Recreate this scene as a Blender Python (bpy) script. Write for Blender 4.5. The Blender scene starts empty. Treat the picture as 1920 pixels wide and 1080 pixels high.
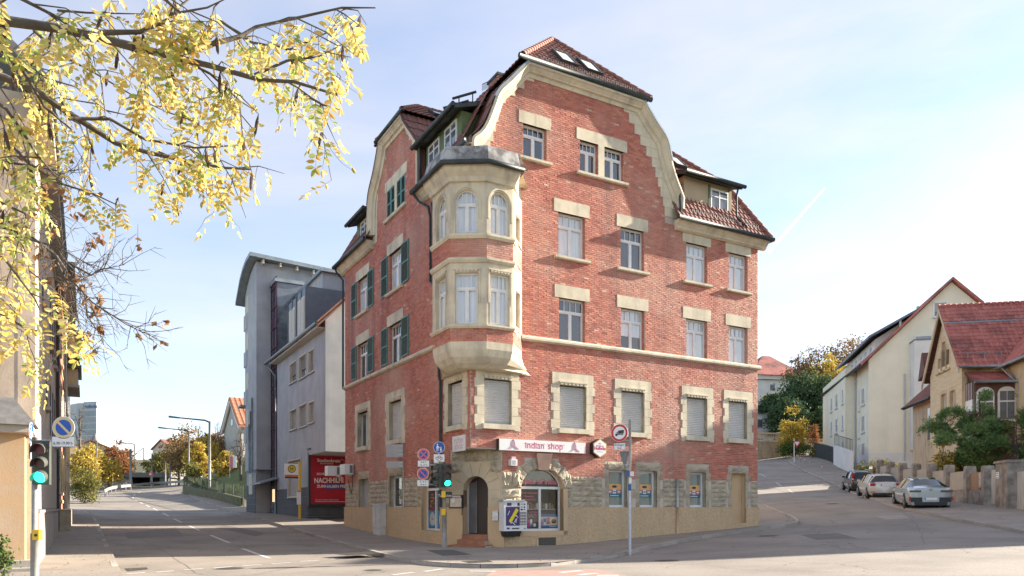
import bpy, bmesh, math, random
import numpy as np
from mathutils import Vector, Matrix
rnd = random.Random(7)
SC = bpy.context.scene
# ---------------------------------------------------------------- camera
FPX, CXP, HYP, EYE = 1411.0, 960.0, 951.0, 1.6      # focal length in photo pixels, centre column, horizon row, eye height
cam = bpy.data.cameras.new('camera'); cam.sensor_width = 36; cam.lens = FPX/1920*36
cam.shift_y = (HYP-540)/1920; cam.clip_start = .05; cam.clip_end = 4000
camo = bpy.data.objects.new('camera', cam); SC.collection.objects.link(camo)
camo.location = (0, 0, EYE); camo.rotation_euler = (math.radians(90), 0, 0); SC.camera = camo
# ---------------------------------------------------------------- sky and sun
SUN_AZ, SUN_EL = 22.0, 21.0          # azimuth counter-clockwise from +X, elevation (degrees)
W = bpy.data.worlds.new('World'); SC.world = W; W.use_nodes = True
def _world():
    nt = W.node_tree; N = nt.nodes; N.clear(); Lk = nt.links
    out = N.new('ShaderNodeOutputWorld'); bg = N.new('ShaderNodeBackground')
    sky = N.new('ShaderNodeTexSky'); sky.sky_type = 'NISHITA'; sky.sun_disc = False
    sky.sun_elevation = math.radians(SUN_EL); sky.sun_rotation = math.radians(90-SUN_AZ)
    sky.air_density = 1.0; sky.dust_density = .35; sky.ozone_density = 3.0
    # thin high cloud veil: pale streaks over the blue, thicker in some places
    tc = N.new('ShaderNodeTexCoord'); mp = N.new('ShaderNodeMapping')
    mp.inputs['Scale'].default_value = (1.1, 1.4, 4.2); mp.inputs['Rotation'].default_value = (0.25, 0.2, 0.3)
    n1 = N.new('ShaderNodeTexNoise'); n1.inputs['Scale'].default_value = 1.5; n1.inputs['Detail'].default_value = 7; n1.inputs['Roughness'].default_value = .52; n1.inputs['Distortion'].default_value = .35
    rp = N.new('ShaderNodeValToRGB'); rp.color_ramp.elements[0].position = .33; rp.color_ramp.elements[0].color = (.34,.34,.34,1)
    rp.color_ramp.elements[1].position = .70; rp.color_ramp.elements[1].color = (.95,.95,.95,1)
    mx = N.new('ShaderNodeMix'); mx.data_type = 'RGBA'
    cl = N.new('ShaderNodeMix'); cl.data_type = 'RGBA'; cl.blend_type = 'MULTIPLY'
    # the veil takes the sky's own brightness, whitened: luminance * white, lifted
    bw = N.new('ShaderNodeRGBToBW'); ma = N.new('ShaderNodeMath'); ma.operation = 'MULTIPLY_ADD'
    ma.inputs[1].default_value = .30; ma.inputs[2].default_value = 2.5
    tint = N.new('ShaderNodeMix'); tint.data_type = 'RGBA'; tint.blend_type = 'MULTIPLY'; tint.inputs[0].default_value = 1
    tint.inputs[6].default_value = (1.05, 1.0, 1.01, 1)
    Lk.new(tc.outputs['Generated'], mp.inputs['Vector']); Lk.new(mp.outputs[0], n1.inputs['Vector']); Lk.new(n1.outputs['Fac'], rp.inputs[0])
    Lk.new(sky.outputs[0], bw.inputs[0]); Lk.new(bw.outputs[0], ma.inputs[0]); Lk.new(ma.outputs[0], tint.inputs[7])
    # the veil is thicker towards the sun; the blue away from it is deeper
    dp = N.new('ShaderNodeVectorMath'); dp.operation = 'DOT_PRODUCT'; dp.inputs[1].default_value = tuple(math.cos(math.radians(SUN_EL))*v for v in (math.cos(math.radians(SUN_AZ)), math.sin(math.radians(SUN_AZ))))+(math.sin(math.radians(SUN_EL)),)
    mr = N.new('ShaderNodeMapRange'); mr.inputs[1].default_value = -.5; mr.inputs[2].default_value = .8; mr.inputs[3].default_value = .55; mr.inputs[4].default_value = 1.0
    fm = N.new('ShaderNodeMath'); fm.operation = 'MULTIPLY'; hs = N.new('ShaderNodeHueSaturation'); hs.inputs['Saturation'].default_value = 1.10; hs.inputs['Value'].default_value = 1.0
    Lk.new(tc.outputs['Generated'], dp.inputs[0]); Lk.new(dp.outputs['Value'], mr.inputs[0]); Lk.new(mr.outputs[0], fm.inputs[1]); Lk.new(rp.outputs[0], fm.inputs[0]); Lk.new(sky.outputs[0], hs.inputs['Color'])
    Lk.new(fm.outputs[0], mx.inputs[0]); Lk.new(hs.outputs[0], mx.inputs[6]); Lk.new(tint.outputs[2], mx.inputs[7])
    Lk.new(mx.outputs[2], bg.inputs[0]); bg.inputs[1].default_value = .082
    Lk.new(bg.outputs[0], out.inputs[0])
_world()
sun = bpy.data.lights.new('sun', 'SUN'); sun.energy = 4.2; sun.angle = math.radians(.53); sun.color = (1, .90, .76)
suno = bpy.data.objects.new('sun', sun); SC.collection.objects.link(suno)
_a, _e = math.radians(SUN_AZ), math.radians(SUN_EL)
SUNV = Vector((math.cos(_e)*math.cos(_a), math.cos(_e)*math.sin(_a), math.sin(_e)))
suno.rotation_euler = SUNV.to_track_quat('Z', 'Y').to_euler(); suno.location = SUNV*300
SC.view_settings.view_transform = 'Standard'; SC.view_settings.look = 'None'; SC.view_settings.gamma = 1
SC.view_settings.exposure = 2.0; SC.view_settings.use_curve_mapping = False
SC.render.engine = 'CYCLES'; SC.cycles.max_bounces = 5; SC.cycles.transparent_max_bounces = 12
SC.cycles.diffuse_bounces = 3; SC.cycles.glossy_bounces = 2; SC.cycles.transmission_bounces = 3; SC.cycles.caustics_reflective = False; SC.cycles.caustics_refractive = False
# ---------------------------------------------------------------- helpers: objects
COL = SC.collection
def props(o, label=None, cat=None, group=None, kind=None):
    if label: o['label'] = label
    if cat: o['category'] = cat
    if group: o['group'] = group
    if kind: o['kind'] = kind
    return o
def adopt(o, parent):
    if parent is not None:
        o.parent = parent
        o.matrix_parent_inverse = Matrix.Translation(-parent.location) if parent.type == 'EMPTY' else Matrix.Identity(4)
def thing(name, label, cat, loc, group=None):
    o = bpy.data.objects.new(name, None); o.empty_display_size = .3; COL.objects.link(o); o.location = loc
    return props(o, label, cat, group)
class Fr:
    """a vertical plane: origin o (x, y), unit direction a along it, unit normal n out of it"""
    def __init__(s, o, a, n=None):
        s.o = Vector((o[0], o[1], 0)); s.a = Vector((a[0], a[1], 0)).normalized()
        s.n = Vector((n[0], n[1], 0)).normalized() if n is not None else Vector((s.a.y, -s.a.x, 0))
    def p(s, u, off, z): return s.o + s.a*u + s.n*off + Vector((0, 0, z))
class MB:
    def __init__(s): s.v = []; s.f = []; s.m = []
    def face(s, pts, mi=0):
        b = len(s.v); s.v += [tuple(p) for p in pts]; s.f.append(tuple(range(b, b+len(pts)))); s.m.append(mi); return s
    def hexa(s, P, mi=0, skip=()):
        """eight corners: 0-3 one side, 4-7 the other, same order"""
        b = len(s.v); s.v += [tuple(p) for p in P]
        for k, q in enumerate(((0,1,2,3),(7,6,5,4),(0,4,5,1),(1,5,6,2),(2,6,7,3),(3,7,4,0))):
            if k in skip: continue
            s.f.append(tuple(b+i for i in q)); s.m.append(mi)
        return s
    def box(s, F, u0, u1, o0, o1, z0, z1, mi=0, skip=()):
        return s.hexa([F.p(u0,o0,z0),F.p(u1,o0,z0),F.p(u1,o0,z1),F.p(u0,o0,z1),F.p(u0,o1,z0),F.p(u1,o1,z0),F.p(u1,o1,z1),F.p(u0,o1,z1)], mi, skip)
    def quad(s, F, u0, u1, z0, z1, off=0, mi=0):
        return s.face([F.p(u0,off,z0),F.p(u1,off,z0),F.p(u1,off,z1),F.p(u0,off,z1)], mi)
    def aabox(s, x0, x1, y0, y1, z0, z1, mi=0): return s.box(Fr((0,0),(1,0),(0,1)), x0, x1, y0, y1, z0, z1, mi)
    def prism(s, F, uz, o0, o1, mi=0):
        """polygon uz in the plane of F, from offset o0 to o1"""
        n = len(uz); A = [F.p(u,o0,z) for u, z in uz]; B = [F.p(u,o1,z) for u, z in uz]
        s.face(A, mi); s.face(B[::-1], mi)
        for i in range(n): s.face([A[i],A[(i+1)%n],B[(i+1)%n],B[i]], mi)
        return s
    def vprism(s, pts, z0, z1, mi=0, cap=True):
        """plan polygon pts (x, y) from z0 to z1"""
        n = len(pts)
        for i in range(n):
            a, b = pts[i], pts[(i+1)%n]; s.face([(a[0],a[1],z0),(b[0],b[1],z0),(b[0],b[1],z1),(a[0],a[1],z1)], mi)
        if cap: s.face([(p[0],p[1],z1) for p in pts], mi); s.face([(p[0],p[1],z0) for p in pts][::-1], mi)
        return s
    def tube(s, pts, r, k=8, mi=0, cap=True):
        pts = [Vector(p) for p in pts]; n = len(pts); rs = r if isinstance(r, (list, tuple)) else [r]*n
        rings = []; ref = None
        for i in range(n):
            t = (pts[min(i+1,n-1)]-pts[max(i-1,0)]).normalized()
            if ref is None: ref = Vector((0,0,1)) if abs(t.z) < .9 else Vector((1,0,0))
            x = t.cross(ref)
            if x.length < 1e-5: x = t.cross(Vector((.3,.9,.1)))
            x.normalize(); y = t.cross(x); ref = x.cross(t) if False else ref
            b = len(s.v)
            for j in range(k):
                a = 2*math.pi*j/k; s.v.append(tuple(pts[i]+(x*math.cos(a)+y*math.sin(a))*rs[i]))
            rings.append(b)
        for i in range(n-1):
            for j in range(k):
                s.f.append((rings[i]+j, rings[i]+(j+1)%k, rings[i+1]+(j+1)%k, rings[i+1]+j)); s.m.append(mi)
        if cap:
            s.f.append(tuple(rings[0]+j for j in range(k))); s.m.append(mi); s.f.append(tuple(rings[-1]+j for j in range(k))[::-1]); s.m.append(mi)
        return s
    def disc(s, c, nrm, r, k=24, t=.004, mi=0, mi_side=None, r0=0):
        """flat disc (or ring when r0) of thickness t standing at c, facing nrm"""
        c = Vector(c); nrm = Vector(nrm).normalized(); x = Vector((0,0,1)).cross(nrm)
        if x.length < 1e-4: x = Vector((1,0,0))
        x.normalize(); y = nrm.cross(x)
        R_ = [c+(x*math.cos(2*math.pi*j/k)+y*math.sin(2*math.pi*j/k))*r for j in range(k)]
        if r0 <= 0:
            s.face([p+nrm*t for p in R_], mi); s.face(R_[::-1], mi if mi_side is None else mi_side)
        else:
            Q = [c+(x*math.cos(2*math.pi*j/k)+y*math.sin(2*math.pi*j/k))*r0 for j in range(k)]
            for j in range(k):
                i = (j+1)%k; s.face([R_[j]+nrm*t,R_[i]+nrm*t,Q[i]+nrm*t,Q[j]+nrm*t], mi)
        for j in range(k):
            i = (j+1)%k; s.face([R_[j],R_[i],R_[i]+nrm*t,R_[j]+nrm*t], mi if mi_side is None else mi_side)
        return s
    def build(s, name, mats, parent=None, smooth=False, label=None, cat=None, group=None, kind=None):
        me = bpy.data.meshes.new(name); me.from_pydata(s.v, [], s.f)
        for m in (mats if isinstance(mats, (list, tuple)) else [mats]): me.materials.append(m)
        if any(s.m): me.polygons.foreach_set('material_index', s.m)
        if smooth: me.polygons.foreach_set('use_smooth', [True]*len(me.polygons))
        me.update()
        o = bpy.data.objects.new(name, me); COL.objects.link(o); adopt(o, parent)
        return props(o, label, cat, group, kind)
def fix(o, merge=.0005):
    """weld and make normals consistent"""
    bm = bmesh.new(); bm.from_mesh(o.data); bmesh.ops.remove_doubles(bm, verts=bm.verts, dist=merge)
    bmesh.ops.recalc_face_normals(bm, faces=bm.faces); bm.to_mesh(o.data); bm.free(); return o
def copy_tree(o, parent=None):
    c = o.copy(); COL.objects.link(c)
    if parent is not None: c.parent = parent
    for ch in o.children: copy_tree(ch, c)
    return c
def text(name, body, F, u, z, size, off, mat, parent=None, align='LEFT', shear=0, ext=.002, sx=1, bold=0, rot=0):
    """flat lettering on the plane of F (reads left to right as seen from outside)"""
    cu = bpy.data.curves.new(name, 'FONT'); cu.body = body; cu.size = size; cu.align_x = align; cu.extrude = ext; cu.shear = shear; cu.offset = bold; cu.resolution_u = 3
    tmp = bpy.data.objects.new(name, cu); COL.objects.link(tmp)
    me = bpy.data.meshes.new_from_object(tmp.evaluated_get(bpy.context.evaluated_depsgraph_get()))
    bpy.data.objects.remove(tmp); bpy.data.curves.remove(cu)
    right = Vector((0,0,1)).cross(F.n)          # reader's right when facing the plane
    X = right*sx; Y = Vector((0,0,1)); ca, sa = math.cos(rot), math.sin(rot)
    o0 = F.p(u, off, z)
    for v in me.vertices:
        x, y = v.co.x*ca-v.co.y*sa, v.co.x*sa+v.co.y*ca
        v.co = o0 + X*x + Y*y + F.n*v.co.z
    me.materials.clear(); me.materials.append(mat)
    o = bpy.data.objects.new(name, me); COL.objects.link(o); adopt(o, parent); return o
# ---------------------------------------------------------------- helpers: materials
M = {}
def srgb(r, g, b):
    f = lambda c: (c/255/12.92) if c/255 <= .04045 else ((c/255+.055)/1.055)**2.4
    return (f(r), f(g), f(b))
def pm(name, c1, c2=None, scale=3, rough=.8, bump=0, bscale=40, metal=0, detail=5, lo=.35, hi=.65, dirt=None, dscale=.6, damt=.5, coat=0, spec=.5, stretch=(1,1,1), bdist=.01, rand=None, emis=None, streak=None):
    """Principled with two noise-mixed colours, an optional large-scale dirt colour, bump and random value per island / object"""
    m = bpy.data.materials.new(name); m.use_nodes = True; nt = m.node_tree; N = nt.nodes; Lk = nt.links; P = N['Principled BSDF']
    P.inputs['Roughness'].default_value = rough; P.inputs['Metallic'].default_value = metal; P.inputs['Specular IOR Level'].default_value = spec
    if coat: P.inputs['Coat Weight'].default_value = coat; P.inputs['Coat Roughness'].default_value = .06
    P.inputs['Base Color'].default_value = (*c1, 1)
    tc = N.new('ShaderNodeTexCoord'); mp = N.new('ShaderNodeMapping'); mp.inputs['Scale'].default_value = stretch; Lk.new(tc.outputs['Object'], mp.inputs[0])
    col = None
    if c2 is not None:
        n = N.new('ShaderNodeTexNoise'); n.inputs['Scale'].default_value = scale; n.inputs['Detail'].default_value = detail; Lk.new(mp.outputs[0], n.inputs['Vector'])
        r = N.new('ShaderNodeValToRGB'); r.color_ramp.elements[0].position = lo; r.color_ramp.elements[1].position = hi
        r.color_ramp.elements[0].color = (*c1, 1); r.color_ramp.elements[1].color = (*c2, 1); Lk.new(n.outputs['Fac'], r.inputs[0]); col = r.outputs[0]
    if rand is not None:          # rand = ('island'|'object', [(pos, colour), ...])
        r = N.new('ShaderNodeValToRGB'); r.color_ramp.interpolation = 'CONSTANT' if len(rand) > 2 and rand[2] else 'LINEAR'
        el = r.color_ramp.elements
        while len(el) < len(rand[1]): el.new(.5)
        for e, (ps, c) in zip(el, rand[1]): e.position = ps; e.color = (*c, 1)
        if rand[0] == 'island': g = N.new('ShaderNodeNewGeometry'); Lk.new(g.outputs['Random Per Island'], r.inputs[0])
        else: g = N.new('ShaderNodeObjectInfo'); Lk.new(g.outputs['Random'], r.inputs[0])
        if col is None: col = r.outputs[0]
        else:
            x = N.new('ShaderNodeMix'); x.data_type = 'RGBA'; x.inputs[0].default_value = .65; Lk.new(col, x.inputs[6]); Lk.new(r.outputs[0], x.inputs[7]); col = x.outputs[2]
    if dirt is not None:
        n = N.new('ShaderNodeTexNoise'); n.inputs['Scale'].default_value = dscale; n.inputs['Detail'].default_value = 6; n.inputs['Roughness'].default_value = .62; Lk.new(mp.outputs[0], n.inputs['Vector'])
        r = N.new('ShaderNodeValToRGB'); r.color_ramp.elements[0].position = .45; r.color_ramp.elements[1].position = .72
        r.color_ramp.elements[0].color = (0,0,0,1); r.color_ramp.elements[1].color = (damt,damt,damt,1); Lk.new(n.outputs['Fac'], r.inputs[0])
        x = N.new('ShaderNodeMix'); x.data_type = 'RGBA'; Lk.new(r.outputs[0], x.inputs[0]); x.inputs[7].default_value = (*dirt, 1)
        if col is None: x.inputs[6].default_value = (*c1, 1)
        else: Lk.new(col, x.inputs[6])
        col = x.outputs[2]
    if streak is not None:        # rain-washed vertical streaks: (colour, amount, frequency)
        m2 = N.new('ShaderNodeMapping'); m2.inputs['Scale'].default_value = (streak[2], streak[2], streak[2]*.09); Lk.new(tc.outputs['Object'], m2.inputs[0])
        n = N.new('ShaderNodeTexNoise'); n.inputs['Scale'].default_value = 1; n.inputs['Detail'].default_value = 7; n.inputs['Roughness'].default_value = .6; Lk.new(m2.outputs[0], n.inputs['Vector'])
        r = N.new('ShaderNodeValToRGB'); r.color_ramp.elements[0].position = .50; r.color_ramp.elements[1].position = .74; r.color_ramp.elements[0].color = (0,0,0,1); r.color_ramp.elements[1].color = (streak[1],)*3+(1,); Lk.new(n.outputs['Fac'], r.inputs[0])
        x = N.new('ShaderNodeMix'); x.data_type = 'RGBA'; Lk.new(r.outputs[0], x.inputs[0]); x.inputs[7].default_value = (*streak[0], 1)
        if col is None: x.inputs[6].default_value = (*c1, 1)
        else: Lk.new(col, x.inputs[6])
        col = x.outputs[2]
    if col is not None: Lk.new(col, P.inputs['Base Color'])
    if bump:
        n = N.new('ShaderNodeTexNoise'); n.inputs['Scale'].default_value = bscale; n.inputs['Detail'].default_value = 4; Lk.new(mp.outputs[0], n.inputs['Vector'])
        b = N.new('ShaderNodeBump'); b.inputs['Strength'].default_value = bump; b.inputs['Distance'].default_value = bdist; Lk.new(n.outputs['Fac'], b.inputs['Height']); Lk.new(b.outputs[0], P.inputs['Normal'])
    if emis: P.inputs['Emission Color'].default_value = (*emis[0], 1); P.inputs['Emission Strength'].default_value = emis[1]
    M[name] = m; return m
def glass(name, tint=(.85,.9,.92), refl=1.0, rough=.02):
    """window glass: clear with Fresnel reflection"""
    m = bpy.data.materials.new(name); m.use_nodes = True; nt = m.node_tree; N = nt.nodes; Lk = nt.links; N.clear()
    o = N.new('ShaderNodeOutputMaterial'); t = N.new('ShaderNodeBsdfTransparent'); g = N.new('ShaderNodeBsdfGlossy'); x = N.new('ShaderNodeMixShader'); f = N.new('ShaderNodeLayerWeight'); pw = N.new('ShaderNodeMath'); pw.operation = 'POWER'; pw.inputs[1].default_value = 4.0; ad = N.new('ShaderNodeMath'); ad.operation = 'MULTIPLY_ADD'; ad.inputs[1].default_value = .8; ad.inputs[2].default_value = .13
    t.inputs[0].default_value = (*tint, 1); g.inputs['Roughness'].default_value = rough; g.inputs[0].default_value = (refl,refl,refl,1)
    Lk.new(f.outputs['Facing'], pw.inputs[0]); Lk.new(pw.outputs[0], ad.inputs[0]); Lk.new(ad.outputs[0], x.inputs[0]); Lk.new(t.outputs[0], x.inputs[1]); Lk.new(g.outputs[0], x.inputs[2]); Lk.new(x.outputs[0], o.inputs[0]); M[name] = m; return m
BR = [(0,(.34,.105,.075)),(.14,(.48,.165,.110)),(.34,(.55,.190,.125)),(.5,(.52,.150,.112)),(.66,(.60,.255,.155)),(.84,(.43,.140,.105)),(.955,(.55,.215,.145)),(.985,(.66,.56,.42))]
pm('brick', (.48,.148,.10), (.57,.215,.145), 1.1, .78, .35, 60, rand=('island', BR, True), dirt=(.60,.38,.29), dscale=.24, damt=.8, streak=((.24,.10,.085), .62, 1.1))
pm('brick_one', (.48,.148,.10), (.57,.215,.145), 1.1, .78, .35, 60, rand=('object', BR, True), dirt=(.60,.38,.29), dscale=.24, damt=.8, streak=((.24,.10,.085), .62, 1.1))
pm('mortar', (.50,.41,.34), (.60,.50,.42), 2, .95, .3, 120)
pm('stone', (.72,.63,.46), (.64,.56,.41), 1.3, .85, .3, 50, dirt=(.42,.37,.29), dscale=1.5, damt=.7, streak=((.24,.21,.17), .55, 2.6))
pm('stone_warm', (.62,.51,.35), (.54,.44,.295), 1.6, .85, .2, 60, dirt=(.34,.27,.18), dscale=1.3, damt=.4)
pm('rubble', (.50,.42,.30), (.36,.30,.215), 4, .9, .9, 16, dirt=(.22,.19,.14), dscale=2.2, damt=.7, rand=('object', [(0,(.44,.37,.26)),(.5,(.56,.47,.33)),(1,(.48,.42,.32))]), bdist=.05)
pm('render_tan', (.68,.49,.295), (.54,.385,.225), 11, .95, 1.0, 22, dirt=(.42,.33,.22), dscale=.5, damt=.45, bdist=.04, streak=((.36,.27,.18), .35, .9))
pm('render_smooth', (.64,.455,.27), (.58,.41,.24), 1.5, .9, .1, 60)
pm('paint_white', (.78,.78,.76), (.70,.70,.68), 3, .45)
pm('window_white', (.80,.79,.76), (.72,.71,.69), 4, .4)
pm('paint_grey', (.45,.46,.46), (.38,.39,.39), 5, .5)
pm('gutter', (.028,.036,.036), (.05,.06,.058), 3, .55, .1, 30, metal=.2)
pm('zinc', (.22,.26,.28), (.30,.34,.36), 2.5, .5, .1, 20, metal=.45)
pm('lead', (.46,.44,.41), (.14,.132,.126), 2.4, .75, .4, 14, dirt=(.42,.41,.39), dscale=3, damt=.7, lo=.40, hi=.56)
TL = [(0,(.14,.062,.050)),(.3,(.215,.088,.066)),(.55,(.26,.108,.080)),(.8,(.18,.078,.062)),(1,(.32,.145,.11))]
pm('roof_tile', (.18,.075,.06), (.24,.10,.078), .8, .75, .2, 40, rand=('island', TL))
pm('roof_base', (.10,.045,.04), (.14,.06,.05), 2, .9)
pm('ridge_tile', (.33,.145,.10), (.24,.10,.075), 4, .8)
pm('shutter_green', (.055,.115,.085), (.07,.14,.105), 3, .6)
pm('shutter_edge', (.085,.24,.215), (.10,.28,.25), 3, .55)
pm('roller', (.62,.60,.565), (.55,.53,.50), 2, .55, .1, 90)
pm('curtain_or_dark', (.86,.86,.84), (.74,.75,.75), 9, .9, stretch=(1,1,.08))
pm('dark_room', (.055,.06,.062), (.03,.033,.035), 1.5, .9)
glass('glass', (.97,.98,.98)); glass('glass_shop', (.97,.98,.98), .7)
pm('wood_door', (.045,.022,.016), (.028,.014,.011), 2.5, .45, .1, 30, stretch=(1,1,.2))
pm('step_tile', (.40,.17,.095), (.30,.125,.07), 3, .7, .2, 50, rand=('object', [(0,(.42,.19,.11)),(1,(.30,.12,.07))]))
pm('steel', (.52,.53,.54), (.42,.43,.44), 12, .4, .05, 60, metal=.45)
pm('black', (.02,.02,.022), (.03,.03,.032), 4, .5)
pm('dark_metal', (.035,.045,.045), (.06,.07,.07), 5, .55, metal=.3)
pm('white', (.80,.80,.79)); pm('red', (.55,.025,.03), rough=.5); pm('blue', (.012,.09,.42), rough=.45); pm('yellow', (.80,.50,.02), rough=.5); pm('sign_back', (.17,.18,.18), (.21,.22,.22), 6, .55, metal=.4)
pm('asphalt', (.285,.250,.212), (.200,.176,.150), .42, .9, .5, 130, detail=9, dirt=(.32,.28,.235), dscale=.28, damt=.7, bdist=.006)
pm('asphalt_walk', (.29,.250,.208), (.235,.203,.170), .8, .92, .45, 110, detail=9, dirt=(.34,.298,.25), dscale=.45, damt=.6, bdist=.006)
def cracks(m, scale, amt, w):
    """fine crack network and tyre-polished tone over an asphalt material"""
    nt = m.node_tree; N = nt.nodes; Lk = nt.links; P = N['Principled BSDF']; src = P.inputs['Base Color'].links[0].from_socket; tc = next(n for n in N if n.type == 'TEX_COORD')
    ns = N.new('ShaderNodeTexNoise'); ns.inputs['Scale'].default_value = 1.3; ns.inputs['Detail'].default_value = 5; mx = N.new('ShaderNodeVectorMath'); mx.operation = 'MULTIPLY_ADD'; mx.inputs[1].default_value = (.9,.9,.9)
    Lk.new(tc.outputs['Object'], ns.inputs['Vector']); Lk.new(ns.outputs['Color'], mx.inputs[0]); Lk.new(tc.outputs['Object'], mx.inputs[2])
    v = N.new('ShaderNodeTexVoronoi'); v.feature = 'DISTANCE_TO_EDGE'; v.inputs['Scale'].default_value = scale; Lk.new(mx.outputs[0], v.inputs['Vector'])
    r = N.new('ShaderNodeValToRGB'); r.color_ramp.elements[0].position = 0; r.color_ramp.elements[1].position = w; r.color_ramp.elements[0].color = (amt,amt,amt,1); r.color_ramp.elements[1].color = (0,0,0,1); Lk.new(v.outputs['Distance'], r.inputs[0])
    k = N.new('ShaderNodeTexNoise'); k.inputs['Scale'].default_value = .22; kr = N.new('ShaderNodeValToRGB'); kr.color_ramp.elements[0].position = .48; kr.color_ramp.elements[1].position = .56; Lk.new(tc.outputs['Object'], k.inputs['Vector']); Lk.new(k.outputs['Fac'], kr.inputs[0])
    mu = N.new('ShaderNodeMath'); mu.operation = 'MULTIPLY'; Lk.new(r.outputs[0], mu.inputs[0]); Lk.new(kr.outputs[0], mu.inputs[1])
    x = N.new('ShaderNodeMix'); x.data_type = 'RGBA'; Lk.new(mu.outputs[0], x.inputs[0]); Lk.new(src, x.inputs[6]); x.inputs[7].default_value = (.07,.065,.06,1)
    # aggregate speckle
    sp = N.new('ShaderNodeTexNoise'); sp.inputs['Scale'].default_value = 26; sp.inputs['Detail'].default_value = 3; sr = N.new('ShaderNodeValToRGB'); sr.color_ramp.elements[0].position = .3; sr.color_ramp.elements[1].position = .7; sr.color_ramp.elements[0].color = (.78,.78,.78,1); sr.color_ramp.elements[1].color = (1.18,1.17,1.15,1); Lk.new(tc.outputs['Object'], sp.inputs['Vector']); Lk.new(sp.outputs['Fac'], sr.inputs[0])
    y = N.new('ShaderNodeMix'); y.data_type = 'RGBA'; y.blend_type = 'MULTIPLY'; y.inputs[0].default_value = 1; Lk.new(x.outputs[2], y.inputs[6]); Lk.new(sr.outputs[0], y.inputs[7]); Lk.new(y.outputs[2], P.inputs['Base Color'])
cracks(M['asphalt'], .42, .75, .012); cracks(M['asphalt_walk'], .7, .6, .012)
pm('kerb', (.40,.365,.32), (.30,.275,.245), 6, .9, .5, 40, rand=('object', [(0,(.30,.28,.25)),(1,(.44,.40,.35))]))
pm('marking', (.62,.61,.58), (.40,.385,.36), 14, .8, .2, 60, detail=9, lo=.42, hi=.70)
pm('earth', (.085,.075,.04), (.06,.075,.025), .5, .95, .5, 8)
# ================================================================ terrain
CTRL = [(0,0,-.05),(-14,0,-.1),(14,0,.15),(0,17.5,0),(-9,17.5,-.04),(-1.5,27.5,0),(-4.68,33.07,.10),(-9,40.7,.46),(-12.9,47.5,.76),(-17.5,55.8,1.03),(-23.7,66.6,1.41),
 (-12.9,21.1,.03),(-20.2,34.1,.45),(-32.6,55.9,1.2),(-38,85,2.9),(-45.8,105,4.5),(-45,80,2.6),(-58,92,3.4),(-36,68,1.6),(-55,130,5.6),(-85,130,5.5),(-26,95,6.5),(-20,115,10),(-100,200,8),(-10,150,14),(-60,170,8),
 (2.7,28.9,.04),(11.3,34.8,.64),(6.85,28.4,.32),(4,24.5,.06),(14.8,21.8,.55),(18.2,27,.8),(19.3,35,1.37),(21.5,44,1.98),(24,53,2.5),(30.8,82,6.4),(25,40,1.75),(12,45,1.4),(17,60,3.0),
 (36.3,76,5.3),(27,92,6.9),(16,100,7.4),(40,100,9),(45,60,5),(40,30,2.4),(60,20,3),(50,145,19),(20,150,17),(30,122,11),(80,120,20),(100,60,12),(0,110,9),(-5,70,4),
 (-300,300,14),(0,400,40),(300,300,45),(300,0,25),(-300,0,0),(0,-200,-2),(-300,150,6),(200,-150,6)]
_P = np.array([c[:2] for c in CTRL], float)/100; _Z = np.array([c[2] for c in CTRL], float)
def _U(r2): return r2*np.log(r2+1e-12)
_n = len(CTRL); _K = _U(((_P[:,None]-_P[None])**2).sum(-1)) + np.eye(_n)*1e-5
_A = np.zeros((_n+3,_n+3)); _A[:_n,:_n] = _K; _A[:_n,_n] = 1; _A[:_n,_n+1:] = _P; _A[_n,:_n] = 1; _A[_n+1:,:_n] = _P.T
_S = np.linalg.solve(_A, np.concatenate([_Z, [0,0,0]]))
def HN(xy):
    q = np.asarray(xy, float)/100; return _U(((q[:,None]-_P[None])**2).sum(-1))@_S[:_n] + _S[_n] + q@_S[_n+1:]
def H(x, y): return float(HN([(x, y)])[0])
def ray(px, py):
    return Vector(((px-CXP)/FPX, 1, (HYP-py)/FPX))
def gnd(px, py, y0=8, y1=220, dz=0):
    """point of the terrain seen at photo pixel (px, py)"""
    d = ray(px, py); Y = np.linspace(y0, y1, 1600); g = HN(np.stack([d.x*Y, Y], 1))+dz; r = EYE+d.z*Y
    i = np.nonzero(r <= g)[0]
    k = i[0] if len(i) else len(Y)-1
    return Vector((d.x*Y[k], Y[k], g[k]))
def at(px, py, Y):
    d = ray(px, py); return Vector((d.x*Y, Y, EYE+d.z*Y))
def sheet(xs, ys, dz):
    X, Y = np.meshgrid(xs, ys); Z = HN(np.stack([X.ravel(), Y.ravel()], 1))+dz
    mb = MB(); mb.v = list(zip(X.ravel().tolist(), Y.ravel().tolist(), Z.tolist())); nx = len(xs)
    for j in range(len(ys)-1):
        for i in range(nx-1): mb.f.append((j*nx+i, j*nx+i+1, (j+1)*nx+i+1, (j+1)*nx+i)); mb.m.append(0)
    return mb
g1 = np.concatenate([np.linspace(-900,-120,24), np.linspace(-110,130,61), np.linspace(140,900,24)])
g2 = np.concatenate([np.linspace(-200,-10,8), np.linspace(0,180,61), np.linspace(195,1400,30)])
sheet(g1, g2, -.10).build('ground', M['earth'], kind='structure', smooth=True)
sheet(np.arange(-62,40.1,.75), np.arange(-6,112,.75), 0).build('road', M['asphalt'], kind='structure', smooth=True)
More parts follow.
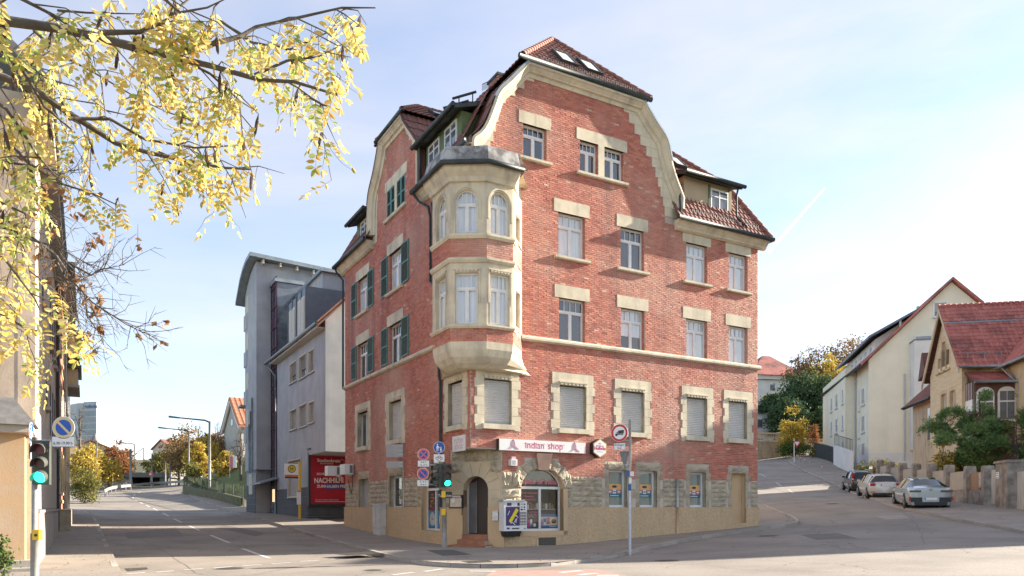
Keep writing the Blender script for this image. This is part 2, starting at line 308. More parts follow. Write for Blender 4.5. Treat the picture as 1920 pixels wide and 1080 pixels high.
# ---------------------------------------------------------------- main building axes
CO = Vector((-1.52, 27.5, 0)); DR = Vector((.870,.493,0)).normalized(); DL = Vector((-DR.y, DR.x, 0))
RF = Fr(CO, DR, (DR.y, -DR.x)); LF = Fr(CO, DL, (-DR.x, -DR.y))
def UV(u, v, z=0): return CO + DR*u + DL*v + Vector((0,0,z))
def strip(A, B, dz, cross=6, step=.8):
    """loft between two ground polylines, draped on the terrain"""
    def resample(P, n):
        P = [Vector((p[0],p[1],0)) for p in P]; L = [0]
        for a, b in zip(P, P[1:]): L.append(L[-1]+(b-a).length)
        o = []
        for k in range(n):
            t = L[-1]*k/(n-1); i = max(j for j in range(len(L)-1) if L[j] <= t+1e-9); s_ = (t-L[i])/max(1e-9, L[i+1]-L[i]); o.append(P[i].lerp(P[i+1], s_))
        return o
    ln = sum((Vector(b)-Vector(a)).length for a, b in zip([Vector((p[0],p[1],0)) for p in A], [Vector((p[0],p[1],0)) for p in A][1:]))
    n = max(2, int(ln/step)+1); a, b = resample(A, n), resample(B, n)
    mb = MB(); rows = []
    for i in range(n):
        row = []
        for j in range(cross+1):
            p = a[i].lerp(b[i], j/cross); row.append((p.x, p.y))
        rows.append(row)
    Z = HN([p for r in rows for p in r])+dz
    k = 0
    for r in rows:
        for p in r: mb.v.append((p[0], p[1], float(Z[k]))); k += 1
    for i in range(n-1):
        for j in range(cross):
            q = i*(cross+1)+j; mb.f.append((q, q+1, q+cross+2, q+cross+1)); mb.m.append(0)
    return mb, a, b
def smoothline(P, n=40):
    """Catmull-Rom through plan points"""
    P = [Vector((p[0],p[1],0)) for p in P]; Q = [P[0]*2-P[1]]+P+[P[-1]*2-P[-2]]; o = []
    m = len(P)-1
    for i in range(m):
        for k in range(max(2, n//m)):
            t = k/max(2, n//m); a,b,c,d = Q[i:i+4]
            o.append(.5*((2*b)+(c-a)*t+(2*a-5*b+4*c-d)*t*t+(3*b-a-3*c+d)*t**3))
    return o+[P[-1]]
KERBH = .11
def kerb_line(P, parent, w=.16, side=1, seg=1.0, lo=-.12, gap=.012, h0=KERBH):
    """kerb stones along polyline P, top flush with the pavement; side = +1 puts them left of the direction of travel"""
    P = [Vector((p[0],p[1],0)) for p in P]; L = [0]
    for a, b in zip(P, P[1:]): L.append(L[-1]+(b-a).length)
    def pos(t):
        t = min(max(t,0),L[-1]); i = max(j for j in range(len(L)-1) if L[j] <= t+1e-9); return P[i].lerp(P[i+1], (t-L[i])/max(1e-9,L[i+1]-L[i])), (P[i+1]-P[i]).normalized()
    n = int(L[-1]/seg)
    for k in range(n):
        p0, d0 = pos(k*seg+gap); p1, d1 = pos((k+1)*seg-gap)
        n0 = Vector((-d0.y,d0.x,0))*side; n1 = Vector((-d1.y,d1.x,0))*side
        z0, z1 = H(p0.x,p0.y), H(p1.x,p1.y); e = rnd.uniform(-.006,.006)
        mb = MB(); c = .02
        def q(p, nn, z, w_, dz): r = p+nn*w_; return (r.x, r.y, z+dz)
        A = [q(p0,n0,z0,0,lo),q(p0,n0,z0,0,h0-c+e),q(p0,n0,z0,c,h0+e),q(p0,n0,z0,w,h0+e),q(p0,n0,z0,w,lo)]
        B = [q(p1,n1,z1,0,lo),q(p1,n1,z1,0,h0-c+e),q(p1,n1,z1,c,h0+e),q(p1,n1,z1,w,h0+e),q(p1,n1,z1,w,lo)]
        for i in range(4): mb.face([A[i],A[i+1],B[i+1],B[i]])
        mb.face(A); mb.face(B[::-1]); mb.build('kerb_stone', M['kerb'], parent)
def mark(P, w=.13, dz=.007, name='lane_marking', mat='marking'):
    """painted strip along short polyline"""
    P = [Vector((p[0],p[1],0)) for p in P]; mb = MB(); pr = None
    for i, p in enumerate(P):
        d = (P[min(i+1,len(P)-1)]-P[max(i-1,0)]).normalized(); nn = Vector((-d.y,d.x,0))*w/2
        a, b = p-nn, p+nn; a = (a.x,a.y,H(a.x,a.y)+dz); b = (b.x,b.y,H(b.x,b.y)+dz)
        if pr: mb.face([pr[0],a,b,pr[1]])
        pr = (a, b)
    return mb
# corner pavement (round the brick building): kerb measured on the photograph
kerbP = [gnd(x, y) for x, y in ((345,922),(372,938),(420,956),(480,974),(560,998),(640,1023),(700,1040),(770,1056),(850,1064),(940,1066),(1050,1061),(1140,1048),(1220,1030),(1300,1014),(1390,999),(1450,992),(1488,986),(1500,981),(1486,971),(1455,958),(1432,948))]
kerbC = smoothline(kerbP, 90)
cen = [UV(-.3, 75), UV(.5,60), UV(.5,45), UV(.5,30), UV(.6,15), UV(.6,6), UV(.8,2), UV(1.2,1.2), UV(2,.8), UV(5,.6), UV(9,.6), UV(13,.6), UV(14.5,1.2), UV(14.5,4), UV(14.5,9)]
mb, ka, kb = strip([k for k in kerbC], smoothline(cen, 90), KERBH, 8, .6)
walkR = mb.build('pavement', M['asphalt_walk'], kind='structure', smooth=True)
kerb_line(kerbC, walkR, side=1)
# left pavement
kl = smoothline([UV(-11.6,-34), UV(-11.5,-16), UV(-11.5,-8), UV(-11.5,4), UV(-11.6,16), UV(-11.7,30), UV(-12.2,40), UV(-13.6,48)], 60)
wl = smoothline([UV(-16.5,-34), UV(-16.5,-16), UV(-16.5,-8), UV(-14.4,4), UV(-14.4,16), UV(-14.4,30), UV(-15,40), UV(-17,48)], 60)
mb, _, _ = strip(kl, wl, KERBH, 5, .6)
walkL = mb.build('pavement', M['asphalt_walk'], kind='structure', smooth=True)
kerb_line(kl, walkL, side=1)
# right pavement
SD = Vector((.235,.972,0)).normalized(); SN = Vector((SD.y,-SD.x,0))      # direction of the side street, its right-hand normal
kr = [gnd(x, y) for x, y in ((2040,1024),(1920,1001),(1830,984),(1740,966),(1700,957),(1640,938),(1590,921),(1545,901),(1500,880),(1484,871),(1478,866),(1484,861),(1500,857))]
kr[0] = Vector((13.2, 15.5, 0))
krc = smoothline(kr, 70)
wr = smoothline([Vector((18.5,13,0)), Vector((19.9,22,0))]+[Vector((23.95+.242*(y-39.4)+.1,y,0)) for y in (27,32,37,46,56,68)]+[Vector((34.6,78,0)), Vector((36,84,0)), Vector((36.5,88,0))], 70)
mb, _, _ = strip(krc, wr, KERBH, 6, .6)
walkS = mb.build('pavement', M['asphalt_walk'], kind='structure', smooth=True)
kerb_line(krc, walkS, side=-1)
# painted markings
def ln(a, b, w=.13, **k):
    A, B = gnd(*a), gnd(*b); n = 6
    o = mark([A.lerp(B, i/n) for i in range(n+1)], w).build('lane_marking', M['marking'], k.get('par')); o['kind'] = 'structure'; return o
for a, b in (((505,1047),(455,1029)),((430,1018),(395,1004)),((374,995),(354,986)),((341,980),(326,973)),((317,968),(305,962)),((297,958),(287,953)),((281,951),(273,947)),((268,945),(262,942)),((258,940),(252,937)),((250,934.5),(249,932)),((250,929.5),(254,927)),((258,924.5),(264,922))):
    ln(a, b, .14)
for k in range(9):
    x0 = 236+k*54.5; x1 = x0+36; f = lambda x: 1077-(x-236)*.0655+((x-236)/480)**2*-4
    ln((x0,f(x0)),(x1,f(x1)),.13)
for a, b in (((735,1079),(775,1074)),((795,1072),(830,1067.5))): ln(a, b, .16)
for a, b in (((880,1072),(930,1072)),((1050,1074),(1090,1070)),((1085,1078),(1120,1076)),((1120,1079.5),(1160,1079.5))): ln(a, b, .22)
for a, b in (((1424,868+20),(1436,894)),((1455,905),(1466,912)),((1478,918),(1488,925)),((1740,962),(1806,957)),((1806,957),(1790,951)),((1716,929+22),(1740,962))): ln(a, b, .09)
pm('cycle_red', (.46,.26,.21), (.36,.20,.165), 3, .9, .4, 90)
A = [gnd(x,y) for x,y in ((925,1071),(1120,1068))]; B = [gnd(x,y) for x,y in ((905,1085),(1200,1085))]
mb,_,_ = strip(A, B, .005, 4, .4); mb.build('cycle_lane', M['cycle_red'], kind='structure')
# patches, covers and drains in the asphalt
pm('patch', (.085,.082,.078), (.10,.095,.09), 2, .9, .4, 120); pm('patch_pale', (.19,.175,.155), (.16,.15,.135), 2, .9, .4, 120); pm('iron', (.055,.05,.045), (.085,.075,.065), 20, .7, .6, 60, metal=.4)
def patch(px, name, mat, dz=.004):
    P = [gnd(*p) for p in px]; mb,_,_ = strip([P[0],P[1]], [P[3],P[2]], dz, 4, .4); return mb.build(name, M[mat], kind='structure')
patch([(330,998-9),(232,1000),(240,1010),(345,1006)], 'road_patch', 'patch_pale')
patch([(620,1045),(690,1041),(720,1045),(650,1049)], 'manhole_cover', 'iron', KERBH+.004)
patch([(800,1038),(850,1037),(885,1047),(830,1049)], 'pavement_patch', 'patch', KERBH+.004)
patch([(865,1060),(915,1058),(925,1062),(880,1064)], 'manhole_cover', 'iron', KERBH+.004)
patch([(233,1067),(275,1064),(278,1068),(240,1072)], 'drain_grate', 'iron', .006)
patch([(658,1037),(690,1035.5),(700,1037.5),(665,1039)], 'drain_grate', 'iron', .006)
patch([(1500,1003),(1570,1000),(1610,1010),(1530,1013)], 'road_patch', 'patch_dark' if 'patch_dark' in M else (pm('patch_dark',(.17,.152,.132),(.14,.125,.11),3,.9,.4,120) and 'patch_dark'))
patch([(1640,968),(1690,966),(1712,972),(1660,975)], 'road_patch', 'patch_pale2' if 'patch_pale2' in M else (pm('patch_pale2',(.33,.292,.25),(.28,.248,.212),3,.9,.4,120) and 'patch_pale2'))
patch([(420,985),(500,1000),(480,1006),(405,990)], 'road_patch', 'patch_dark')
for px, py, r_ in ((430,1066,.34),(1440,1005,.34),(1250,1052,.34),(300,975,.34),(1560,945,.34),(700,1070,.22)):
    c = gnd(px,py); n = 20; m = MB(); ring_ = lambda r: [(c.x+r*math.cos(2*math.pi*k/n), c.y+r*math.sin(2*math.pi*k/n)) for k in range(n)]
    m.face([(x,y,H(x,y)+.006) for x,y in ring_(r_)]); o = m.build('manhole_cover', M['iron'], kind='structure')
    m = MB(); A_, B_ = ring_(r_*1.02), ring_(r_*1.22)
    for k in range(n): j = (k+1)%n; m.face([(*A_[k],H(*A_[k])+.005),(*A_[j],H(*A_[j])+.005),(*B_[j],H(*B_[j])+.005),(*B_[k],H(*B_[k])+.005)])
    m.build('cover_frame', M['patch_pale'], o)
# tar seams and cracks
pm('tar', (.11,.104,.096), (.14,.13,.12), 10, .8)
for P in ([(1425,905),(1480,925),(1540,933),(1600,950)], [(1425,990),(1560,988),(1640,985),(1730,980)], [(1660,955),(1690,960),(1720,985),(1735,1020)], [(480,1078),(560,1062),(600,1055)], [(1300,1040),(1420,1022),(1520,1018),(1640,1010)], [(1560,985),(1565,978),(1590,970)], [(215,985),(300,1030),(370,1075)]):
    Q = smoothline([gnd(*p) for p in P], 24); Q = [q+Vector((rnd.uniform(-.04,.04),rnd.uniform(-.04,.04),0)) for q in Q]
    mark(Q, .022, .004).build('road_seam', M['tar'], kind='structure')
# ================================================================ brick corner building
def pl(F, px, py, off=0):
    """(u, z) on the plane F (pushed out by off) seen at a photo pixel"""
    d = ray(px, py); o = F.o+F.n*off
    u = (d.x*o.y-o.x)/(F.a.x-d.x*F.a.y); Y = o.y+F.a.y*u
    return u, EYE+d.z*Y
def minus(iv, cuts):
    for c0, c1 in cuts:
        o = []
        for a, b in iv:
            if c1 <= a or c0 >= b: o.append((a, b)); continue
            if c0 > a: o.append((a, c0))
            if c1 < b: o.append((c1, b))
        iv = o
    return iv
BH, BL = .0775, .25
ONE = []           # nearest bricks become objects of their own
def bricks(mb, F, z0, z1, rng, holes=(), phase=0, near=None, joint=.011):
    """rng(z) -> [(u0, u1)], holes = rectangles (u0, u1, z0, z1)"""
    n = int(round((z1-z0)/BH)); 
    for k in range(n):
        za = z0+k*BH+joint/2; zb = z0+(k+1)*BH-joint/2; zm = (za+zb)/2
        iv = minus(rng(zm), [(h[0], h[1]) for h in holes if h[2] < zm < h[3]])
        sh = (BL/2 if k % 2 else 0)+phase
        for a, b in iv:
            j = math.floor((a-sh)/BL); u = sh+j*BL
            while u < b:
                p, q = max(u+joint/2, a+.003), min(u+BL-joint/2, b-.003); u += BL
                if q-p < .035: continue
                d = [.014+rnd.gauss(0,.0022) for _ in range(4)]; t = rnd.gauss(0,.0016)
                P = [F.p(p,-.01,za),F.p(q,-.01,za),F.p(q,-.01,zb),F.p(p,-.01,zb),F.p(p,d[0]+t,za),F.p(q,d[1]-t,za),F.p(q,d[2]-t,zb),F.p(p,d[3]+t,zb)]
                if near and len(ONE) < 300 and q-p > .2 and near(p, zm): ONE.append(P)
                else: mb.hexa(P, 0, (0,))
def cells(mb, F, u0, u1, z0, z1, holes, off=0, mi=0):
    zs = sorted({z0, z1, *[min(max(h[2],z0),z1) for h in holes], *[min(max(h[3],z0),z1) for h in holes]})
    for a, b in zip(zs, zs[1:]):
        if b-a < 1e-4: continue
        m = (a+b)/2
        for p, q in minus([(u0,u1)], [(h[0],h[1]) for h in holes if h[2] < m < h[3]]): mb.quad(F, p, q, a, b, off, mi)
def reveal(mb, F, h, d, mi=0, top=True, bot=True):
    u0, u1, z0, z1 = h
    for u in (u0, u1): mb.face([F.p(u,0.012,z0),F.p(u,-d,z0),F.p(u,-d,z1),F.p(u,0.012,z1)], mi)
    if top: mb.face([F.p(u0,.012,z1),F.p(u1,.012,z1),F.p(u1,-d,z1),F.p(u0,-d,z1)], mi)
    if bot: mb.face([F.p(u0,.012,z0),F.p(u1,.012,z0),F.p(u1,-d,z0),F.p(u0,-d,z0)], mi)
def window(F, h, parent, d=.20, style='six', curtain_or_dark='curtain_or_dark', fw=.065, frame='window_white', arch=0, split=.70, gl='glass', label=None, tilt=0, cz=0):
    """casement window: frame mesh with panes and curtain as its children"""
    u0, u1, z0, z1 = h; mb = MB(); o0, o1 = -d-.05, -d; panes = []; g = .022
    def pane(a, b, c, e): panes.append((a, b, c, e))
    mb.box(F,u0,u0+fw,o0,o1,z0,z1); mb.box(F,u1-fw,u1,o0,o1,z0,z1)
    mb.box(F,u0+fw,u1-fw,o0,o1,z0,z0+fw); mb.box(F,u0+fw,u1-fw,o0,o1,z1-fw,z1)
    c = (u0+u1)/2
    if style == 'six':
        zt = z0+(z1-z0)*split
        mb.box(F,u0+fw,u1-fw,o0,o1+.02,zt-fw/2,zt+fw/2+.02); mb.box(F,c-fw*.55,c+fw*.55,o0,o1+.015,z0+fw,zt-fw/2)
        n = 4
        for k in range(1, n):
            u = u0+fw+(u1-u0-2*fw)*k/n; mb.box(F,u-g*.6,u+g*.6,o0+.01,o1,zt+fw/2+.02,z1-fw)
        for k in range(n): pane(u0+fw+(u1-u0-2*fw)*k/n+g/2, u0+fw+(u1-u0-2*fw)*(k+1)/n-g/2, zt+fw/2+.02, z1-fw)
        for a, b in ((u0+fw, c-fw*.55), (c+fw*.55, u1-fw)):
            s = .035
            mb.box(F,a,a+s,o0,o1+.008,z0+fw,zt-fw/2); mb.box(F,b-s,b,o0,o1+.008,z0+fw,zt-fw/2); mb.box(F,a+s,b-s,o0,o1+.008,z0+fw,z0+fw+s); mb.box(F,a+s,b-s,o0,o1+.008,zt-fw/2-s,zt-fw/2)
            pane(a+s, b-s, z0+fw+s, zt-fw/2-s)
    elif style == 'two':
        mb.box(F,c-fw/2,c+fw/2,o0,o1+.015,z0+fw,z1-fw); pane(u0+fw,c-fw/2,z0+fw,z1-fw); pane(c+fw/2,u1-fw,z0+fw,z1-fw)
    else: pane(u0+fw,u1-fw,z0+fw,z1-fw)
    w = mb.build('window', M[frame], parent, label=label)
    for a, b, c0, c1 in panes:
        t = rnd.uniform(-.012,.012); s = rnd.uniform(-.012,.012)      # old panes never lie quite true
        MB().face([F.p(a,-d-.03+t,c0),F.p(b,-d-.03-t,c0),F.p(b,-d-.03-t+s,c1),F.p(a,-d-.03+t+s,c1)]).build('pane', M[gl], w)
    if curtain_or_dark:
        cb = MB(); n = 14
        zc = z0+(z1-z0)*cz
        for k in range(n):
            a = u0+(u1-u0)*k/n; b = u0+(u1-u0)*(k+1)/n; fa, fb = .018*math.sin(k*2.1), .018*math.sin((k+1)*2.1)
            cb.face([F.p(a,-d-.065+fa,zc),F.p(b,-d-.065+fb,zc),F.p(b,-d-.065+fb,z1),F.p(a,-d-.065+fa,z1)])
        cb.build('curtain_or_dark', M[curtain_or_dark], w)  # with dark_room this is a dark sheet painted as room shade, no cloth
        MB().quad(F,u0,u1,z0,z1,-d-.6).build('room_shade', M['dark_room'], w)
    return w
def lintel_sill(F, h, parent, lint=True, sill=True, ow=.2, lh=.5):
    u0, u1, z0, z1 = h
    if lint: MB().box(F,u0-ow,u1+ow,-.1,.028,z1,z1+lh).build('lintel', M['stone'], parent)
    if sill:
        m = MB(); m.prism(Fr(F.p(u0-ow,0,0),-F.n if False else F.n,F.a), [(-.1,z0-.16),(.11,z0-.16),(.14,z0-.12),(.14,z0-.035),(-.1,z0+.005)], 0, u1-u0+2*ow); m.build('sill', M['stone'], parent)
def stone_frame(F, h, out, parent, ztop, scallop=True):
    """dressed-stone surround with toothed jamb blocks, a scalloped lintel and a heavy sill"""
    u0, u1, z0, z1 = h; o0, o1 = out; H_ = z1-z0; n = 5
    for sgn, ue, uo in ((0,u0,o0),(1,u1,o1)):
        for k in range(n):
            w = abs(uo-ue)*(1.0 if k % 2 == 0 else .72); a, b = (ue-w, ue) if sgn == 0 else (ue, ue+w)
            MB().box(F,a,b,-.22,.03+rnd.uniform(0,.008),z0+H_*k/n+.004,z0+H_*(k+1)/n-.004).build('stone', M['stone'], parent)
    MB().box(F,o0+.06,o1-.06,-.22,.035,z1,ztop).build('lintel', M['stone'], parent)
    m = MB(); nn = 7; w = (u1-u0)/nn
    for k in range(nn):
        c = u0+w*(k+.5); P = [(c+w*.46*math.cos(a), z1+.10-.085*math.sin(a)) for a in [math.pi*j/6 for j in range(7)]]
        m.prism(F, P, .035, .085)
    m.box(F,u0-.03,u1+.03,.035,.10,z1+.10,z1+.15); m.build('scalloped_moulding', M['stone'], parent)
    MB().box(F,u0-.08,u1+.1,-.2,.15,z0-.19,z0).build('sill', M['stone'], parent)
    for a, b in ((o0,u0-.09),(u1+.11,o1-.02)): MB().box(F,a+.04,b,-.2,.033,z0-.22,z0).build('stone', M['stone'], parent)
def roller(F, h, parent, d=.16, gap=0):
    u0, u1, z0, z1 = h; m = MB(); zz = z0+gap; k = int((z1-zz)/.075)
    for i in range(k):
        a = zz+(z1-zz)*i/k; b = zz+(z1-zz)*(i+1)/k; c = a+(b-a)*.5
        m.face([F.p(u0,-d,a),F.p(u1,-d,a),F.p(u1,-d+.02,c),F.p(u0,-d+.02,c)]); m.face([F.p(u0,-d+.02,c),F.p(u1,-d+.02,c),F.p(u1,-d,b-.003),F.p(u0,-d,b-.003)]); m.face([F.p(u0,-d,b-.003),F.p(u1,-d,b-.003),F.p(u1,-d,b),F.p(u0,-d,b)])
    o = m.build('roller_shutter', M['roller'], parent)
    MB().box(F,u0+.02,u1-.02,-d-.01,-d+.025,zz-.06 if gap else zz,zz+.035).build('shutter_bar', M['paint_grey'], o)
    if gap: MB().quad(F,u0,u1,z0,z0+gap,-d-.05).build('window_sash', M['window_white'], parent)
    return o
def rubble(F, u0, u1, z0, z1, holes, parent, rows=6, name='stone', wmin=.30, wmax=.62, mat='rubble', dep=.05):
    rh = (z1-z0)/rows
    for k in range(rows):
        za, zb = z0+k*rh+.007, z0+(k+1)*rh-.007; zm = (za+zb)/2
        for a, b in minus([(u0,u1)], [(h[0],h[1]) for h in holes if h[2] < zm < h[3]]):
            u = a
            while u < b-.02:
                w = rnd.uniform(wmin, wmax)
                if b-u-w < wmin*.8: w = b-u
                block(F, u+.006, u+w-.006, za, zb, parent, name, mat, dep); u += w
def block(F, p, q, za, zb, parent, name='stone', mat='rubble', dep=.05, nx=4, nz=3):
    """rock-faced block: flat margin, rough bulging face"""
    m = MB()
    for j in range(nz+1):
        for i in range(nx+1):
            e = i in (0,nx) or j in (0,nz)
            m.v.append(tuple(F.p(p+(q-p)*i/nx+(0 if e else rnd.uniform(-.02,.02)), .008 if e else dep*rnd.uniform(.35,1.25), za+(zb-za)*j/nz+(0 if e else rnd.uniform(-.01,.01)))))
    for j in range(nz):
        for i in range(nx): q_ = j*(nx+1)+i; m.f.append((q_,q_+1,q_+nx+2,q_+nx+1)); m.m.append(0)
    b = len(m.v); c = [0,nx,(nz+1)*(nx+1)-1,nz*(nx+1)]
    m.v += [tuple(F.p(u,-.05,z)) for u, z in ((p,za),(q,za),(q,zb),(p,zb))]
    for i in range(4): m.f.append((c[i],c[(i+1)%4],b+(i+1)%4,b+i)); m.m.append(0)
    return m.build(name, M[mat], parent)
def voussoirs(F, c, zs, a, b, wd, n, parent, mat='rubble', rough=True, keyst=None, a0=0, a1=math.pi, dep=.05):
    for k in range(n):
        t0, t1 = a0+(a1-a0)*k/n+.008, a0+(a1-a0)*(k+1)/n-.008
        ring = lambda t, w: (c-(a+w)*math.cos(t), zs+(b+w)*math.sin(t))
        P = [ring(t0,0),ring((t0+t1)/2,0),ring(t1,0),ring(t1,wd),ring((t0+t1)/2,wd*1.03),ring(t0,wd)]
        m = MB(); mid = (sum(p[0] for p in P)/6, sum(p[1] for p in P)/6)
        lo = [F.p(u,.01,z) for u, z in P]; back = [F.p(u,-.3,z) for u, z in P]
        for i in range(6): m.face([lo[i],lo[(i+1)%6],back[(i+1)%6],back[i]])
        if rough:
            hi = [F.p(mid[0]+(u-mid[0])*.72+rnd.uniform(-.015,.015), dep*rnd.uniform(.6,1.4), mid[1]+(z-mid[1])*.72) for u, z in P]; tip = F.p(mid[0],dep*rnd.uniform(.6,1.3),mid[1])
            for i in range(6): m.face([lo[i],lo[(i+1)%6],hi[(i+1)%6],hi[i]]); m.face([hi[i],hi[(i+1)%6],tip])
        else:
            hi = [F.p(u,.035,z) for u, z in P]; m.face(hi)
            for i in range(6): m.face([lo[i],lo[(i+1)%6],hi[(i+1)%6],hi[i]])
        m.build('stone', M[mat], parent)
    if keyst:
        w0, w1, z0, z1, o = keyst
        m = MB(); P = [(c-w0,z0),(c+w0,z0),(c+w1,z1),(c-w1,z1)]
        A = [F.p(u,-.1,z) for u, z in P]; Bq = [F.p(u,o if z > (z0+z1)/2 else o*.55,z) for u, z in P]; m.hexa(A+Bq); m.build('keystone', M['stone_pink'], parent)
def spandrel(mb, F, c, zs, a, b, ztop, u0, u1, off, mi=0, n=16):
    """fill between an arch and the rectangle [u0,u1] x [zs,ztop]"""
    us = [u0]+[c-a*math.cos(math.pi*k/n) for k in range(n+1)]+[u1]
    zc = lambda u: zs+b*math.sqrt(max(0,1-((u-c)/a)**2)) if abs(u-c) < a else zs
    for p, q in zip(us, us[1:]):
        if q-p > 1e-4: mb.face([F.p(p,off,zc(p)),F.p(q,off,zc(q)),F.p(q,off,ztop),F.p(p,off,ztop)], mi)
def archreveal(mb, F, c, zs, a, b, z0, d, mi=0, n=16, o=.012):
    P = [(c-a,z0)]+[(c-a*math.cos(math.pi*k/n), zs+b*math.sin(math.pi*k/n)) for k in range(n+1)]+[(c+a,z0)]
    for (u,z),(u2,z2) in zip(P,P[1:]): mb.face([F.p(u,o,z),F.p(u2,o,z2),F.p(u2,-d,z2),F.p(u,-d,z)], mi)
def sweep(mb, F, path, prof, mi=0, inward=1):
    """profile (d, off) carried along path of (u, z); d measured to the inside"""
    n = len(path); R_ = []
    for i in range(n):
        a = Vector(path[max(i-1,0)]); b = Vector(path[min(i+1,n-1)]); t = (b-a).normalized(); nn = Vector((t.y,-t.x))*inward
        R_.append([F.p(path[i][0]+nn.x*d, o, path[i][1]+nn.y*d) for d, o in prof])
    for i in range(n-1):
        for j in range(len(prof)-1): mb.face([R_[i][j],R_[i][j+1],R_[i+1][j+1],R_[i+1][j]], mi)
    mb.face(R_[0], mi); mb.face(R_[-1][::-1], mi)
def interp(P, z):
    for (u0,z0),(u1,z1) in zip(P,P[1:]):
        if z0 <= z <= z1: return u0+(u1-u0)*(z-z0)/max(1e-6,z1-z0)
    return P[0][0] if z < P[0][1] else P[-1][0]
def tiles(mb, poly, tw=.24, th=.32, up=None, lift=.0, curve=.028, skip=None, mi=0):
    """roof tiles on a plane convex polygon (world points): overlapping rows, each tile a shallow S"""
    P = [Vector(p) for p in poly]; nrm = (P[1]-P[0]).cross(P[2]-P[0]).normalized()
    if nrm.z < 0: nrm = -nrm
    e1 = Vector((0,0,1)).cross(nrm)
    if e1.length < 1e-4: e1 = Vector((1,0,0))
    e1.normalize(); e2 = nrm.cross(e1); o = P[0]
    Q = [((p-o).dot(e1),(p-o).dot(e2)) for p in P]; v0 = min(q[1] for q in Q); v1 = max(q[1] for q in Q); k = 0; v = v0
    while v < v1-.05:
        vm = v+th*.5; xs = []
        for (a,b),(c,d) in zip(Q,Q[1:]+Q[:1]):
            if (b-vm)*(d-vm) < 0: xs.append(a+(c-a)*(vm-b)/(d-b))
        if len(xs) >= 2:
            x0, x1 = min(xs), max(xs); n = max(1, round((x1-x0)/tw)); w = (x1-x0)/n
            sh = 0
            for i in range(n):
                x = x0+i*w; t = rnd.uniform(-.006,.006); ve = min(v+th*1.15, v1)
                cs = [(0,curve*.1),(.3,curve),(.6,curve*.15),(1.0,0)]
                bot = [o+e1*(x+w*f)+e2*v+nrm*(lift+.035+hh+t) for f, hh in cs]; top = [o+e1*(x+w*f)+e2*ve+nrm*(lift+.004+hh) for f, hh in cs]
                b = len(mb.v); mb.v += [tuple(p) for p in bot+top]+[tuple(p-nrm*.03) for p in bot]
                for j in range(3): mb.f.append((b+j,b+j+1,b+5+j,b+4+j)); mb.m.append(mi); mb.f.append((b+8+j,b+9+j,b+1+j,b+j)); mb.m.append(mi)
        v += th; k += 1
def ridge(mb, a, b, r=.11, step=.36):
    a, b = Vector(a), Vector(b); n = max(1,int((b-a).length/step)); d = (b-a)/n
    for k in range(n): mb.tube([a+d*k, a+d*(k+1.06)], [r*1.12, r*.95], 8)
def gutter(name, P, parent, r=.085, mat='gutter'):
    return MB().tube(P, r, 8).build(name, M[mat], parent, smooth=True)
pm('dim_blind', (.22,.27,.25), (.30,.35,.33), 2, .9, stretch=(1,1,.2))
pm('stone_pink', (.36,.235,.18), (.28,.18,.14), 3, .85, .3, 40)

B = thing('brick_building', 'tall red brick corner building with curved gables, cream stone trim and corner oriel', 'building', UV(0,0,0))
RW, LW = 14.8, 15.2; EZR, EZL = 13.75, 14.45; ZP, ZS = 1.6, 2.83
# openings -------------------------------------------------------
R3 = [(3.82,5.10,11.45,13.14),(6.86,8.10,11.45,13.12),(10.43,11.66,11.45,13.10),(12.96,14.14,11.45,13.08)]
R2 = [(3.85,5.10,8.12,9.80),(6.88,8.12,8.12,9.80),(10.43,11.66,8.12,9.80),(12.96,14.14,8.12,9.80)]
R4 = [(2.23,3.28,14.95,16.20),(4.84,5.73,14.95,16.20),(6.03,7.03,14.95,16.20)]
R1 = [((.55,1.72,4.69,6.36),(.15,2.10)),((3.87,5.14,4.69,6.38),(3.47,5.54)),((6.88,8.10,4.69,6.38),(6.5,8.5)),((10.44,11.64,4.69,6.38),(10.1,12.05)),((12.93,14.10,4.69,6.38),(12.59,14.5))]
R0 = [(6.27,7.20,1.6,3.13),(7.85,8.78,1.6,3.13),(10.63,11.56,1.6,3.13),(13.14,14.01,.88,3.13)]
L3 = [(11.45,13.12,11.50,13.25),(6.87,8.50,11.50,13.25)]; L2 = [(11.45,13.12,8.12,9.95),(6.87,8.50,8.12,9.95)]
L4 = [(6.45,7.42,14.98,16.28),(7.70,8.70,14.98,16.28)]
L1 = [((11.45,13.05,4.65,6.42),(10.98,13.51)),((6.88,8.42,4.65,6.42),(6.40,8.93)),((.62,1.92,4.69,6.36),(.18,2.34))]
L0 = [(11.42,12.88,1.56,3.02),(6.84,8.38,1.56,3.02)]
SHR = (2.15,4.03,.68,3.10); SHL = (2.58,4.50,.64,3.05)
GRo_l = [(-.1,14.6),(-.06,15.0),(.25,15.3),(.5,15.7),(.78,16.4),(1.0,16.96),(1.45,17.47),(2.0,18.10),(2.3,18.4)]; GRo_r = [(10.0,13.9),(10.05,14.7),(10.0,14.95),(9.62,15.64),(9.3,16.44),(9.1,17.1),(8.45,17.75),(7.85,18.4)]
GRi_l = [(.62,13.5),(.62,14.43),(.9,15.24),(1.32,16.77),(2.6,18.0),(2.75,18.1)]; GRi_r = [(9.25,13.5),(9.2,14.22),(9.05,14.76),(8.6,16.02),(7.5,17.39),(7.0,18.1)]
GLo_f = [(10.75,14.4),(10.65,16.0),(10.4,16.8),(9.75,17.5),(9.25,18.2),(9.0,18.7)]; GLo_n = [(4.30,14.4),(4.32,16.5),(4.6,17.0),(5.25,17.65),(5.85,18.25),(6.15,18.7)]
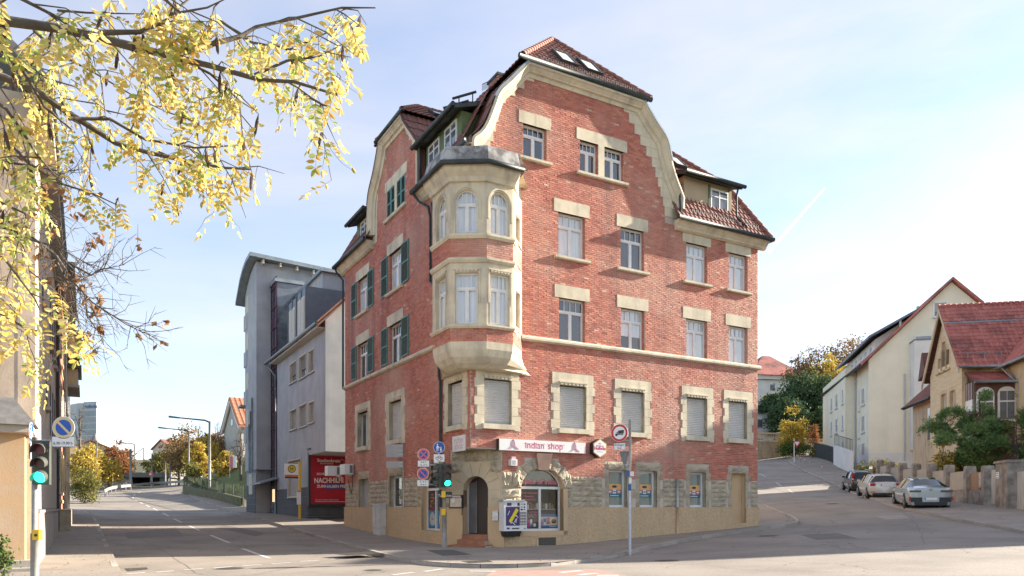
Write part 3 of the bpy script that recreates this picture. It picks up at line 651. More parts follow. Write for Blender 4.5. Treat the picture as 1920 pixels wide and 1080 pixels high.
GLi_f = [(10.1,14.4),(10.05,16.0),(9.85,16.9),(9.3,17.5),(8.8,18.1),(8.6,18.35)]; GLi_n = [(4.98,14.4),(5.0,16.6),(5.15,16.9),(5.6,17.3),(6.1,17.9),(6.45,18.35)]
SZ = .3875
def qz(z): return 14.0+math.floor((z-14.0)/SZ)*SZ+SZ/2
def rngR(z):
    if z < 3.76: return [(1.32, RW)]
    if z < EZR: return [(0, RW)]
    zq = qz(z); return [(interp(GRi_l,zq), interp(GRi_r,zq))]
def rngL(z):
    if z < 3.76: return [(1.72, LW)]
    if z < EZL: return [(0, LW)]
    zq = qz(z); return [(interp(GLi_n,zq), interp(GLi_f,zq))]
orR = (-.05,2.14,6.72,14.3); orL = (-.05,2.24,6.72,14.3)
lintR = [(h[0]-.22,h[1]+.22,h[3],h[3]+.5) for h in R3+R2]+[(2.05,3.46,16.2,16.66),(4.66,7.2,16.2,16.66),(5.7,6.06,14.9,16.3)]
lintR += [(h[0]-.2,h[1]+.2,h[3],h[3]+.34) for h in R0]
frR = [(o[0]+.05,o[1]-.05,h[2]-.2,6.86) for h, o in R1]
lintL = [(h[0]-.2,h[1]+.2,h[3],h[3]+.5) for h in L3+L2]+[(6.2,8.95,16.28,16.76),(7.4,7.72,14.9,16.3)]+[(h[0]-.2,h[1]+.2,h[3],h[3]+.42) for h in L0]
frL = [(o[0]+.05,o[1]-.05,h[2]-.2,6.88) for h, o in L1]
archR = [(1.75,4.43,2.3,2.95),(2.0,4.2,2.9,3.2),(2.3,3.85,3.2,3.45)]; archL = [(2.2,4.95,2.2,2.9),(2.45,4.65,2.9,3.2),(2.75,4.3,3.2,3.4)]
holesR = R3+R2+R4+[h for h,_ in R1]+R0+[SHR]+[orR]+lintR+frR; holesL = L3+L2+L4+[h for h,_ in L1]+L0+[SHL]+[orL]+lintL+frL
# brick walls ----------------------------------------------------
def wall(F, name, rng, holes, opens, W_, ez, gi0, gi1, ztop, arch, near, jamb_side):
    m = MB()
    base_open = opens
    cells(m, F, (1.3 if F is RF else 1.7), W_, 0.0, 3.76, base_open)
    cells(m, F, 0, W_, 3.76, 14.0, base_open)
    z = 14.0
    while z < ztop:
        zq = z+SZ/2; cells(m, F, interp(gi0,zq), interp(gi1,zq), z, min(z+SZ,ztop), base_open); z += SZ
    w = m.build(name, M['mortar'], B)
    bm_ = MB(); bricks(bm_, F, 2.79, 2.79+BH*round((ztop-2.79)/BH), rng, holes+arch, .03, near)
    # brick jambs
    for h in (R3+R2+R4 if F is RF else L3+L2+L4):
        for u, s in ((h[0],1),(h[1],-1)):
            J = Fr(F.p(u,0,0), -F.n, F.a*s); bricks(bm_, J, h[2], h[3], lambda z: [(.0,.22)], (), .02, None)
    bm_.build('brick_courses', M['brick'], w, kind='stuff')
    for P in ONE if near else ():
        MB().hexa(P, 0, (0,)).build('brick', M['brick_one'], w)
    return w
opR = R3+R2+R4+[h for h,_ in R1]+R0+[SHR]; opL = L3+L2+L4+[h for h,_ in L1]+L0+[SHL]
wR = wall(RF, 'brick_wall', rngR, holesR, opR, RW, EZR, GRi_l, GRi_r, 18.1, archR, lambda u, z: 2.8 < z < 4.45 and u < 7.4, 1)
wL = wall(LF, 'brick_wall', rngL, holesL, opL, LW, EZL, GLi_n, GLi_f, 18.35, archL, None, 1)
# back and end walls (seen only edge-on)
m = MB(); E1 = Fr(UV(RW,0), DL, DR); E2 = Fr(UV(0,LW), DR, DL)
m.quad(E1,0,LW,-1,14.0); m.quad(E2,0,RW,-1,14.4); m.build('rear_wall', M['render_tan'], B)
# windows --------------------------------------------------------
for F, hs in ((RF,R3),(RF,R2),(RF,R4),(LF,L3),(LF,L2)):
    for i, h in enumerate(hs):
        cur = 'curtain_or_dark'
        if hs is R2 and i in (0,): cur = 'dark_room'
        if hs is R3 and i == 1: cur = 'dark_room'
        if hs is R4: cur = 'dark_room'
        if hs is L2: cur = 'dark_room'
        w = window(F, h, B, .16, 'six', cur, cz=(.35 if hs is R2 and i == 1 else 0))
        r = MB(); reveal(r, F, h, .3); r.build('reveal', M['mortar'], w)
        if hs is not R4: lintel_sill(F, h, w, True, hs in (R3,L3))
h = R4[0]; lintel_sill(RF, h, B, True, True, .19, .46)
hh = (4.84,7.03,14.95,16.2); lintel_sill(RF, hh, B, True, True, .16, .46); MB().box(RF,5.73,6.03,-.2,.03,14.95,16.2).build('mullion', M['stone'], B)
hh = (6.45,8.70,14.98,16.28); lintel_sill(LF, hh, B, True, True, .25, .48); MB().box(LF,7.42,7.70,-.2,.03,14.98,16.28).build('mullion', M['stone'], B)
for F, L_ in ((RF,R1),(LF,L1)):
    for i, (h, o) in enumerate(L_):
        if F is LF and i == 0: w = window(F, h, B, .2, 'two', 'dark_room')
        else: w = roller(F, h, B, .17, .10 if (F is RF and i in (0,2)) or F is LF else 0)
        r = MB(); reveal(r, F, h, .3); r.build('reveal', M['stone'], w)
        stone_frame(F, h, o, w, 6.86)
def shutter(F, u0, u1, z0, z1, off, parent):
    m = MB(); t = .055
    m.box(F,u0,u0+t,off,off+.035,z0,z1); m.box(F,u1-t,u1,off,off+.035,z0,z1)
    zm = (z0+z1)/2
    for a, b in ((z0,z0+t),(z1-t,z1),(zm-t/2,zm+t/2)): m.box(F,u0+t,u1-t,off,off+.034,a,b)
    o = m.build('shutter', M['shutter_edge'], parent)
    s = MB(); n = int((z1-z0)/.05)
    for k in range(n):
        a = z0+t+(z1-z0-2*t)*k/n; b = z0+t+(z1-z0-2*t)*(k+1)/n
        s.face([F.p(u0+t,off+.03,a),F.p(u1-t,off+.03,a),F.p(u1-t,off+.005,b),F.p(u0+t,off+.005,b)])
    s.build('louvre', M['shutter_green'], o); 
    return o
for h in L3+L2:
    for a, b in ((h[1]+.06,h[1]+.92),(h[0]-.92,h[0]-.06)): shutter(LF, a, b, h[2]-.02 if h in L3 else h[2]+.12, h[3]+.02, .03, B)
for h in L4:
    c = (h[0]+h[1])/2
    for a, b in ((h[0]-.02,c-.01),(c+.01,h[1]+.02)): shutter(LF, a, b, h[2], h[3], -.02, B)
# stone plinth zone, small windows, plaster base -----------------
for F, hs in ((RF,R0),(LF,L0)):
    for i, h in enumerate(hs):
        if F is RF and i == 3:
            m = MB(); reveal(m, F, h, .25); m.quad(F,h[0],h[1],h[2],h[3],-.24); w = m.build('blind_niche', M['render_smooth'], B)
        elif F is LF and i == 0:
            m = MB(); m.quad(F,h[0],h[1],h[2],h[3],-.25); w = m.build('window_board', M['paint_grey'], B); m = MB(); reveal(m,F,h,.3); m.build('reveal', M['rubble'], w)
        else:
            w = window(F, h, B, .2, 'one', 'dim_blind' if F is RF else 'dark_room', fw=.09, gl='glass'); m = MB(); reveal(m,F,h,.3); m.build('reveal', M['rubble'], w)
        block(F, h[0]-.2, h[1]+.2, h[3]+.004, h[3]+(.33 if F is RF else .41), B, 'lintel', 'rubble', .06, 8, 3)
        zz = h[3] if F is RF else h[3]
        for s, (a, b) in ((0,(h[0]-.19,h[0])),(1,(h[1],h[1]+.19))):
            n = 4
            for k in range(n):
                e = .14 if k % 2 else .0; p, q = (a-e,b) if s == 0 else (a,b+e)
                block(F, p, q, ZP+(zz-ZP)*k/n+.005, ZP+(zz-ZP)*(k+1)/n-.005, B, 'stone', 'rubble', .03)
jR = [(h[0]-.33,h[1]+.33,1.5,h[3]+.3) for h in R0]; jL = [(h[0]-.33,h[1]+.33,1.4,h[3]+.3) for h in L0]
rubble(RF, 4.43, RW, ZP, ZS, jR, B, 6); rubble(LF, 4.98, LW, ZP, ZS+.05, jL, B, 6)
for a, b, c, d in ((1.30,1.72,2.32,2.93),(1.72,2.12,2.32,2.93),(1.30,2.13,1.95,2.31),(1.3,1.75,1.61,1.94),(1.75,2.13,1.61,1.94),(4.06,4.42,2.34,2.9),(4.06,4.42,1.96,2.33),(4.06,4.42,1.61,1.95)): block(RF,a,b,c,d,B,'stone','rubble',.11 if a < 2.2 else .05,6,5)
for a, b, c, d in ((1.74,2.2,2.3,2.9),(2.2,2.55,2.3,2.75),(1.74,2.55,1.95,2.29),(1.74,2.55,1.61,1.94),(4.53,4.97,2.3,2.85),(4.53,4.97,1.95,2.29),(4.53,4.97,1.61,1.94)): block(LF,a,b,c,d,B,'stone','rubble',.06,5,4)
voussoirs(RF, 3.09, 2.32, .95, .76, .44, 8, B, 'rubble', True, (.22,.36,3.02,3.66,.20))
voussoirs(LF, 3.54, 2.3, .97, .70, .42, 8, B, 'rubble', True, (.2,.33,2.95,3.5,.16))
# rendered base: solid skirt with openings
m = MB(); 
def skirt(F, u0, u1, holes):
    for p, q in minus([(u0,u1)], [(h[0],h[1]) for h in holes if h[2] < ZP-.05]): m.box(F,p,q,-.05,.06,-1.2,ZP)
    for h in holes:
        if h[2] < ZP-.05: m.box(F,max(h[0],u0),min(h[1],u1),-.05,.06,-1.2,h[2])
skirt(RF, 1.3, RW+.06, R0+[SHR]); skirt(LF, 1.7, LW+.06, L0+[SHL]); m.build('rendered_base', M['render_tan'], B)
m = MB()      # smooth border round the shop window, grille
for a, b, c, d in ((4.03,4.22,.52,2.32),(2.15,4.22,.5,.68)): m.box(RF,a,b,-.28,.075,c,d)
archreveal(m, RF, 3.09, 2.32, .94, .76, .68, .28); m.build('window_surround', M['render_smooth'], B); m = MB(); archreveal(m, LF, 3.54, 2.3, .96, .70, .64, .28); m.build('window_surround', M['render_smooth'], B)
m = MB(); spandrel(m, RF, 3.09, 2.32, .94, .76, 3.12, 2.1, 4.08, -.02); spandrel(m, LF, 3.54, 2.3, .96, .7, 3.06, 2.55, 4.53, -.02); m.build('spandrel', M['mortar'], B)
u0, z0 = pl(RF,1009,1008,.06); u1, z1 = pl(RF,1042,1022,.06); pm('grille', (.10,.085,.075), (.16,.14,.12), 30, .7, metal=.3)
m = MB(); m.box(RF,u0,u1,.055,.068,z1,z0)
for k in range(7): zz = z1+(z0-z1)*(k+.5)/7; m.box(RF,u0,u1,.068,.08,zz-.012,zz+.012)
m.build('vent_grille', M['grille'], B); m = MB()
for a, b, c, d in ((u0-.06,u1+.06,z0,z0+.05),(u0-.06,u1+.06,z1-.05,z1),(u0-.06,u0,z1,z0),(u1,u1+.06,z1,z0)): m.box(RF,a,b,.05,.085,c,d)
m.build('grille_frame', M['render_smooth'], B)
# string course, cornices ---------------------------------------
m = MB(); prof = [(0,0),(0,.09),(.06,.13),(.14,.13),(.20,.05),(.2,0)]
for F, a, b in ((RF,2.1,RW+.12),(LF,2.2,LW+.1)):
    m = MB(); sweep(m, F, [(a,8.13),(b,8.13)], prof, 0, 1); m.build('string_course', M['stone'], B)
m = MB(); cprof = [(0,0),(0,.42),(.10,.42),(.16,.34),(.30,.22),(.36,.20),(.42,.10),(.42,0)]
for F_, P_ in ((RF,[(9.75,EZR+.16),(RW+.35,EZR+.16)]),(LF,[(-.3,EZL+.16),(4.35,EZL+.16)]),(LF,[(10.6,EZL+.16),(LW+.35,EZL+.16)])): m = MB(); sweep(m, F_, P_, cprof); m.build('cornice', M['stone'], B)
# stepped gable stones and curved mouldings ---------------------
def gable_stones(F, ol, orr, il, ir, z0, zt):
    z = 14.0
    while z < zt-.02:
        z1 = min(z+SZ, zt); zq = z+SZ/2
        if z1 > z0:
            for po, pi in ((ol,il),(orr,ir)):
                a = interp(pi,zq); b0, b1 = interp(po,z), interp(po,z1); s = .02 if a > b0 else -.02
                MB().prism(F, [(a,z+.004),(a,z1-.004),(b1,z1-.004),(b0,z+.004)], -.1, .03).build('stone', M['stone'], B)
        z = z1
gable_stones(RF, GRo_l, sorted(GRo_r,key=lambda p:p[1]), GRi_l, GRi_r, 13.9, 18.25); gable_stones(LF, GLo_n, GLo_f, GLi_n, GLi_f, 14.4, 18.4)
mp_ = [(0,-.05),(0,.34),(.09,.36),(.12,.30),(.24,.20),(.27,.20),(.30,.11),(.42,.07),(.42,.0)]
def dense(P, k=4):
    Q = smoothline([(p[0],p[1]) for p in P], k*len(P)); return [(q.x,q.y) for q in Q]
pathR = dense(GRo_l)+dense(sorted(GRo_r,key=lambda p:-p[1])); pathL = dense(sorted(GLo_f,key=lambda p:p[1]))+dense(sorted(GLo_n,key=lambda p:-p[1]))
pathR[0] = (-.1,14.75)
m = MB(); sweep(m, RF, [p for p in pathR if p[1] > 14.2], mp_, 0, 1); m.build('gable_moulding', M['stone'], B)
m = MB(); sweep(m, LF, [p for p in pathL if p[1] > 14.4], mp_, 0, -1); m.build('gable_moulding', M['stone'], B)
MB().prism(RF, [(2.2,18.0),(7.95,18.0),(7.9,18.45),(2.25,18.45)], -.1, .02).build('gable_frieze', M['stone'], B)
MB().prism(LF, [(6.0,18.3),(9.1,18.3),(9.05,18.72),(6.1,18.72)], -.1, .02).build('gable_frieze', M['stone'], B)
# roof -----------------------------------------------------------
rt = MB(); rb = MB(); rr = MB()
def plane(pts, tile=True, **k):
    P = [UV(*p) for p in pts]; rb.face(P)
    if tile: tiles(rt, P, **k)
e = .42; iz, I1, top, I2 = 16.6, 1.0, 20.9, 5.2
# main mansard: R side, right end, L side
plane([(9.6,-e,13.95),(RW+e,-e,13.95),(RW-I1,I1,iz),(9.6,I1,iz)], curve=.03)
plane([(9.0,I1,iz),(RW-I1,I1,iz),(RW-I2,I2,top),(8.0,I2,top)])
plane([(RW+e,-e,13.95),(RW+e,LW+e,13.95),(RW-I1,LW-I1,iz),(RW-I1,I1,iz)], tile=False); plane([(RW-I1,I1,iz),(RW-I1,LW-I1,iz),(RW-I2,LW-I2,top),(RW-I2,I2,top)], tile=False)
plane([(-e,.2,14.65),(-e,4.4,14.65),(I1,4.4,17.4),(I1,.2,17.4)]); plane([(-e,10.5,14.65),(-e,LW+e,14.65),(I1,LW-I1,17.4),(I1,10.5,17.4)])
plane([(I1,.6,17.4),(I1,LW-I1,17.4),(I2-.6,LW-I2,top),(I2-.6,I2,top)]); plane([(-e,LW+e,14.65),(RW+e,LW+e,13.95),(RW-I1,LW-I1,iz),(I1,LW-I1,17.4)], tile=False); plane([(I2-.6,I2,top),(RW-I2,I2,top),(RW-I2,LW-I2,top),(I2-.6,LW-I2,top)], tile=False)
# R gable roof: flared sides extruded back, upper slopes, half hip
def flare(path, axis, depth, o0, tile_last):
    for (a,za),(b,zb) in zip(path, path[1:]):
        q = [(a,o0,za),(b,o0,zb),(b,depth,zb),(a,depth,za)] if axis == 'R' else [(o0,a,za),(o0,b,zb),(depth,b,zb),(depth,a,za)]
        rb.face([UV(*p) for p in q])
        if tile_last: tiles(rt, [UV(*p) for p in q], th=max(.2,math.hypot(b-a,zb-za)), curve=.03)
sh_ = lambda P, d: [(u+d, z+.03) for u, z in P]
flare(sh_(GRo_l,-.03), 'R', 4, -.30, True); flare(sh_(GRo_r,.03), 'R', 4, -.30, True)
flare(sh_(GLo_f,.03), 'L', 4, -.30, True); flare(sh_(GLo_n,-.03), 'L', 4, -.30, True)
AP = (5.07,2.4,21.55)
plane([(2.0,-.38,18.5),(8.15,-.38,18.5),AP]); plane([(8.15,-.38,18.5),AP,(5.07,8,21.55),(8.15,8,18.5)]); plane([(2.0,-.38,18.5),AP,(5.07,8,21.55),(2.0,8,18.5)])
AL = (1.0,7.55,20.0)
plane([(-.36,5.95,18.78),(-.36,9.2,18.78),AL]); plane([(-.36,5.95,18.78),AL,(5.0,7.55,20.0),(5.0,5.95,18.78)]); plane([(-.36,9.2,18.78),AL,(5.0,7.55,20.0),(5.0,9.2,18.78)])
roof = rb.build('roof', M['roof_base'], B); rt.build('roof_tiles', M['roof_tile'], roof, kind='stuff')
for a, b in (((8.15,-.38,18.55),AP),((2.0,-.38,18.55),AP),(AP,(5.07,8,21.6)),(AL,(5,7.55,20.05)),((-.36,5.95,18.8),AL),((-.36,9.2,18.8),AL),((RW+e,-e,14.0),(RW-I1,I1,iz+.05)),((RW-I1,I1,iz+.05),(RW-I2,I2,top+.05))): ridge(rr, UV(*a), UV(*b))
rr.build('ridge_tiles', M['ridge_tile'], roof, smooth=True, kind='stuff')
gutter('gutter', [UV(1.85,-.36,18.5),UV(8.2,-.36,18.5)], B, .10); gutter('gutter', [UV(-.36,5.8,18.78),UV(-.36,9.35,18.78)], B, .09)
gutter('gutter', [UV(9.55,-.50,13.9),UV(RW+.5,-.50,13.9)], B, .095); gutter('gutter', [UV(RW+.5,-.5,13.9),UV(RW+.5,LW,13.9)], B, .09)
gutter('gutter', [UV(-.52,-.75,14.6),UV(-.52,4.45,14.6)], B, .10); gutter('gutter', [UV(-.52,10.45,14.6),UV(-.52,LW+.5,14.6)], B, .10)
gutter('gutter', [UV(-.3,9.55,18.72),UV(-.3,9.3,18.75)], B, .07)
# sheet-metal verge on the gable curve
m = MB(); vp = [(-.045,-.4),(-.045,.37),(.03,.37),(.03,.34)]
sweep(m, RF, [p for p in pathR if 16.6 < p[1] and p[0] < 4], vp, 0, 1); m.build('verge_sheet', M['zinc'], B); m = MB(); sweep(m, RF, [p for p in pathR if 16.2 < p[1] and p[0] > 6], vp, 0, 1); m.build('verge_sheet', M['zinc'], B)
m = MB(); sweep(m, LF, [p for p in pathL if p[1] > 16.0 and p[0] > 7], vp, 0, -1); m.build('verge_sheet', M['roof_base'], B); m = MB(); sweep(m, LF, [p for p in pathL if p[1] > 16.6 and p[0] < 7], vp, 0, -1); m.build('verge_sheet', M['roof_base'], B)
# roof windows
def skylight(c, e1, e2, n, w, h, parent):
    """c centre, e1 along the eave, e2 up the slope"""
    m = MB(); f = .07
    def bx(a,b,cc,d,lo,hi):
        m.hexa([c+e1*p+e2*q+n*lo for p,q in ((a,cc),(b,cc),(b,d),(a,d))]+[c+e1*p+e2*q+n*hi for p,q in ((a,cc),(b,cc),(b,d),(a,d))])
    bx(-w/2,-w/2+f,-h/2,h/2,0,.14); bx(w/2-f,w/2,-h/2,h/2,0,.14); bx(-w/2+f,w/2-f,-h/2,-h/2+f,0,.14); bx(-w/2+f,w/2-f,h/2-f,h/2,0,.14)
    o = m.build('skylight', M['gutter'], parent)
    MB().face([c+e1*p+e2*q+n*.11 for p,q in ((-w/2+f,-h/2+f),(w/2-f,-h/2+f),(w/2-f,h/2-f),(-w/2+f,h/2-f))]).build('pane', M['roller'], o); return o
def onroof(pts): 
    P = [UV(*p) for p in pts]; n = (P[1]-P[0]).cross(P[2]-P[0]).normalized(); n = n if n.z > 0 else -n
    e1 = Vector((0,0,1)).cross(n).normalized(); return n, e1, n.cross(e1)
n, e1, e2 = onroof([(2.0,-.38,18.5),(8.15,-.38,18.5),AP])
for u in (4.45,5.65): skylight(UV(u,.55,19.5)+n*.03, e1, e2, n, .78, 1.15, roof)
n, e1, e2 = onroof([(9.0,I1,iz),(RW-I1,I1,iz),(RW-I2,I2,top)]); skylight(UV(11.4,1.75,17.4)+n*.03, e1, e2, n, .7, 1.0, roof)
n, e1, e2 = onroof([(-.36,5.95,18.78),AL,(5.0,7.55,20.0)]); skylight(UV(1.6,6.55,19.25)+n*.03, e1, e2, n, .7, .8, roof)
def snowguard(a, b, up, parent, h=.22):
    m = MB(); a, b = Vector(a), Vector(b); n = int((b-a).length/.11); u = Vector((0,0,1))
    for z in (.03,h): m.tube([a+u*z,b+u*z],.010,5)
    for k in range(n+1): p = a.lerp(b,k/n); m.tube([p,p+u*h],.006,4)
    m.build('snow_guard', M['gutter'], parent)
snowguard(UV(2.9,-.22,18.66), UV(7.6,-.22,18.66), 0, roof); snowguard(UV(10.6,-.22,14.3), UV(14.6,-.22,14.3), 0, roof); snowguard(UV(-.2,.8,15.0), UV(-.2,4.2,15.0), 0, roof); snowguard(UV(-.2,11,15.0), UV(-.2,15,15.0), 0, roof)
# dormers
def dormer(F, u0, u1, z0, z1, off, depth, wins, clad, parent):
    m = MB(); m.box(F,u0,u1,off-depth,off,z0,z1); d = m.build('dormer', M[clad], parent)
    r = MB(); P = [F.p(u0-.25,off+.42,z1+.0),F.p(u1+.25,off+.42,z1+.0),F.p(u1+.25,off-depth,z1+1.0),F.p(u0-.25,off-depth,z1+1.0)]
    r.hexa([p-Vector((0,0,.12)) for p in P]+[p+Vector((0,0,.03)) for p in P]); rf = r.build('dormer_roof', M['gutter'], d); t = MB(); tiles(t, [p+Vector((0,0,.03)) for p in P]); t.build('roof_tiles', M['roof_tile'], rf, kind='stuff')
    gutter('gutter', [F.p(u0-.35,off+.5,z1-.02),F.p(u1+.35,off+.5,z1-.02)], d, .085)
    for a, b, c, e_ in wins:
        w = MB(); fw = .07
        for q in ((a,a+fw,c,e_),(b-fw,b,c,e_),(a+fw,b-fw,c,c+fw),(a+fw,b-fw,e_-fw,e_),((a+b)/2-.03,(a+b)/2+.03,c+fw,e_-fw)): w.box(F,q[0],q[1],off+.002,off+.05,q[2],q[3])
        zt = c+(e_-c)*.7; w.box(F,a+fw,b-fw,off+.002,off+.045,zt-.025,zt+.025); w.build('window', M['window_white'], d); MB().quad(F,a+fw,b-fw,c+fw,e_-fw,off+.02).build('pane', M['glass_dark'], d)
    return d
gd = pm('glass_dark', (.10,.12,.14), (.16,.18,.20), 2, .05, spec=.9, coat=.6); pm('green_wood', (.13,.17,.07), (.11,.15,.06), 3, .7)
pm('plaster_beige', (.50,.40,.26), (.44,.35,.23), 1.5, .9, .2, 40)
dormer(LF, .75, 4.1, 14.6, 16.45, .0, 2.6, [(1.1,2.2,15.25,16.3),(2.7,3.8,15.25,16.3)], 'green_wood', B)
dormer(LF, 11.0, 13.2, 14.6, 16.2, .0, 2.4, [(11.3,12.5,15.2,16.05)], 'green_wood', B)
d = dormer(RF, 10.45, 13.3, 14.0, 16.05, -.15, 2.6, [(11.98,13.05,14.72,15.82)], 'plaster_beige', B)
MB().box(RF,11.86,11.96,-.17,-.11,14.6,15.95).box(RF,13.07,13.16,-.17,-.11,14.6,15.95).build('window_trim', M['green_wood'], d)
# chimney, sweep's walkway, rails
m = MB(); c = at(938,150,37); f0 = Fr(c, DR); m.box(f0,-.4,.4,-.5,.5,18,c.z-.1,0); m.box(f0,-.46,.46,-.56,.56,c.z-.1,c.z+.02,1); m.build('chimney', [M['brick_one'],M['gutter']], roof)
m = MB()
for x0,y0,x1,y1,Y in ((831,203,879,189,31.5),(848,185,893,172,33.2)):
    a, b = at(x0,y0,Y), at(x1,y1,Y); m.tube([a,b],.055,6)
    for k in (.28,.85): p = a.lerp(b,k); m.tube([p,p-Vector((0,0,1.5))],.03,6)
m.build('roof_rail', M['gutter'], roof)
a, b = UV(.95,.9,17.5), UV(3.6,4.0,20.2); m = MB(); 
for k in range(31): p = a.lerp(b,k/30); m.tube([p,p+Vector((0,0,.26))],.007,4)
m.tube([a+Vector((0,0,.26)),b+Vector((0,0,.26))],.012,5); m.build('snow_guard', M['gutter'], roof)
# downpipes
def pipe(P, r=.055, mat='gutter', name='downpipe', par=None): return MB().tube(P, r, 8).build(name, M[mat], par or B, smooth=True)
pipe([UV(-.5,4.3,14.5),UV(-.35,4.0,14.1),UV(-.12,3.6,13.8),UV(-.12,3.4,13.3),UV(-.12,3.4,10.7),UV(-.12,3.0,10.5)])
pipe([UV(-.12,2.55,7.6),UV(-.12,2.55,6.75),UV(-.12,2.42,6.5),UV(-.12,2.42,4.9),UV(-.12,2.40,3.0),UV(-.12,2.40,1.6)])
pipe([UV(-.5,LW+.25,14.5),UV(-.4,LW+.15,14.2),UV(-.1,LW+.12,13.9),UV(-.1,LW+.12,8)])
pipe([UV(-.3,4.12,16.6),UV(-.28,4.1,15.8),UV(-.28,4.1,14.9)]); pipe([UV(9.9,-.3,15.4),UV(9.85,-.25,14.9),UV(9.85,-.3,14.0)],.045)
pipe([UV(13.35,-.2,16.0),UV(13.3,-.15,15.6),UV(13.3,-.15,14.7),UV(13.7,-.4,14.2)],.045)
u, _ = pl(RF,1270,950,.1); pipe([RF.p(u,.11,.2),RF.p(u,.11,ZP)],.05,'render_smooth','standpipe'); pipe([RF.p(u,.11,ZP),RF.p(u,.11,ZS)],.05,'paint_grey','standpipe')
# oriel ----------------------------------------------------------
OP = [(2.18,0),(1.28,-.9),(.2,-.9),(-.9,-.2),(-.9,1.38),(0,2.28)]; OC = (.35,.35)
def ring(d, z, sc=None):
    """oriel outline pushed out by d"""
    P = [Vector((p[0],p[1])) for p in OP]; o = []
    for i, p in enumerate(P):
        if i == 0: o.append((p.x+d*1.0, .02)); continue
        if i == 5: o.append((.02, p.y+d*1.0)); continue
        a = (p-P[i-1]).normalized(); b = (P[i+1]-p).normalized(); na = Vector((a.y,-a.x))*-1; nb = Vector((b.y,-b.x))*-1
        n = (na+nb).normalized(); o.append(tuple(p+n*(d/max(.4,n.dot(na)))*-1))
    return [UV(x,y,z) for x, y in o]
# make sure rings grow outwards
if (ring(.1,0)[2]-UV(.35,.35)).length < (ring(0,0)[2]-UV(.35,.35)).length:
    _r0 = ring; ring = lambda d, z: _r0(-d, z)
def fixend(R_): return R_
def loft(mb, rings, mi=0, capb=False, capt=False):
    for a, b in zip(rings, rings[1:]):
        for i in range(len(a)-1): mb.face([a[i],a[i+1],b[i+1],b[i]], mi)
    if capb: mb.face(rings[0][::-1], mi)
    if capt: mb.face(rings[-1], mi)
O_ = MB(); bz = [(-.62,6.62),(-.45,6.66),(-.25,6.80),(-.10,7.0),(-.02,7.25),(0.0,7.52)]
loft(O_, [ring(d,z) for d,z in bz], capb=True); oriel = O_.build('oriel', M['stone'], B)
def band(z0, z1, d, mid=None):
    R_ = [ring(-.02,z0), ring(d*.5,z0), ring(d,z0+(z1-z0)*.45), ring(d,z1-.03), ring(-.02,z1)]; m = MB(); loft(m, R_); return m.build('moulding', M['stone'], oriel)
ow = MB(); loft(ow, [ring(-.012,7.5), ring(-.012,8.12)]); loft(ow, [ring(-.012,10.3), ring(-.012,11.3)]); owo = ow.build('oriel_wall', M['mortar'], oriel)
ob = MB(); of = []
for i in range(5):
    a, b = UV(*OP[i]), UV(*OP[i+1]); d = b-a; L_ = d.length; nn = Vector((d.y,-d.x,0)).normalized(); mid = (a+b)/2
    if nn.dot(mid-UV(.8,.8)) < 0: nn = -nn
    F = Fr(a, d, nn); of.append((F, L_))
    for z0, z1 in ((7.52,7.98),(10.5,11.2)): bricks(ob, Fr(a-nn*.012,d,nn), z0, z0+BH*round((z1-z0)/BH), lambda z: [(0,L_)], (), .0 if i % 2 else .12)
ob.build('brick_courses', M['brick'], owo, kind='stuff')
band(7.98,8.14,.10); band(10.33,10.52,.10); band(11.18,11.38,.10)
for i, (F, L_) in enumerate(of):
    og = MB()
    w0, w1 = {0:(.35,.8),1:(.19,.93),2:(.24,.86),3:(.22,.78),4:(.35,.8)}[i]; u0, u1 = L_*w0, L_*w1
    if i in (1,): u0, u1 = .14, .94
    if i in (1,2,3):
        h = (u0,u1,8.14,9.98); cells(og, F, 0, L_, 8.12, 10.34, [h]); reveal(og, F, h, .2)
        window(F, h, oriel, .13, 'six', 'curtain_or_dark')
        m = MB(); nn_ = 6; w = (u1-u0)/nn_
        for k in range(nn_): c = u0+w*(k+.5); m.prism(F, [(c+w*.46*math.cos(a), 10.08-.07*math.sin(a)) for a in [math.pi*j/6 for j in range(7)]], .0, .05)
        m.box(F,u0-.08,u1+.08,0,.06,10.08,10.13); m.box(F,u0-.08,u0-.03,0,.03,8.9,10.08); m.box(F,u1+.03,u1+.08,0,.03,8.9,10.08); m.build('scalloped_moulding', M['stone'], oriel)
        og.build('oriel_stonework', M['stone'], oriel); og = MB()
        c, a = (u0+u1)/2, (u1-u0)/2; zs = 12.45; h = (u0,u1,11.38,zs); og.quad(F,0,u0,11.36,13.2); og.quad(F,u1,L_,11.36,13.2); spandrel(og, F, c, zs, a, .5, 13.2, u0, u1, 0); archreveal(og, F, c, zs, a, .5, 11.38, .22, 0, 16, 0)
        m = MB(); PP = [(c-(a+.05)*math.cos(math.pi*k/16), zs+.55*math.sin(math.pi*k/16)) for k in range(17)]; PP = [(c-a-.05,11.9)]+PP+[(c+a+.05,11.9)]
        sweep(m, F, PP, [(0,0),(0,.04),(-.06,.04),(-.06,0)], 0, 1); m.build('hood_moulding', M['stone'], oriel)
        w = window(F, (u0,u1,11.38,zs+.52), oriel, .13, 'six', 'curtain_or_dark', split=.66)
        m = MB(); spandrel(m, F, c, zs, a-.05, .44, zs+.54, u0, u1, -.115); m.build('arch_frame', M['window_white'], w)
    elif i in (0,4):
        for z0, z1, zt in ((8.12,10.34,9.6),(11.36,13.2,12.4)):
            og = MB() if z0 > 9 and not og.build('oriel_stonework', M['stone'], oriel).hide_render else og
            h = (L_*.25,L_*.7,z0+.15,zt); cells(og, F, 0, L_, z0, z1, [h]); reveal(og, F, h, .12); og.quad(F,h[0],h[1],h[2],h[3],-.12)
    og.build('oriel_stonework', M['stone'], oriel)
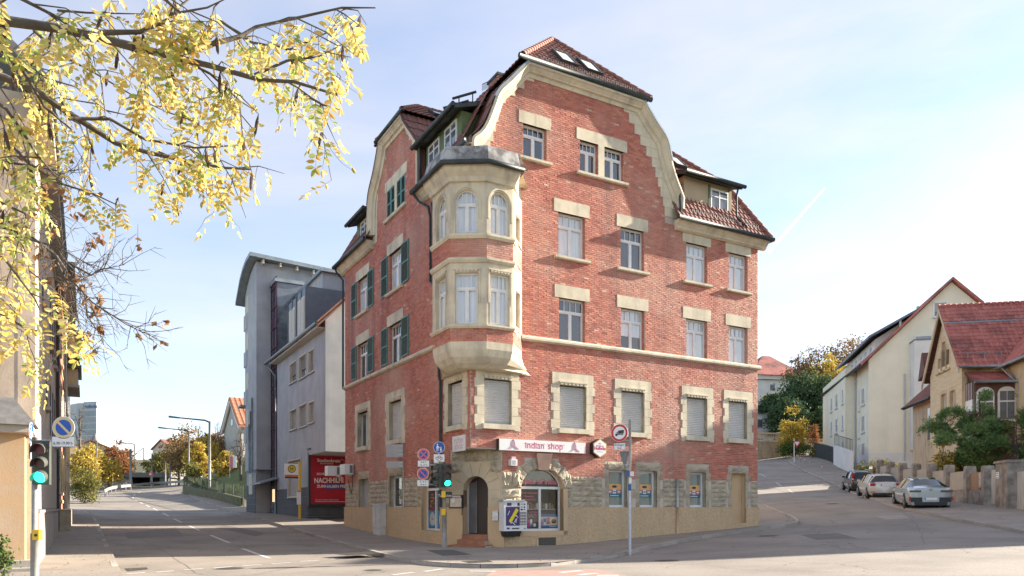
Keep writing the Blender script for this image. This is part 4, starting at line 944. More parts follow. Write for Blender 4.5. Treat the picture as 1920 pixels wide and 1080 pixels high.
R_ = [ring(-.02,13.18), ring(.10,13.2), ring(.14,13.35), ring(.26,13.5), ring(.32,13.62), ring(.34,13.7), ring(-.3,13.72)]; m = MB(); loft(m, R_); m.build('oriel_cornice', M['stone'], oriel)
gp = ring(.42,13.74); gutter('gutter', gp, oriel, .095)
m = MB(); loft(m, [ring(.34,13.76), ring(.30,13.95), ring(.20,14.40), ring(-.3,14.44)], capt=True); m.build('oriel_roof', M['lead'], oriel)
pipe([gp[5]+Vector((-.05,0,0)),UV(-.45,2.5,13.5),UV(-.2,2.75,13.0),UV(-.14,2.8,12.6)])
# entrance chamfer ----------------------------------------------
ca, cb_ = UV(0,1.7), UV(1.3,0); CF = Fr(ca, cb_-ca, None)
if CF.n.y > 0: CF.n = -CF.n
CW = (cb_-ca).length; dc = CW/2; DA = .53; DS = 2.25
m = MB(); spandrel(m, CF, dc, DS, DA, DA, 3.78, 0, CW, 0); m.quad(CF,0,dc-DA,.5,DS,0); m.quad(CF,dc+DA,CW,.5,DS,0)
m.face([UV(0,1.75,3.765),UV(1.35,0,3.765),UV(0,0,3.765)]); m.build('entrance_wall', M['stone_warm'], B)
m = MB(); archreveal(m, CF, dc, DS, DA, DA, .5, .45); m.build('reveal', M['render_smooth'], B)
m = MB(); m.box(CF,-.12,dc-DA,-.05,.07,-1,ZP); m.box(CF,dc+DA,CW+.12,-.05,.07,-1,ZP); m.build('rendered_base', M['render_smooth'], B)
voussoirs(CF, dc, DS, DA, DA, .52, 7, B, 'stone_warm', False)
for k in range(2):
    for a, b in ((dc-DA-.5,dc-DA),(dc+DA,dc+DA+.5)): MB().box(CF,a,b,-.3,.035,ZP+(DS-ZP)*k/2+.004,ZP+(DS-ZP)*(k+1)/2-.004).build('stone', M['stone_warm'], B)
for a, b, c, d in ((.0,.5,2.9,3.4),(.05,.6,3.4,3.75),(.62,1.5,3.33,3.75),(1.52,2.1,3.35,3.75),(1.68,2.14,2.9,3.33)): block(CF,a,b,c,d,B,'stone','rubble',.10,6,4)
m = MB(); m.box(CF,dc-DA,dc+DA,-.48,-.42,.55,2.8)
door = m.build('door', M['wood_door'], B)
m = MB(); m.box(CF,dc-DA,dc-DA+.06,-.42,-.36,.57,2.75); m.build('door_frame', M['paint_grey'], door)
pm('door_grey', (.16,.15,.15), (.11,.10,.10), 2, .35)
MB().box(CF,dc-DA+.07,dc-DA+.30,-.42,-.395,.6,2.55).build('side_panel', M['door_grey'], door); MB().box(CF,dc-DA+.32,dc-DA+.40,-.42,-.38,.6,2.6).build('door_post', M['door_grey'], door)
for z0, z1 in ((.75,1.35),(1.5,2.4)): MB().box(CF,dc-.06,dc+.32,-.42,-.405,z0,z1).build('door_panel', M['wood_door'], door)
MB().tube([CF.p(dc-DA-.0,.12,1.3),CF.p(dc-DA+.04,.16,1.55),CF.p(dc-DA-.02,.12,1.75)],.018,6).build('handrail', M['black'], B)
for k, (a, b, o0, o1, z0, z1) in enumerate(((dc-DA,dc+DA,-.4,.12,.38,.57),(dc-DA-.06,dc+DA+.03,.0,.42,.19,.38),(dc-DA-.25,dc+DA+.22,.0,.74,-.12,.19))):
    st = MB().box(CF,a+.01,b-.01,o0,o1-.01,z0-.3,z1-.012).build('step', M['mortar'], B); n = 4+k
    for i in range(n):
        p, q = a+(b-a)*i/n+.004, a+(b-a)*(i+1)/n-.004; MB().box(CF,p,q,o1-.012,o1,z0+.004,z1-.03).build('tile', M['step_tile'], st); MB().box(CF,p,q,o0+.05,o1+.006,z1-.028,z1).build('tile', M['step_tile'], st)
# shop window frames
def shopwin(F, c, zs, a, b, z0, d, parent):
    m = MB(); f = .07; o0, o1 = -d-.06, -d
    m.box(F,c-a,c-a+f,o0,o1,z0,zs); m.box(F,c+a-f,c+a,o0,o1,z0,zs); m.box(F,c-a+f,c+a-f,o0,o1,z0,z0+f*1.3); m.box(F,c-a+f,c+a-f,o0,o1+.02,zs-.02,zs+.08); m.box(F,c-.045,c+.045,o0,o1+.02,z0+f*1.3,zs-.02)
    sweep(m, F, [(c-a*math.cos(math.pi*k/16), zs+b*math.sin(math.pi*k/16)) for k in range(17)], [(0,o0),(0,o1),(.05,o1),(.05,o0)], 0, 1)
    w = m.build('shop_window', M['window_white'], parent)
    for p, q, c0, c1 in ((c-a+f,c-.045,z0+f*1.3,zs-.02),(c+.045,c+a-f,z0+f*1.3,zs-.02)): MB().quad(F,p,q,c0,c1,-d-.03).build('pane', M['glass_shop'], w)
    P = [(c-a*math.cos(math.pi*k/16)*.97, zs+.08+(b-.1)*math.sin(math.pi*k/16)) for k in range(17)]; MB().face([F.p(u,-d-.03,z) for u,z in P]).build('pane', M['glass_shop'], w)
    return w
sw = shopwin(RF, 3.09, 2.32, .94, .76, .68, .2, B); sl = shopwin(LF, 3.54, 2.3, .96, .70, .64, .2, B)
# shop interior behind the window: back wall, shelf, jars
pm('shop_wall', (.30,.29,.25), (.22,.21,.18), 2, .9); pm('carton', (.36,.24,.13), (.28,.18,.10), 5, .9)
m = MB(); m.quad(RF,1.9,4.3,.6,3.1,-1.5); m.face([RF.p(1.9,-.3,.66),RF.p(4.3,-.3,.66),RF.p(4.3,-1.5,.66),RF.p(1.9,-1.5,.66)]); m.quad(LF,2.3,4.8,.6,3.1,-.9); m.build('shop_room', M['shop_wall'], B)
shelf = MB().box(RF,2.2,4.0,-.85,-.35,1.50,1.53).build('shelf', M['paint_grey'], B)
for k in range(12):
    u = 2.3+k*.14; hgt = rnd.uniform(.14,.3)
    if k % 3: MB().box(RF,u,u+.11,-.7,-.5,1.53,1.53+hgt).build('carton', M['carton'], shelf)
    else: MB().tube([RF.p(u+.05,-.55,1.53),RF.p(u+.05,-.55,1.53+hgt)],.05,10).build('jar', M['paint_white'], shelf)
# ================================================================ grey house with glass stair and tower (left street, beyond the brick building)
pm('grey_render', (.45,.465,.485), (.385,.40,.415), 1.2, .92, .25, 60, dirt=(.28,.30,.33), dscale=.35, damt=.5, streak=((.24,.255,.275), .5, 1.0))
pm('grey_plinth', (.085,.09,.10), (.11,.115,.125), 1.5, .85, .15, 60); pm('purple', (.075,.02,.05), (.06,.018,.04), 3, .5); pm('grey_metal', (.13,.15,.18), (.16,.18,.21), 2, .5, metal=.3)
pm('cream_trim', (.60,.55,.46), (.52,.48,.40), 4, .7); pm('blind', (.52,.48,.42), (.42,.39,.34), 6, .6); pm('verge_tile', (.44,.20,.12), (.36,.16,.10), 4, .8, rand=('island',[(0,(.40,.18,.11)),(1,(.50,.25,.16))]))
GB = thing('grey_house', 'grey rendered house with glass stairwell and tall curved-roof tower', 'building', UV(0,23,0.6))
S0, S1, S2, S3 = 19.1, 32.0, 33.8, 38.4
ez = pl(LF,610,600)[1]; zso = pl(LF,610,846)[1]; GE = Fr(UV(0,S0), DR, -DL); GE2 = Fr(UV(0,23.1), DR, -DL)
wins = []
for px, ys in (((544,556),((676,719),(763,806))),((561,574.5),((663,711),(754,801))),((579,589),((652,700),(748,793)))):
    for (ya, yb) in ys:
        a = pl(LF,px[1],ya)[0]; b = pl(LF,px[0],ya)[0]; c = (px[0]+px[1])/2; wins.append((a,b,pl(LF,px[0],yb)[1],pl(LF,px[0],ya+9)[1]))
gw = (pl(LF,564,900)[0], pl(LF,540,900)[0], pl(LF,540,931)[1], pl(LF,540,866)[1])
m = MB(); cells(m, LF, S0, S1, zso, ez, wins); cells(m, LF, 23.1, S1, 0, zso, [gw])
m.prism(GE, [(0,zso),(10,zso),(10,ez),(5,ez+5.2),(0,ez)], 0, -.05); m.face([UV(0,S0,zso),UV(10,S0,zso),UV(10,23.1,zso),UV(0,23.1,zso)])
m.quad(GE2,0,10,0,zso); m.quad(Fr(UV(10,S0),DL),0,26,0,ez); gwall = m.build('rendered_wall', M['grey_render'], GB)
for h in wins+[gw]:
    w = MB(); t = .09
    for a, b, c, d in ((h[0]-t,h[0],h[2]-t,h[3]+t),(h[1],h[1]+t,h[2]-t,h[3]+t),(h[0],h[1],h[3],h[3]+t),(h[0],h[1],h[2]-t,h[2])): w.box(LF,a,b,-.2,.035,c,d)
    wo = w.build('window', M['cream_trim'], GB)
    s = MB(); n = int((h[3]-h[2])/.09); up = .35 if h in wins[:4:2] else 0
    for k in range(n):
        a = h[2]+(h[3]-h[2])*(k/n); b = h[2]+(h[3]-h[2])*((k+1)/n)
        if a < h[2]+(h[3]-h[2])*up: continue
        s.face([LF.p(h[0],-.10,a),LF.p(h[1],-.10,a),LF.p(h[1],-.15,b),LF.p(h[0],-.15,b)])
    s.build('blind', M['blind'], wo); MB().quad(LF,h[0],h[1],h[2],h[3],-.19).build('pane', M['glass_dark'], wo)
    MB().box(LF,h[0]-.15,h[1]+.15,.0,.10,h[2]-.13,h[2]-t-.004).build('sill', M['zinc'], wo)
# dark plinth with joints
zp = pl(LF,577,913)[1]; m = MB(); zz = -.5; rows = []
for k in range(4): a = H(*UV(0,24).xy)-.4+(zp-H(*UV(0,24).xy)+.4)*k/4; rows.append((a, a+(zp-H(*UV(0,24).xy)+.4)/4))
for a, b in rows:
    for p, q in minus([(23.1,S1)], [(gw[0]-.1,gw[1]+.1)] if b > gw[2]-.05 else []): MB().box(LF,p,q,-.05,.03,a+.008,b-.008).build('plinth_panel', M['grey_plinth'], gwall)
    MB().box(GE2,.02,10,-.05,.03,a+.008,b-.008).build('plinth_panel', M['grey_plinth'], gwall)
# roof of the low part
m = MB(); t = MB(); E_ = [UV(-.55,S0-.35,ez-.25),UV(-.55,S1+1.2,ez-.25),UV(5,S1+1.2,ez+5.2),UV(5,S0-.35,ez+5.2)]; m.hexa([p-Vector((0,0,.16)) for p in E_]+E_); ro = m.build('roof', M['roof_base'], GB); tiles(t, E_, .3, .36); t.build('roof_tiles', M['roof_tile'], ro, kind='stuff')
m = MB(); n = 17
for k in range(n): 
    a, b = E_[0].lerp(E_[3],k/n), E_[0].lerp(E_[3],(k+1)/n-.004); u = Vector((0,0,1)); d = DL*.22
    m.hexa([a-u*.2,b-u*.2,b+u*.07,a+u*.07,a-u*.2+d,b-u*.2+d,b+u*.07+d,a+u*.07+d])
m.build('verge_tiles', M['verge_tile'], ro, kind='stuff')
gutter('gutter', [UV(-.62,S0-.3,ez-.3),UV(-.62,S1+1.3,ez-.3)], GB, .10, 'zinc'); pipe([UV(-.6,S1+1,ez-.3),UV(-.3,S1+.4,ez-.9),UV(-.12,S1-.1,ez-1.4),UV(-.12,S1-.1,1.0)], .06, 'zinc', 'downpipe', GB)
MB().box(LF,S0+.1,S1,0,.5,ez-.5,ez-.42).build('soffit', M['cream_trim'], GB)
# metal dormers
for xa, xb, yt, yb in ((541,556,572,640),(557,574,553,626)):
    a, b = pl(LF,xb,600,-.2)[0], pl(LF,xa,600,-.2)[0]; zt = pl(LF,xa,yt,-.2)[1]; m = MB(); m.box(LF,a,b,-3.2,-.2,ez-.2,zt); d = m.build('dormer', M['grey_metal'], GB)
    for q in (a,(a+b)/2,b): MB().box(LF,q-.03,q+.03,-.2,-.14,ez+.2,zt+.1).build('standing_seam', M['grey_metal'], d)
    MB().box(LF,a+.25,b-.25,-.19,-.16,ez+.1,zt-.55).build('window', M['cream_trim'], d); MB().quad(LF,a+.35,b-.35,ez+.2,zt-.7,-.14).build('blind', M['blind'], d)
# glass stairwell
m = MB(); zt = pl(LF,520,527)[1]; m.box(LF,S1,S2,-2,-.02,0,zt); st = m.build('stairwell', M['glass_dark'], GB); m = MB()
for u in (S1,(S1+S2)/2,S2-.001): m.box(LF,u-.05,u+.05,-.02,.06,.6,zt)
k = 0; z = 1.4
while z < zt:
    MB().box(LF,S1+.06,S2-.06,-.018,.05,z,z+.10).build('transom', M['purple'], st)
    if k % 2: MB().box(LF,S1+.06,S2-.06,-.018,.03,z+.1,z+.75).build('spandrel_panel', M['purple'], st)
    z += 1.5; k += 1
m.build('mullions', M['purple'], st)
MB().box(LF,S1-.15,S2+.1,-2,.15,zt,zt+.25).build('stair_roof', M['zinc'], GB)
# tower: upper floors project over the pavement
pt = 1.1; TF = Fr(UV(-pt,0), DL, -DR); TE = Fr(UV(-pt,S2), DR, -DL)
zb = pl(TF,481,880)[1]; ztn = pl(TF,476,497)[1]
prof = [(S2,zb),(S3,zb),(S3,ztn-1.5),(S3-1,ztn-.85),(S3-2.2,ztn-.35),(S2+1,ztn-.05),(S2,ztn)]
m = MB(); m.prism(TF, prof, 0, -11); m.box(LF,S2+.8,S3,-9,pt-.12,0,zb); tw = m.build('tower', M['grey_render'], GB)
m = MB(); rp = [(S2-.7,ztn+.15),(S2+1,ztn+.1),(S3-2.2,ztn-.2),(S3-1,ztn-.72),(S3+.9,ztn-2.1)]
R1_ = [TF.p(u,.6,z) for u,z in rp]; R2_ = [TF.p(u,-9,z-.5) for u,z in rp]
for i in range(4): m.hexa([R1_[i],R1_[i+1],R2_[i+1],R2_[i]]+[p+Vector((0,0,.28)) for p in (R1_[i],R1_[i+1],R2_[i+1],R2_[i])])
m.build('curved_roof', M['zinc'], GB)
for k in range(7): MB().box(Fr(UV(-pt+.4+k*1.25,S2),DL,-DR),-.62,0,-.06,.06,ztn-.25-.07*k,ztn+.05-.07*k).build('rafter', M['cream_trim'], GB)
# upper back block between stair and tower
m = MB(); z1 = pl(LF,535,523)[1]; m.box(LF,25.5,S1-.02,-9,-1.6,ez+1,z1-.3); m.build('rear_block', M['grey_render'], GB)
MB().box(LF,25.2,S1+.3,-9,-1.4,z1-.3,z1-.1).build('rear_roof', M['zinc'], GB)
# tower street-side windows and balcony edges (seen at a slant)
for k, yv in enumerate((585,655,730,800)):
    z = pl(TF,466,yv)[1]; MB().box(TF,S3-.9,S3+.35,-.4,.05,z-1.2,z).build('balcony', M['grey_render'], GB); MB().box(TF,S3-1.5,S3-.5,-.06,.02,z+.05,z+1.35).build('window', M['cream_trim'], GB)
for u in (S2+1.2,S2+1.8,S2+2.4): pipe([TF.p(u,.10,zb-.2),TF.p(u,.10,zb+5.5-(u-S2-1.2)*1.6)],.06,'zinc','downpipe',GB)
MB().box(TF,S3-.2,S3+1.2,-.5,.4,zb+5.2,zb+5.35).build('canopy', M['zinc'], GB)
for k in range(5):
    gz = H(*UV(0,36).xy); MB().box(LF,S2+.82,S3,pt-.2,pt-.09,gz-.3+k*.5+.008,gz-.3+(k+1)*.5-.008).build('plinth_panel', M['grey_plinth'], gwall)
w = MB().box(LF,S2+2.0,S2+3.4,pt-.14,pt-.06,2.6,zb-.3).build('window', M['cream_trim'], GB); MB().quad(LF,S2+2.15,S2+3.25,2.75,zb-.4,pt-.055).build('blind', M['blind'], w)
MB().hexa([LF.p(S1-.6,0,zb-.75),LF.p(S2+1.2,0,zb-.75),LF.p(S2+1.2,0,zb-.6),LF.p(S1-.6,0,zb-.6),LF.p(S1-.6,1.3,zb-1.15),LF.p(S2+1.2,1.3,zb-1.15),LF.p(S2+1.2,1.3,zb-1.05),LF.p(S1-.6,1.3,zb-1.05)]).build('entrance_canopy', M['zinc'], GB)
pm('lamp_glow', (.8,.6,.3), emis=((1,.72,.38),.35)); d = MB().box(LF,S1+.1,S2-.1,.0,.05,H(*UV(0,33).xy),zb-1.3).build('door', M['glass_dark'], GB); MB().box(LF,S1+.5,S2-.6,.05,.06,2.0,zb-1.5).build('lit_pane', M['lamp_glow'], d)
# ---------------------------------------------------------------- billboard
a0, zt_ = pl(GE2,582,853,.15); a1, zb_ = pl(GE2,640,945,.15); a1 = a0+4.2
BB = thing('billboard', 'red lit poster billboard reading NACHHILFE under the grey house overhang', 'billboard', GE2.p(a0,.1,zb_))
pm('poster_red', (.50,.012,.035), (.42,.010,.03), 1.5, .4); pm('poster_dark_red', (.34,.008,.02), rough=.4); pm('poster_blue', (.012,.10,.32), rough=.4); pm('poster_white', (.78,.78,.76), rough=.5); pm('frame_dark', (.02,.028,.035), rough=.5)
m = MB(); t = .14
for p, q, c, d in ((a0-t,a1+t,zb_-t,zb_),(a0-t,a1+t,zt_,zt_+t),(a0-t,a0,zb_,zt_),(a1,a1+t,zb_,zt_)): m.box(GE2,p,q,.0,.22,c,d)
m.build('frame', M['frame_dark'], BB); po = MB().quad(GE2,a0,a1,zb_,zt_,.12).build('poster', M['poster_red'], BB)
hh_ = zt_-zb_; MB().box(GE2,a0+.3,a0+2.3,.121,.125,zb_+hh_*.78,zb_+hh_*.97).build('logo_panel', M['poster_dark_red'], po)
text('lettering', 'Studienkreis', GE2, a0+.42, zb_+hh_*.865, .30, .13, M['poster_white'], po, bold=.006)
text('lettering', 'DIE NACHHILFE', GE2, a0+.62, zb_+hh_*.82, .12, .13, M['poster_white'], po)
text('lettering', 'SICHERT EUCH PROFI-', GE2, a0+.40, zb_+hh_*.595, .19, .13, M['poster_white'], po, bold=.004, rot=.02)
text('lettering', 'NACHHILFE', GE2, a0+.24, zb_+hh_*.43, .44, .13, M['poster_white'], po, bold=.012, rot=.03, sx=.82)
text('lettering', 'ZUM', GE2, a0+.42, zb_+hh_*.335, .24, .132, M['poster_white'], po, bold=.008, rot=.03)
MB().prism(GE2, [(a0+.90,zb_+hh_*.31),(a0+2.75,zb_+hh_*.325),(a0+2.73,zb_+hh_*.42),(a0+.92,zb_+hh_*.405)], .122, .127).build('blue_banner', M['poster_blue'], po)
text('lettering', 'HALBEN PREIS', GE2, a0+.95, zb_+hh_*.335, .24, .13, M['poster_white'], po, bold=.008, rot=.02)
text('lettering', 'Jetzt gratis testen: studienkreis.de', GE2, a0+.32, zb_+hh_*.075, .11, .13, M['poster_white'], po)
MB().box(GE2,a0+.32,a0+3.6,.121,.126,zb_+hh_*.045,zb_+hh_*.052).build('line', M['poster_white'], po)
for k in range(9):
    an = math.radians(10+k*22); c = (a0+2.05, zb_+hh_*.875); m = MB(); m.prism(GE2, [(c[0]+.13*math.cos(an)-.012*math.sin(an),c[1]+.13*math.sin(an)+.012*math.cos(an)),(c[0]+.22*math.cos(an),c[1]+.22*math.sin(an)),(c[0]+.13*math.cos(an)+.012*math.sin(an),c[1]+.13*math.sin(an)-.012*math.cos(an))],.122,.127); m.build('sunray', M['poster_white'], po)
MB().box(GE2,a0-.2,a1+.5,.0,.7,zt_+.32,zt_+.40).build('lamp_rail', M['frame_dark'], BB)
# ---------------------------------------------------------------- bus stop
FC = Fr((0,0), (1,0), (0,-1))           # faces the camera
def plate(F, name, u0, u1, z0, z1, off, mat, parent, t=.006): return MB().box(F,u0,u1,off,off+t,z0,z1).build(name, M[mat], parent)
g = gnd(562,973,dz=KERBH); Fb = Fr(g, DR, -DL)
bs = thing('bus_stop', 'yellow bus stop post with round H sign and timetable by grey house', 'bus stop', g)
sc = g.y/FPX; hz = lambda y: EYE+(HYP-y)*sc
MB().box(Fb,-.07,.07,-.05,.05,g.z-.1,hz(866)).build('post', M['yellow'], bs)
fl = MB().box(Fb,-.95,-.09,-.02,.02,hz(898),hz(870)).build('flag_panel', M['white'], bs)
pm('bs_green', (.01,.10,.045), rough=.4); pm('bs_orange', (.70,.16,.03), rough=.4); pm('bs_navy', (.02,.035,.11), rough=.4)
cz_ = hz(879.5); c = Fb.p(-.5,.021,cz_); MB().disc(c, Fb.n, .25, 28, .004).build('ring', M['bs_green'], fl); MB().disc(c+Fb.n*.005, Fb.n, .205, 28, .004).build('disc', M['yellow'], fl)
for a, b, cc, d in ((-.59,-.545,-.10,.10),(-.455,-.41,-.10,.10),(-.545,-.455,-.022,.022)): MB().box(Fb,a,b,.030,.034,cz_+cc,cz_+d).build('letter_bar', M['bs_green'], fl)
MB().box(Fb,-.94,-.10,.021,.025,hz(894),hz(890.5)).build('stripe', M['bs_orange'], fl); MB().box(Fb,-.94,-.10,.021,.025,hz(897.5),hz(894.2)).build('stripe', M['bs_navy'], fl)
tt = MB().box(Fb,-.2,.06,.05,.09,hz(946),hz(919)).build('timetable', M['white'], bs); MB().box(Fb,-.19,.05,.091,.094,hz(922.5),hz(919.5)).build('stripe', M['bs_orange'], tt)
# ---------------------------------------------------------------- air conditioners on the far corner
u0, z1 = pl(LF,664,869,.5); 
for lab, F, a, b, o0, o1, xx in (('white air conditioner box on the brick corner beside the billboard', LF, pl(LF,662,880,.1)[0], LF and pl(LF,662,880,.1)[0]+.85, .08, .55, 0), ('pale air conditioner box on a bracket in front of the billboard', LF, 15.7, 16.3, .12, .82, 1)):
    zt2, zb2 = pl(LF,655,870,.3)[1], pl(LF,655,889,.3)[1]
    ac = thing('air_conditioner', lab, 'air conditioner', F.p(a,o0,zb2), 'air conditioners at the far corner')
    MB().box(F,a,b,o0,o1,zb2,zt2).build('casing', M['paint_white'], ac)
    Fc = Fr(F.p(a,0,0), F.n, -F.a); MB().box(Fc,o0+.04,o0+.20,.0,.012,zb2+.06,zt2-.06).build('side_grille', M['sign_back'], ac); MB().box(F,a+.1,b-.1,.0,o0+.05,zb2-.06,zb2).build('bracket', M['steel'], ac)
    if not xx: MB().tube([F.p(a+.1,.1,zb2),F.p(a+.05,.12,zb2-.6),F.p(a+.3,.1,zb2-1.0),F.p(a+.6,.08,zb2-.8),F.p(a+.9,.08,zb2-.2)],.018,6).build('cable', M['black'], ac)
# ---------------------------------------------------------------- direction sign post (seen from behind)
def post(name, lab, px, py, ytop, r=.03, cat='sign post', mat='steel'):
    g = gnd(px,py,dz=KERBH); s_ = g.y/FPX; t = thing(name, lab, cat, g); zt = EYE+(HYP-ytop)*s_
    MB().tube([(g.x,g.y,g.z-.15),(g.x,g.y,zt)], r, 12).build('post', M[mat], t, smooth=True); return t, g, s_, (lambda y: EYE+(HYP-y)*s_), Fr((g.x,g.y),(1,0),(0,-1))
t, g, s_, hz, Fp = post('direction_sign', 'two grey direction sign panels seen from behind on a steel post', 757, 1010, 831, .035)
for ya, yb in ((833,857),(865,877)):
    p_ = MB().box(Fp,-33*s_,10*s_,-.06,-.045,hz(yb),hz(ya)).build('sign_panel', M['sheet_back'] if 'sheet_back' in M else pm('sheet_back',(.40,.39,.40),(.34,.34,.35),4,.5,metal=.2), t)
    for k in range(3 if yb-ya > 15 else 2): z = hz(yb)+(hz(ya)-hz(yb))*(k+.6)/(3 if yb-ya > 15 else 2); MB().box(Fp,-10*s_,9*s_,-.046,-.02,z-.02,z+.02).build('rail', M['steel'], p_)
# utility cabinet
u0, u1 = pl(LF,713,970,.35)[0], pl(LF,692,970,.35)[0]; gz = H(*LF.p((u0+u1)/2,.3,0).xy)+KERBH
cb = thing('utility_cabinet', 'white utility cabinet against the tan base of the brick building', 'cabinet', LF.p(u0,.07,gz)); zt = pl(LF,700,947,.3)[1]; u1 = u0+.95
MB().box(LF,u0,u1,.07,.40,gz+.38,zt).build('body', M['cab'] if 'cab' in M else pm('cab',(.62,.62,.60),(.54,.54,.52),5,.6,dirt=(.38,.37,.34),dscale=3,damt=.5), cb); MB().box(LF,u0-.02,u1+.02,.065,.43,zt,zt+.05).build('lid', M['cab'], cb); MB().box(LF,u0+.03,u1-.03,.07,.38,gz-.1,gz+.37).build('base', M['cab'], cb); MB().box(LF,(u0+u1)/2-.005,(u0+u1)/2+.005,.40,.405,gz+.42,zt-.03).build('door_gap', M['black'], cb)
# ---------------------------------------------------------------- shop signs on the brick building
SGF = RF; u0, z1 = pl(RF,936,822,.2); u1, _ = pl(RF,1098,835,.2); z0 = pl(RF,936,843.5,.2)[1]
sg = thing('shop_sign', 'long white box sign reading indian shop above the arched window', 'sign', RF.p(u0,.02,z0)); pm('sign_red', (.55,.02,.12), rough=.5); pm('sign_white', (.78,.77,.75), (.73,.72,.70), 2, .5)
MB().box(RF,u0,u1,.0,.20,z0,z1).build('sign_box', M['sign_white'], sg); MB().box(RF,u0-.015,u0,.0,.205,z0,z1).build('side_cap', M['gutter'], sg)
um = (u0+u1)/2; hs = z1-z0; l1 = text('lettering', 'indian', RF, u0+(u1-u0)*.285, z0+hs*.26, hs*.82, .201, M['sign_red'], sg, sx=1.05); l2 = text('lettering', 'shop', RF, u0+(u1-u0)*.545, z0+hs*.26, hs*.82, .201, M['sign_red'], sg, sx=1.05)
for a, b in ((.28,.515),(.545,.745)): MB().box(RF,u0+(u1-u0)*a,u0+(u1-u0)*b,.2005,.205,z0+hs*.66,z0+hs*.69).build('head_line', M['sign_red'], sg)
for cc in (.155,.865):      # pair of joined hands in outline
    c = u0+(u1-u0)*cc; P = [(-.30,.12),(-.18,.30),(-.10,.36),(-.085,.70),(-.03,.92),(0,.98),(.03,.92),(.085,.70),(.10,.36),(.18,.30),(.30,.12)]
    m = MB(); m.tube([RF.p(c+x*.78,.203,z0+hs*y) for x,y in P],.008,4); m.tube([RF.p(c-.14,.203,z0+hs*.12),RF.p(c,.203,z0+hs*.40),RF.p(c+.14,.203,z0+hs*.12)],.008,4); m.tube([RF.p(c,.203,z0+hs*.4),RF.p(c,.203,z0+hs*.95)],.006,4); m.build('hands_outline', M['sign_red'], sg)
u0, z1 = pl(LF,872,812,.05); u1, z0 = pl(LF,848,848,.05)
ss = thing('wall_sign', 'faded white square sign reading indian shop on the corner wall', 'sign', LF.p(u0,.02,z0)); z1 = pl(LF,848,819,.05)[1]
MB().box(LF,u0,u1,.015,.05,z0,z1).build('panel', M['sign_white'], ss); pm('faded_red', (.62,.42,.42), rough=.6)
text('lettering', 'indian', LF, u1-.14, z0+(z1-z0)*.52, .34, .051, M['faded_red'], ss); text('lettering', 'shop', LF, u1-.22, z0+(z1-z0)*.16, .36, .051, M['faded_red'], ss); MB().box(LF,u0+.15,u1-.12,.0505,.054,z0+(z1-z0)*.77,z0+(z1-z0)*.785).build('head_line', M['faded_red'], ss)
# brewery hexagon
c = pl(RF,1125,840.5,.25); hx = thing('brewery_sign', 'hexagonal white brewery light sign with gold rim and red lettering', 'sign', RF.p(c[0],.02,c[1]-.4)); pm('gold', (.55,.33,.10), rough=.4, metal=.3)
def hexa6(r, ry): return [(c[0]+r*math.cos(math.radians(a))*1.0, c[1]+ry*math.sin(math.radians(a))) for a in (30,90,150,210,270,330)]
MB().prism(RF, hexa6(.38,.38), 0, .24).build('box', M['black'], hx); MB().prism(RF, hexa6(.375,.375), .24, .25).build('rim', M['gold'], hx); MB().prism(RF, hexa6(.335,.335), .25, .256).build('face', M['sign_white'], hx)
text('lettering', 'Hofbräu', RF, c[0], c[1]-.06, .17, .258, M['sign_red'], hx, 'CENTER', bold=.006); text('lettering', 'Stuttgarter', RF, c[0], c[1]+.07, .085, .258, M['sign_red'], hx, 'CENTER'); MB().prism(RF, [(c[0]-.06,c[1]+.16),(c[0]+.06,c[1]+.16),(c[0]+.05,c[1]+.21),(c[0]+.02,c[1]+.18),(c[0],c[1]+.23),(c[0]-.02,c[1]+.18),(c[0]-.05,c[1]+.21)], .256,.26).build('crown', M['gold'], hx); MB().box(RF,c[0]-.15,c[0]+.15,.256,.259,c[1]-.15,c[1]-.14).build('line', M['black'], hx)
# small lamp box, mailbox, vending machine, notice case
c = pl(RF,964,866,.2); lb = thing('wall_lamp', 'small white wall lamp with a pink top left of the arch keystone', 'lamp', RF.p(c[0],.02,c[1])); MB().box(RF,c[0]-.13,c[0]+.13,.0,.22,c[1]-.14,c[1]+.10).build('housing', M['sign_white'], lb); MB().box(RF,c[0]-.09,c[0]+.09,.05,.18,c[1]+.10,c[1]+.2).build('cap', M['faded_red'], lb)
for k in range(3): MB().box(RF,c[0]-.06+k*.05,c[0]-.045+k*.05,.22,.226,c[1]-.1,c[1]+.06).build('slot', M['paint_grey'], lb)
c = pl(CF,929,967,.14); mbx = thing('mailbox', 'small grey metal mailbox right of the entrance door', 'mailbox', CF.p(c[0],.07,c[1]-.2)); MB().box(CF,c[0]-.12,c[0]+.12,.07,.17,c[1]-.18,c[1]+.16).build('body', M['steel'], mbx); MB().box(CF,c[0]-.13,c[0]+.13,.068,.19,c[1]+.16,c[1]+.185).build('lid', M['steel'], mbx); MB().box(CF,c[0]-.08,c[0]+.08,.17,.174,c[1]+.02,c[1]+.1).build('name_plate', M['sign_white'], mbx)
u0, z1 = pl(RF,945,940,.45); u1, _ = pl(RF,988,940,.45); z0 = pl(RF,945,996,.45)[1]
vm = thing('vending_machine', 'white cigarette vending machine with purple and yellow front beside shop window', 'vending machine', RF.p(u0,.08,z0)); pm('vm_purple', (.055,.03,.14), rough=.4); pm('vm_grey', (.24,.20,.18), (.30,.26,.23), 14, .5); pm('vm_yellow', (.85,.66,.02), rough=.4)
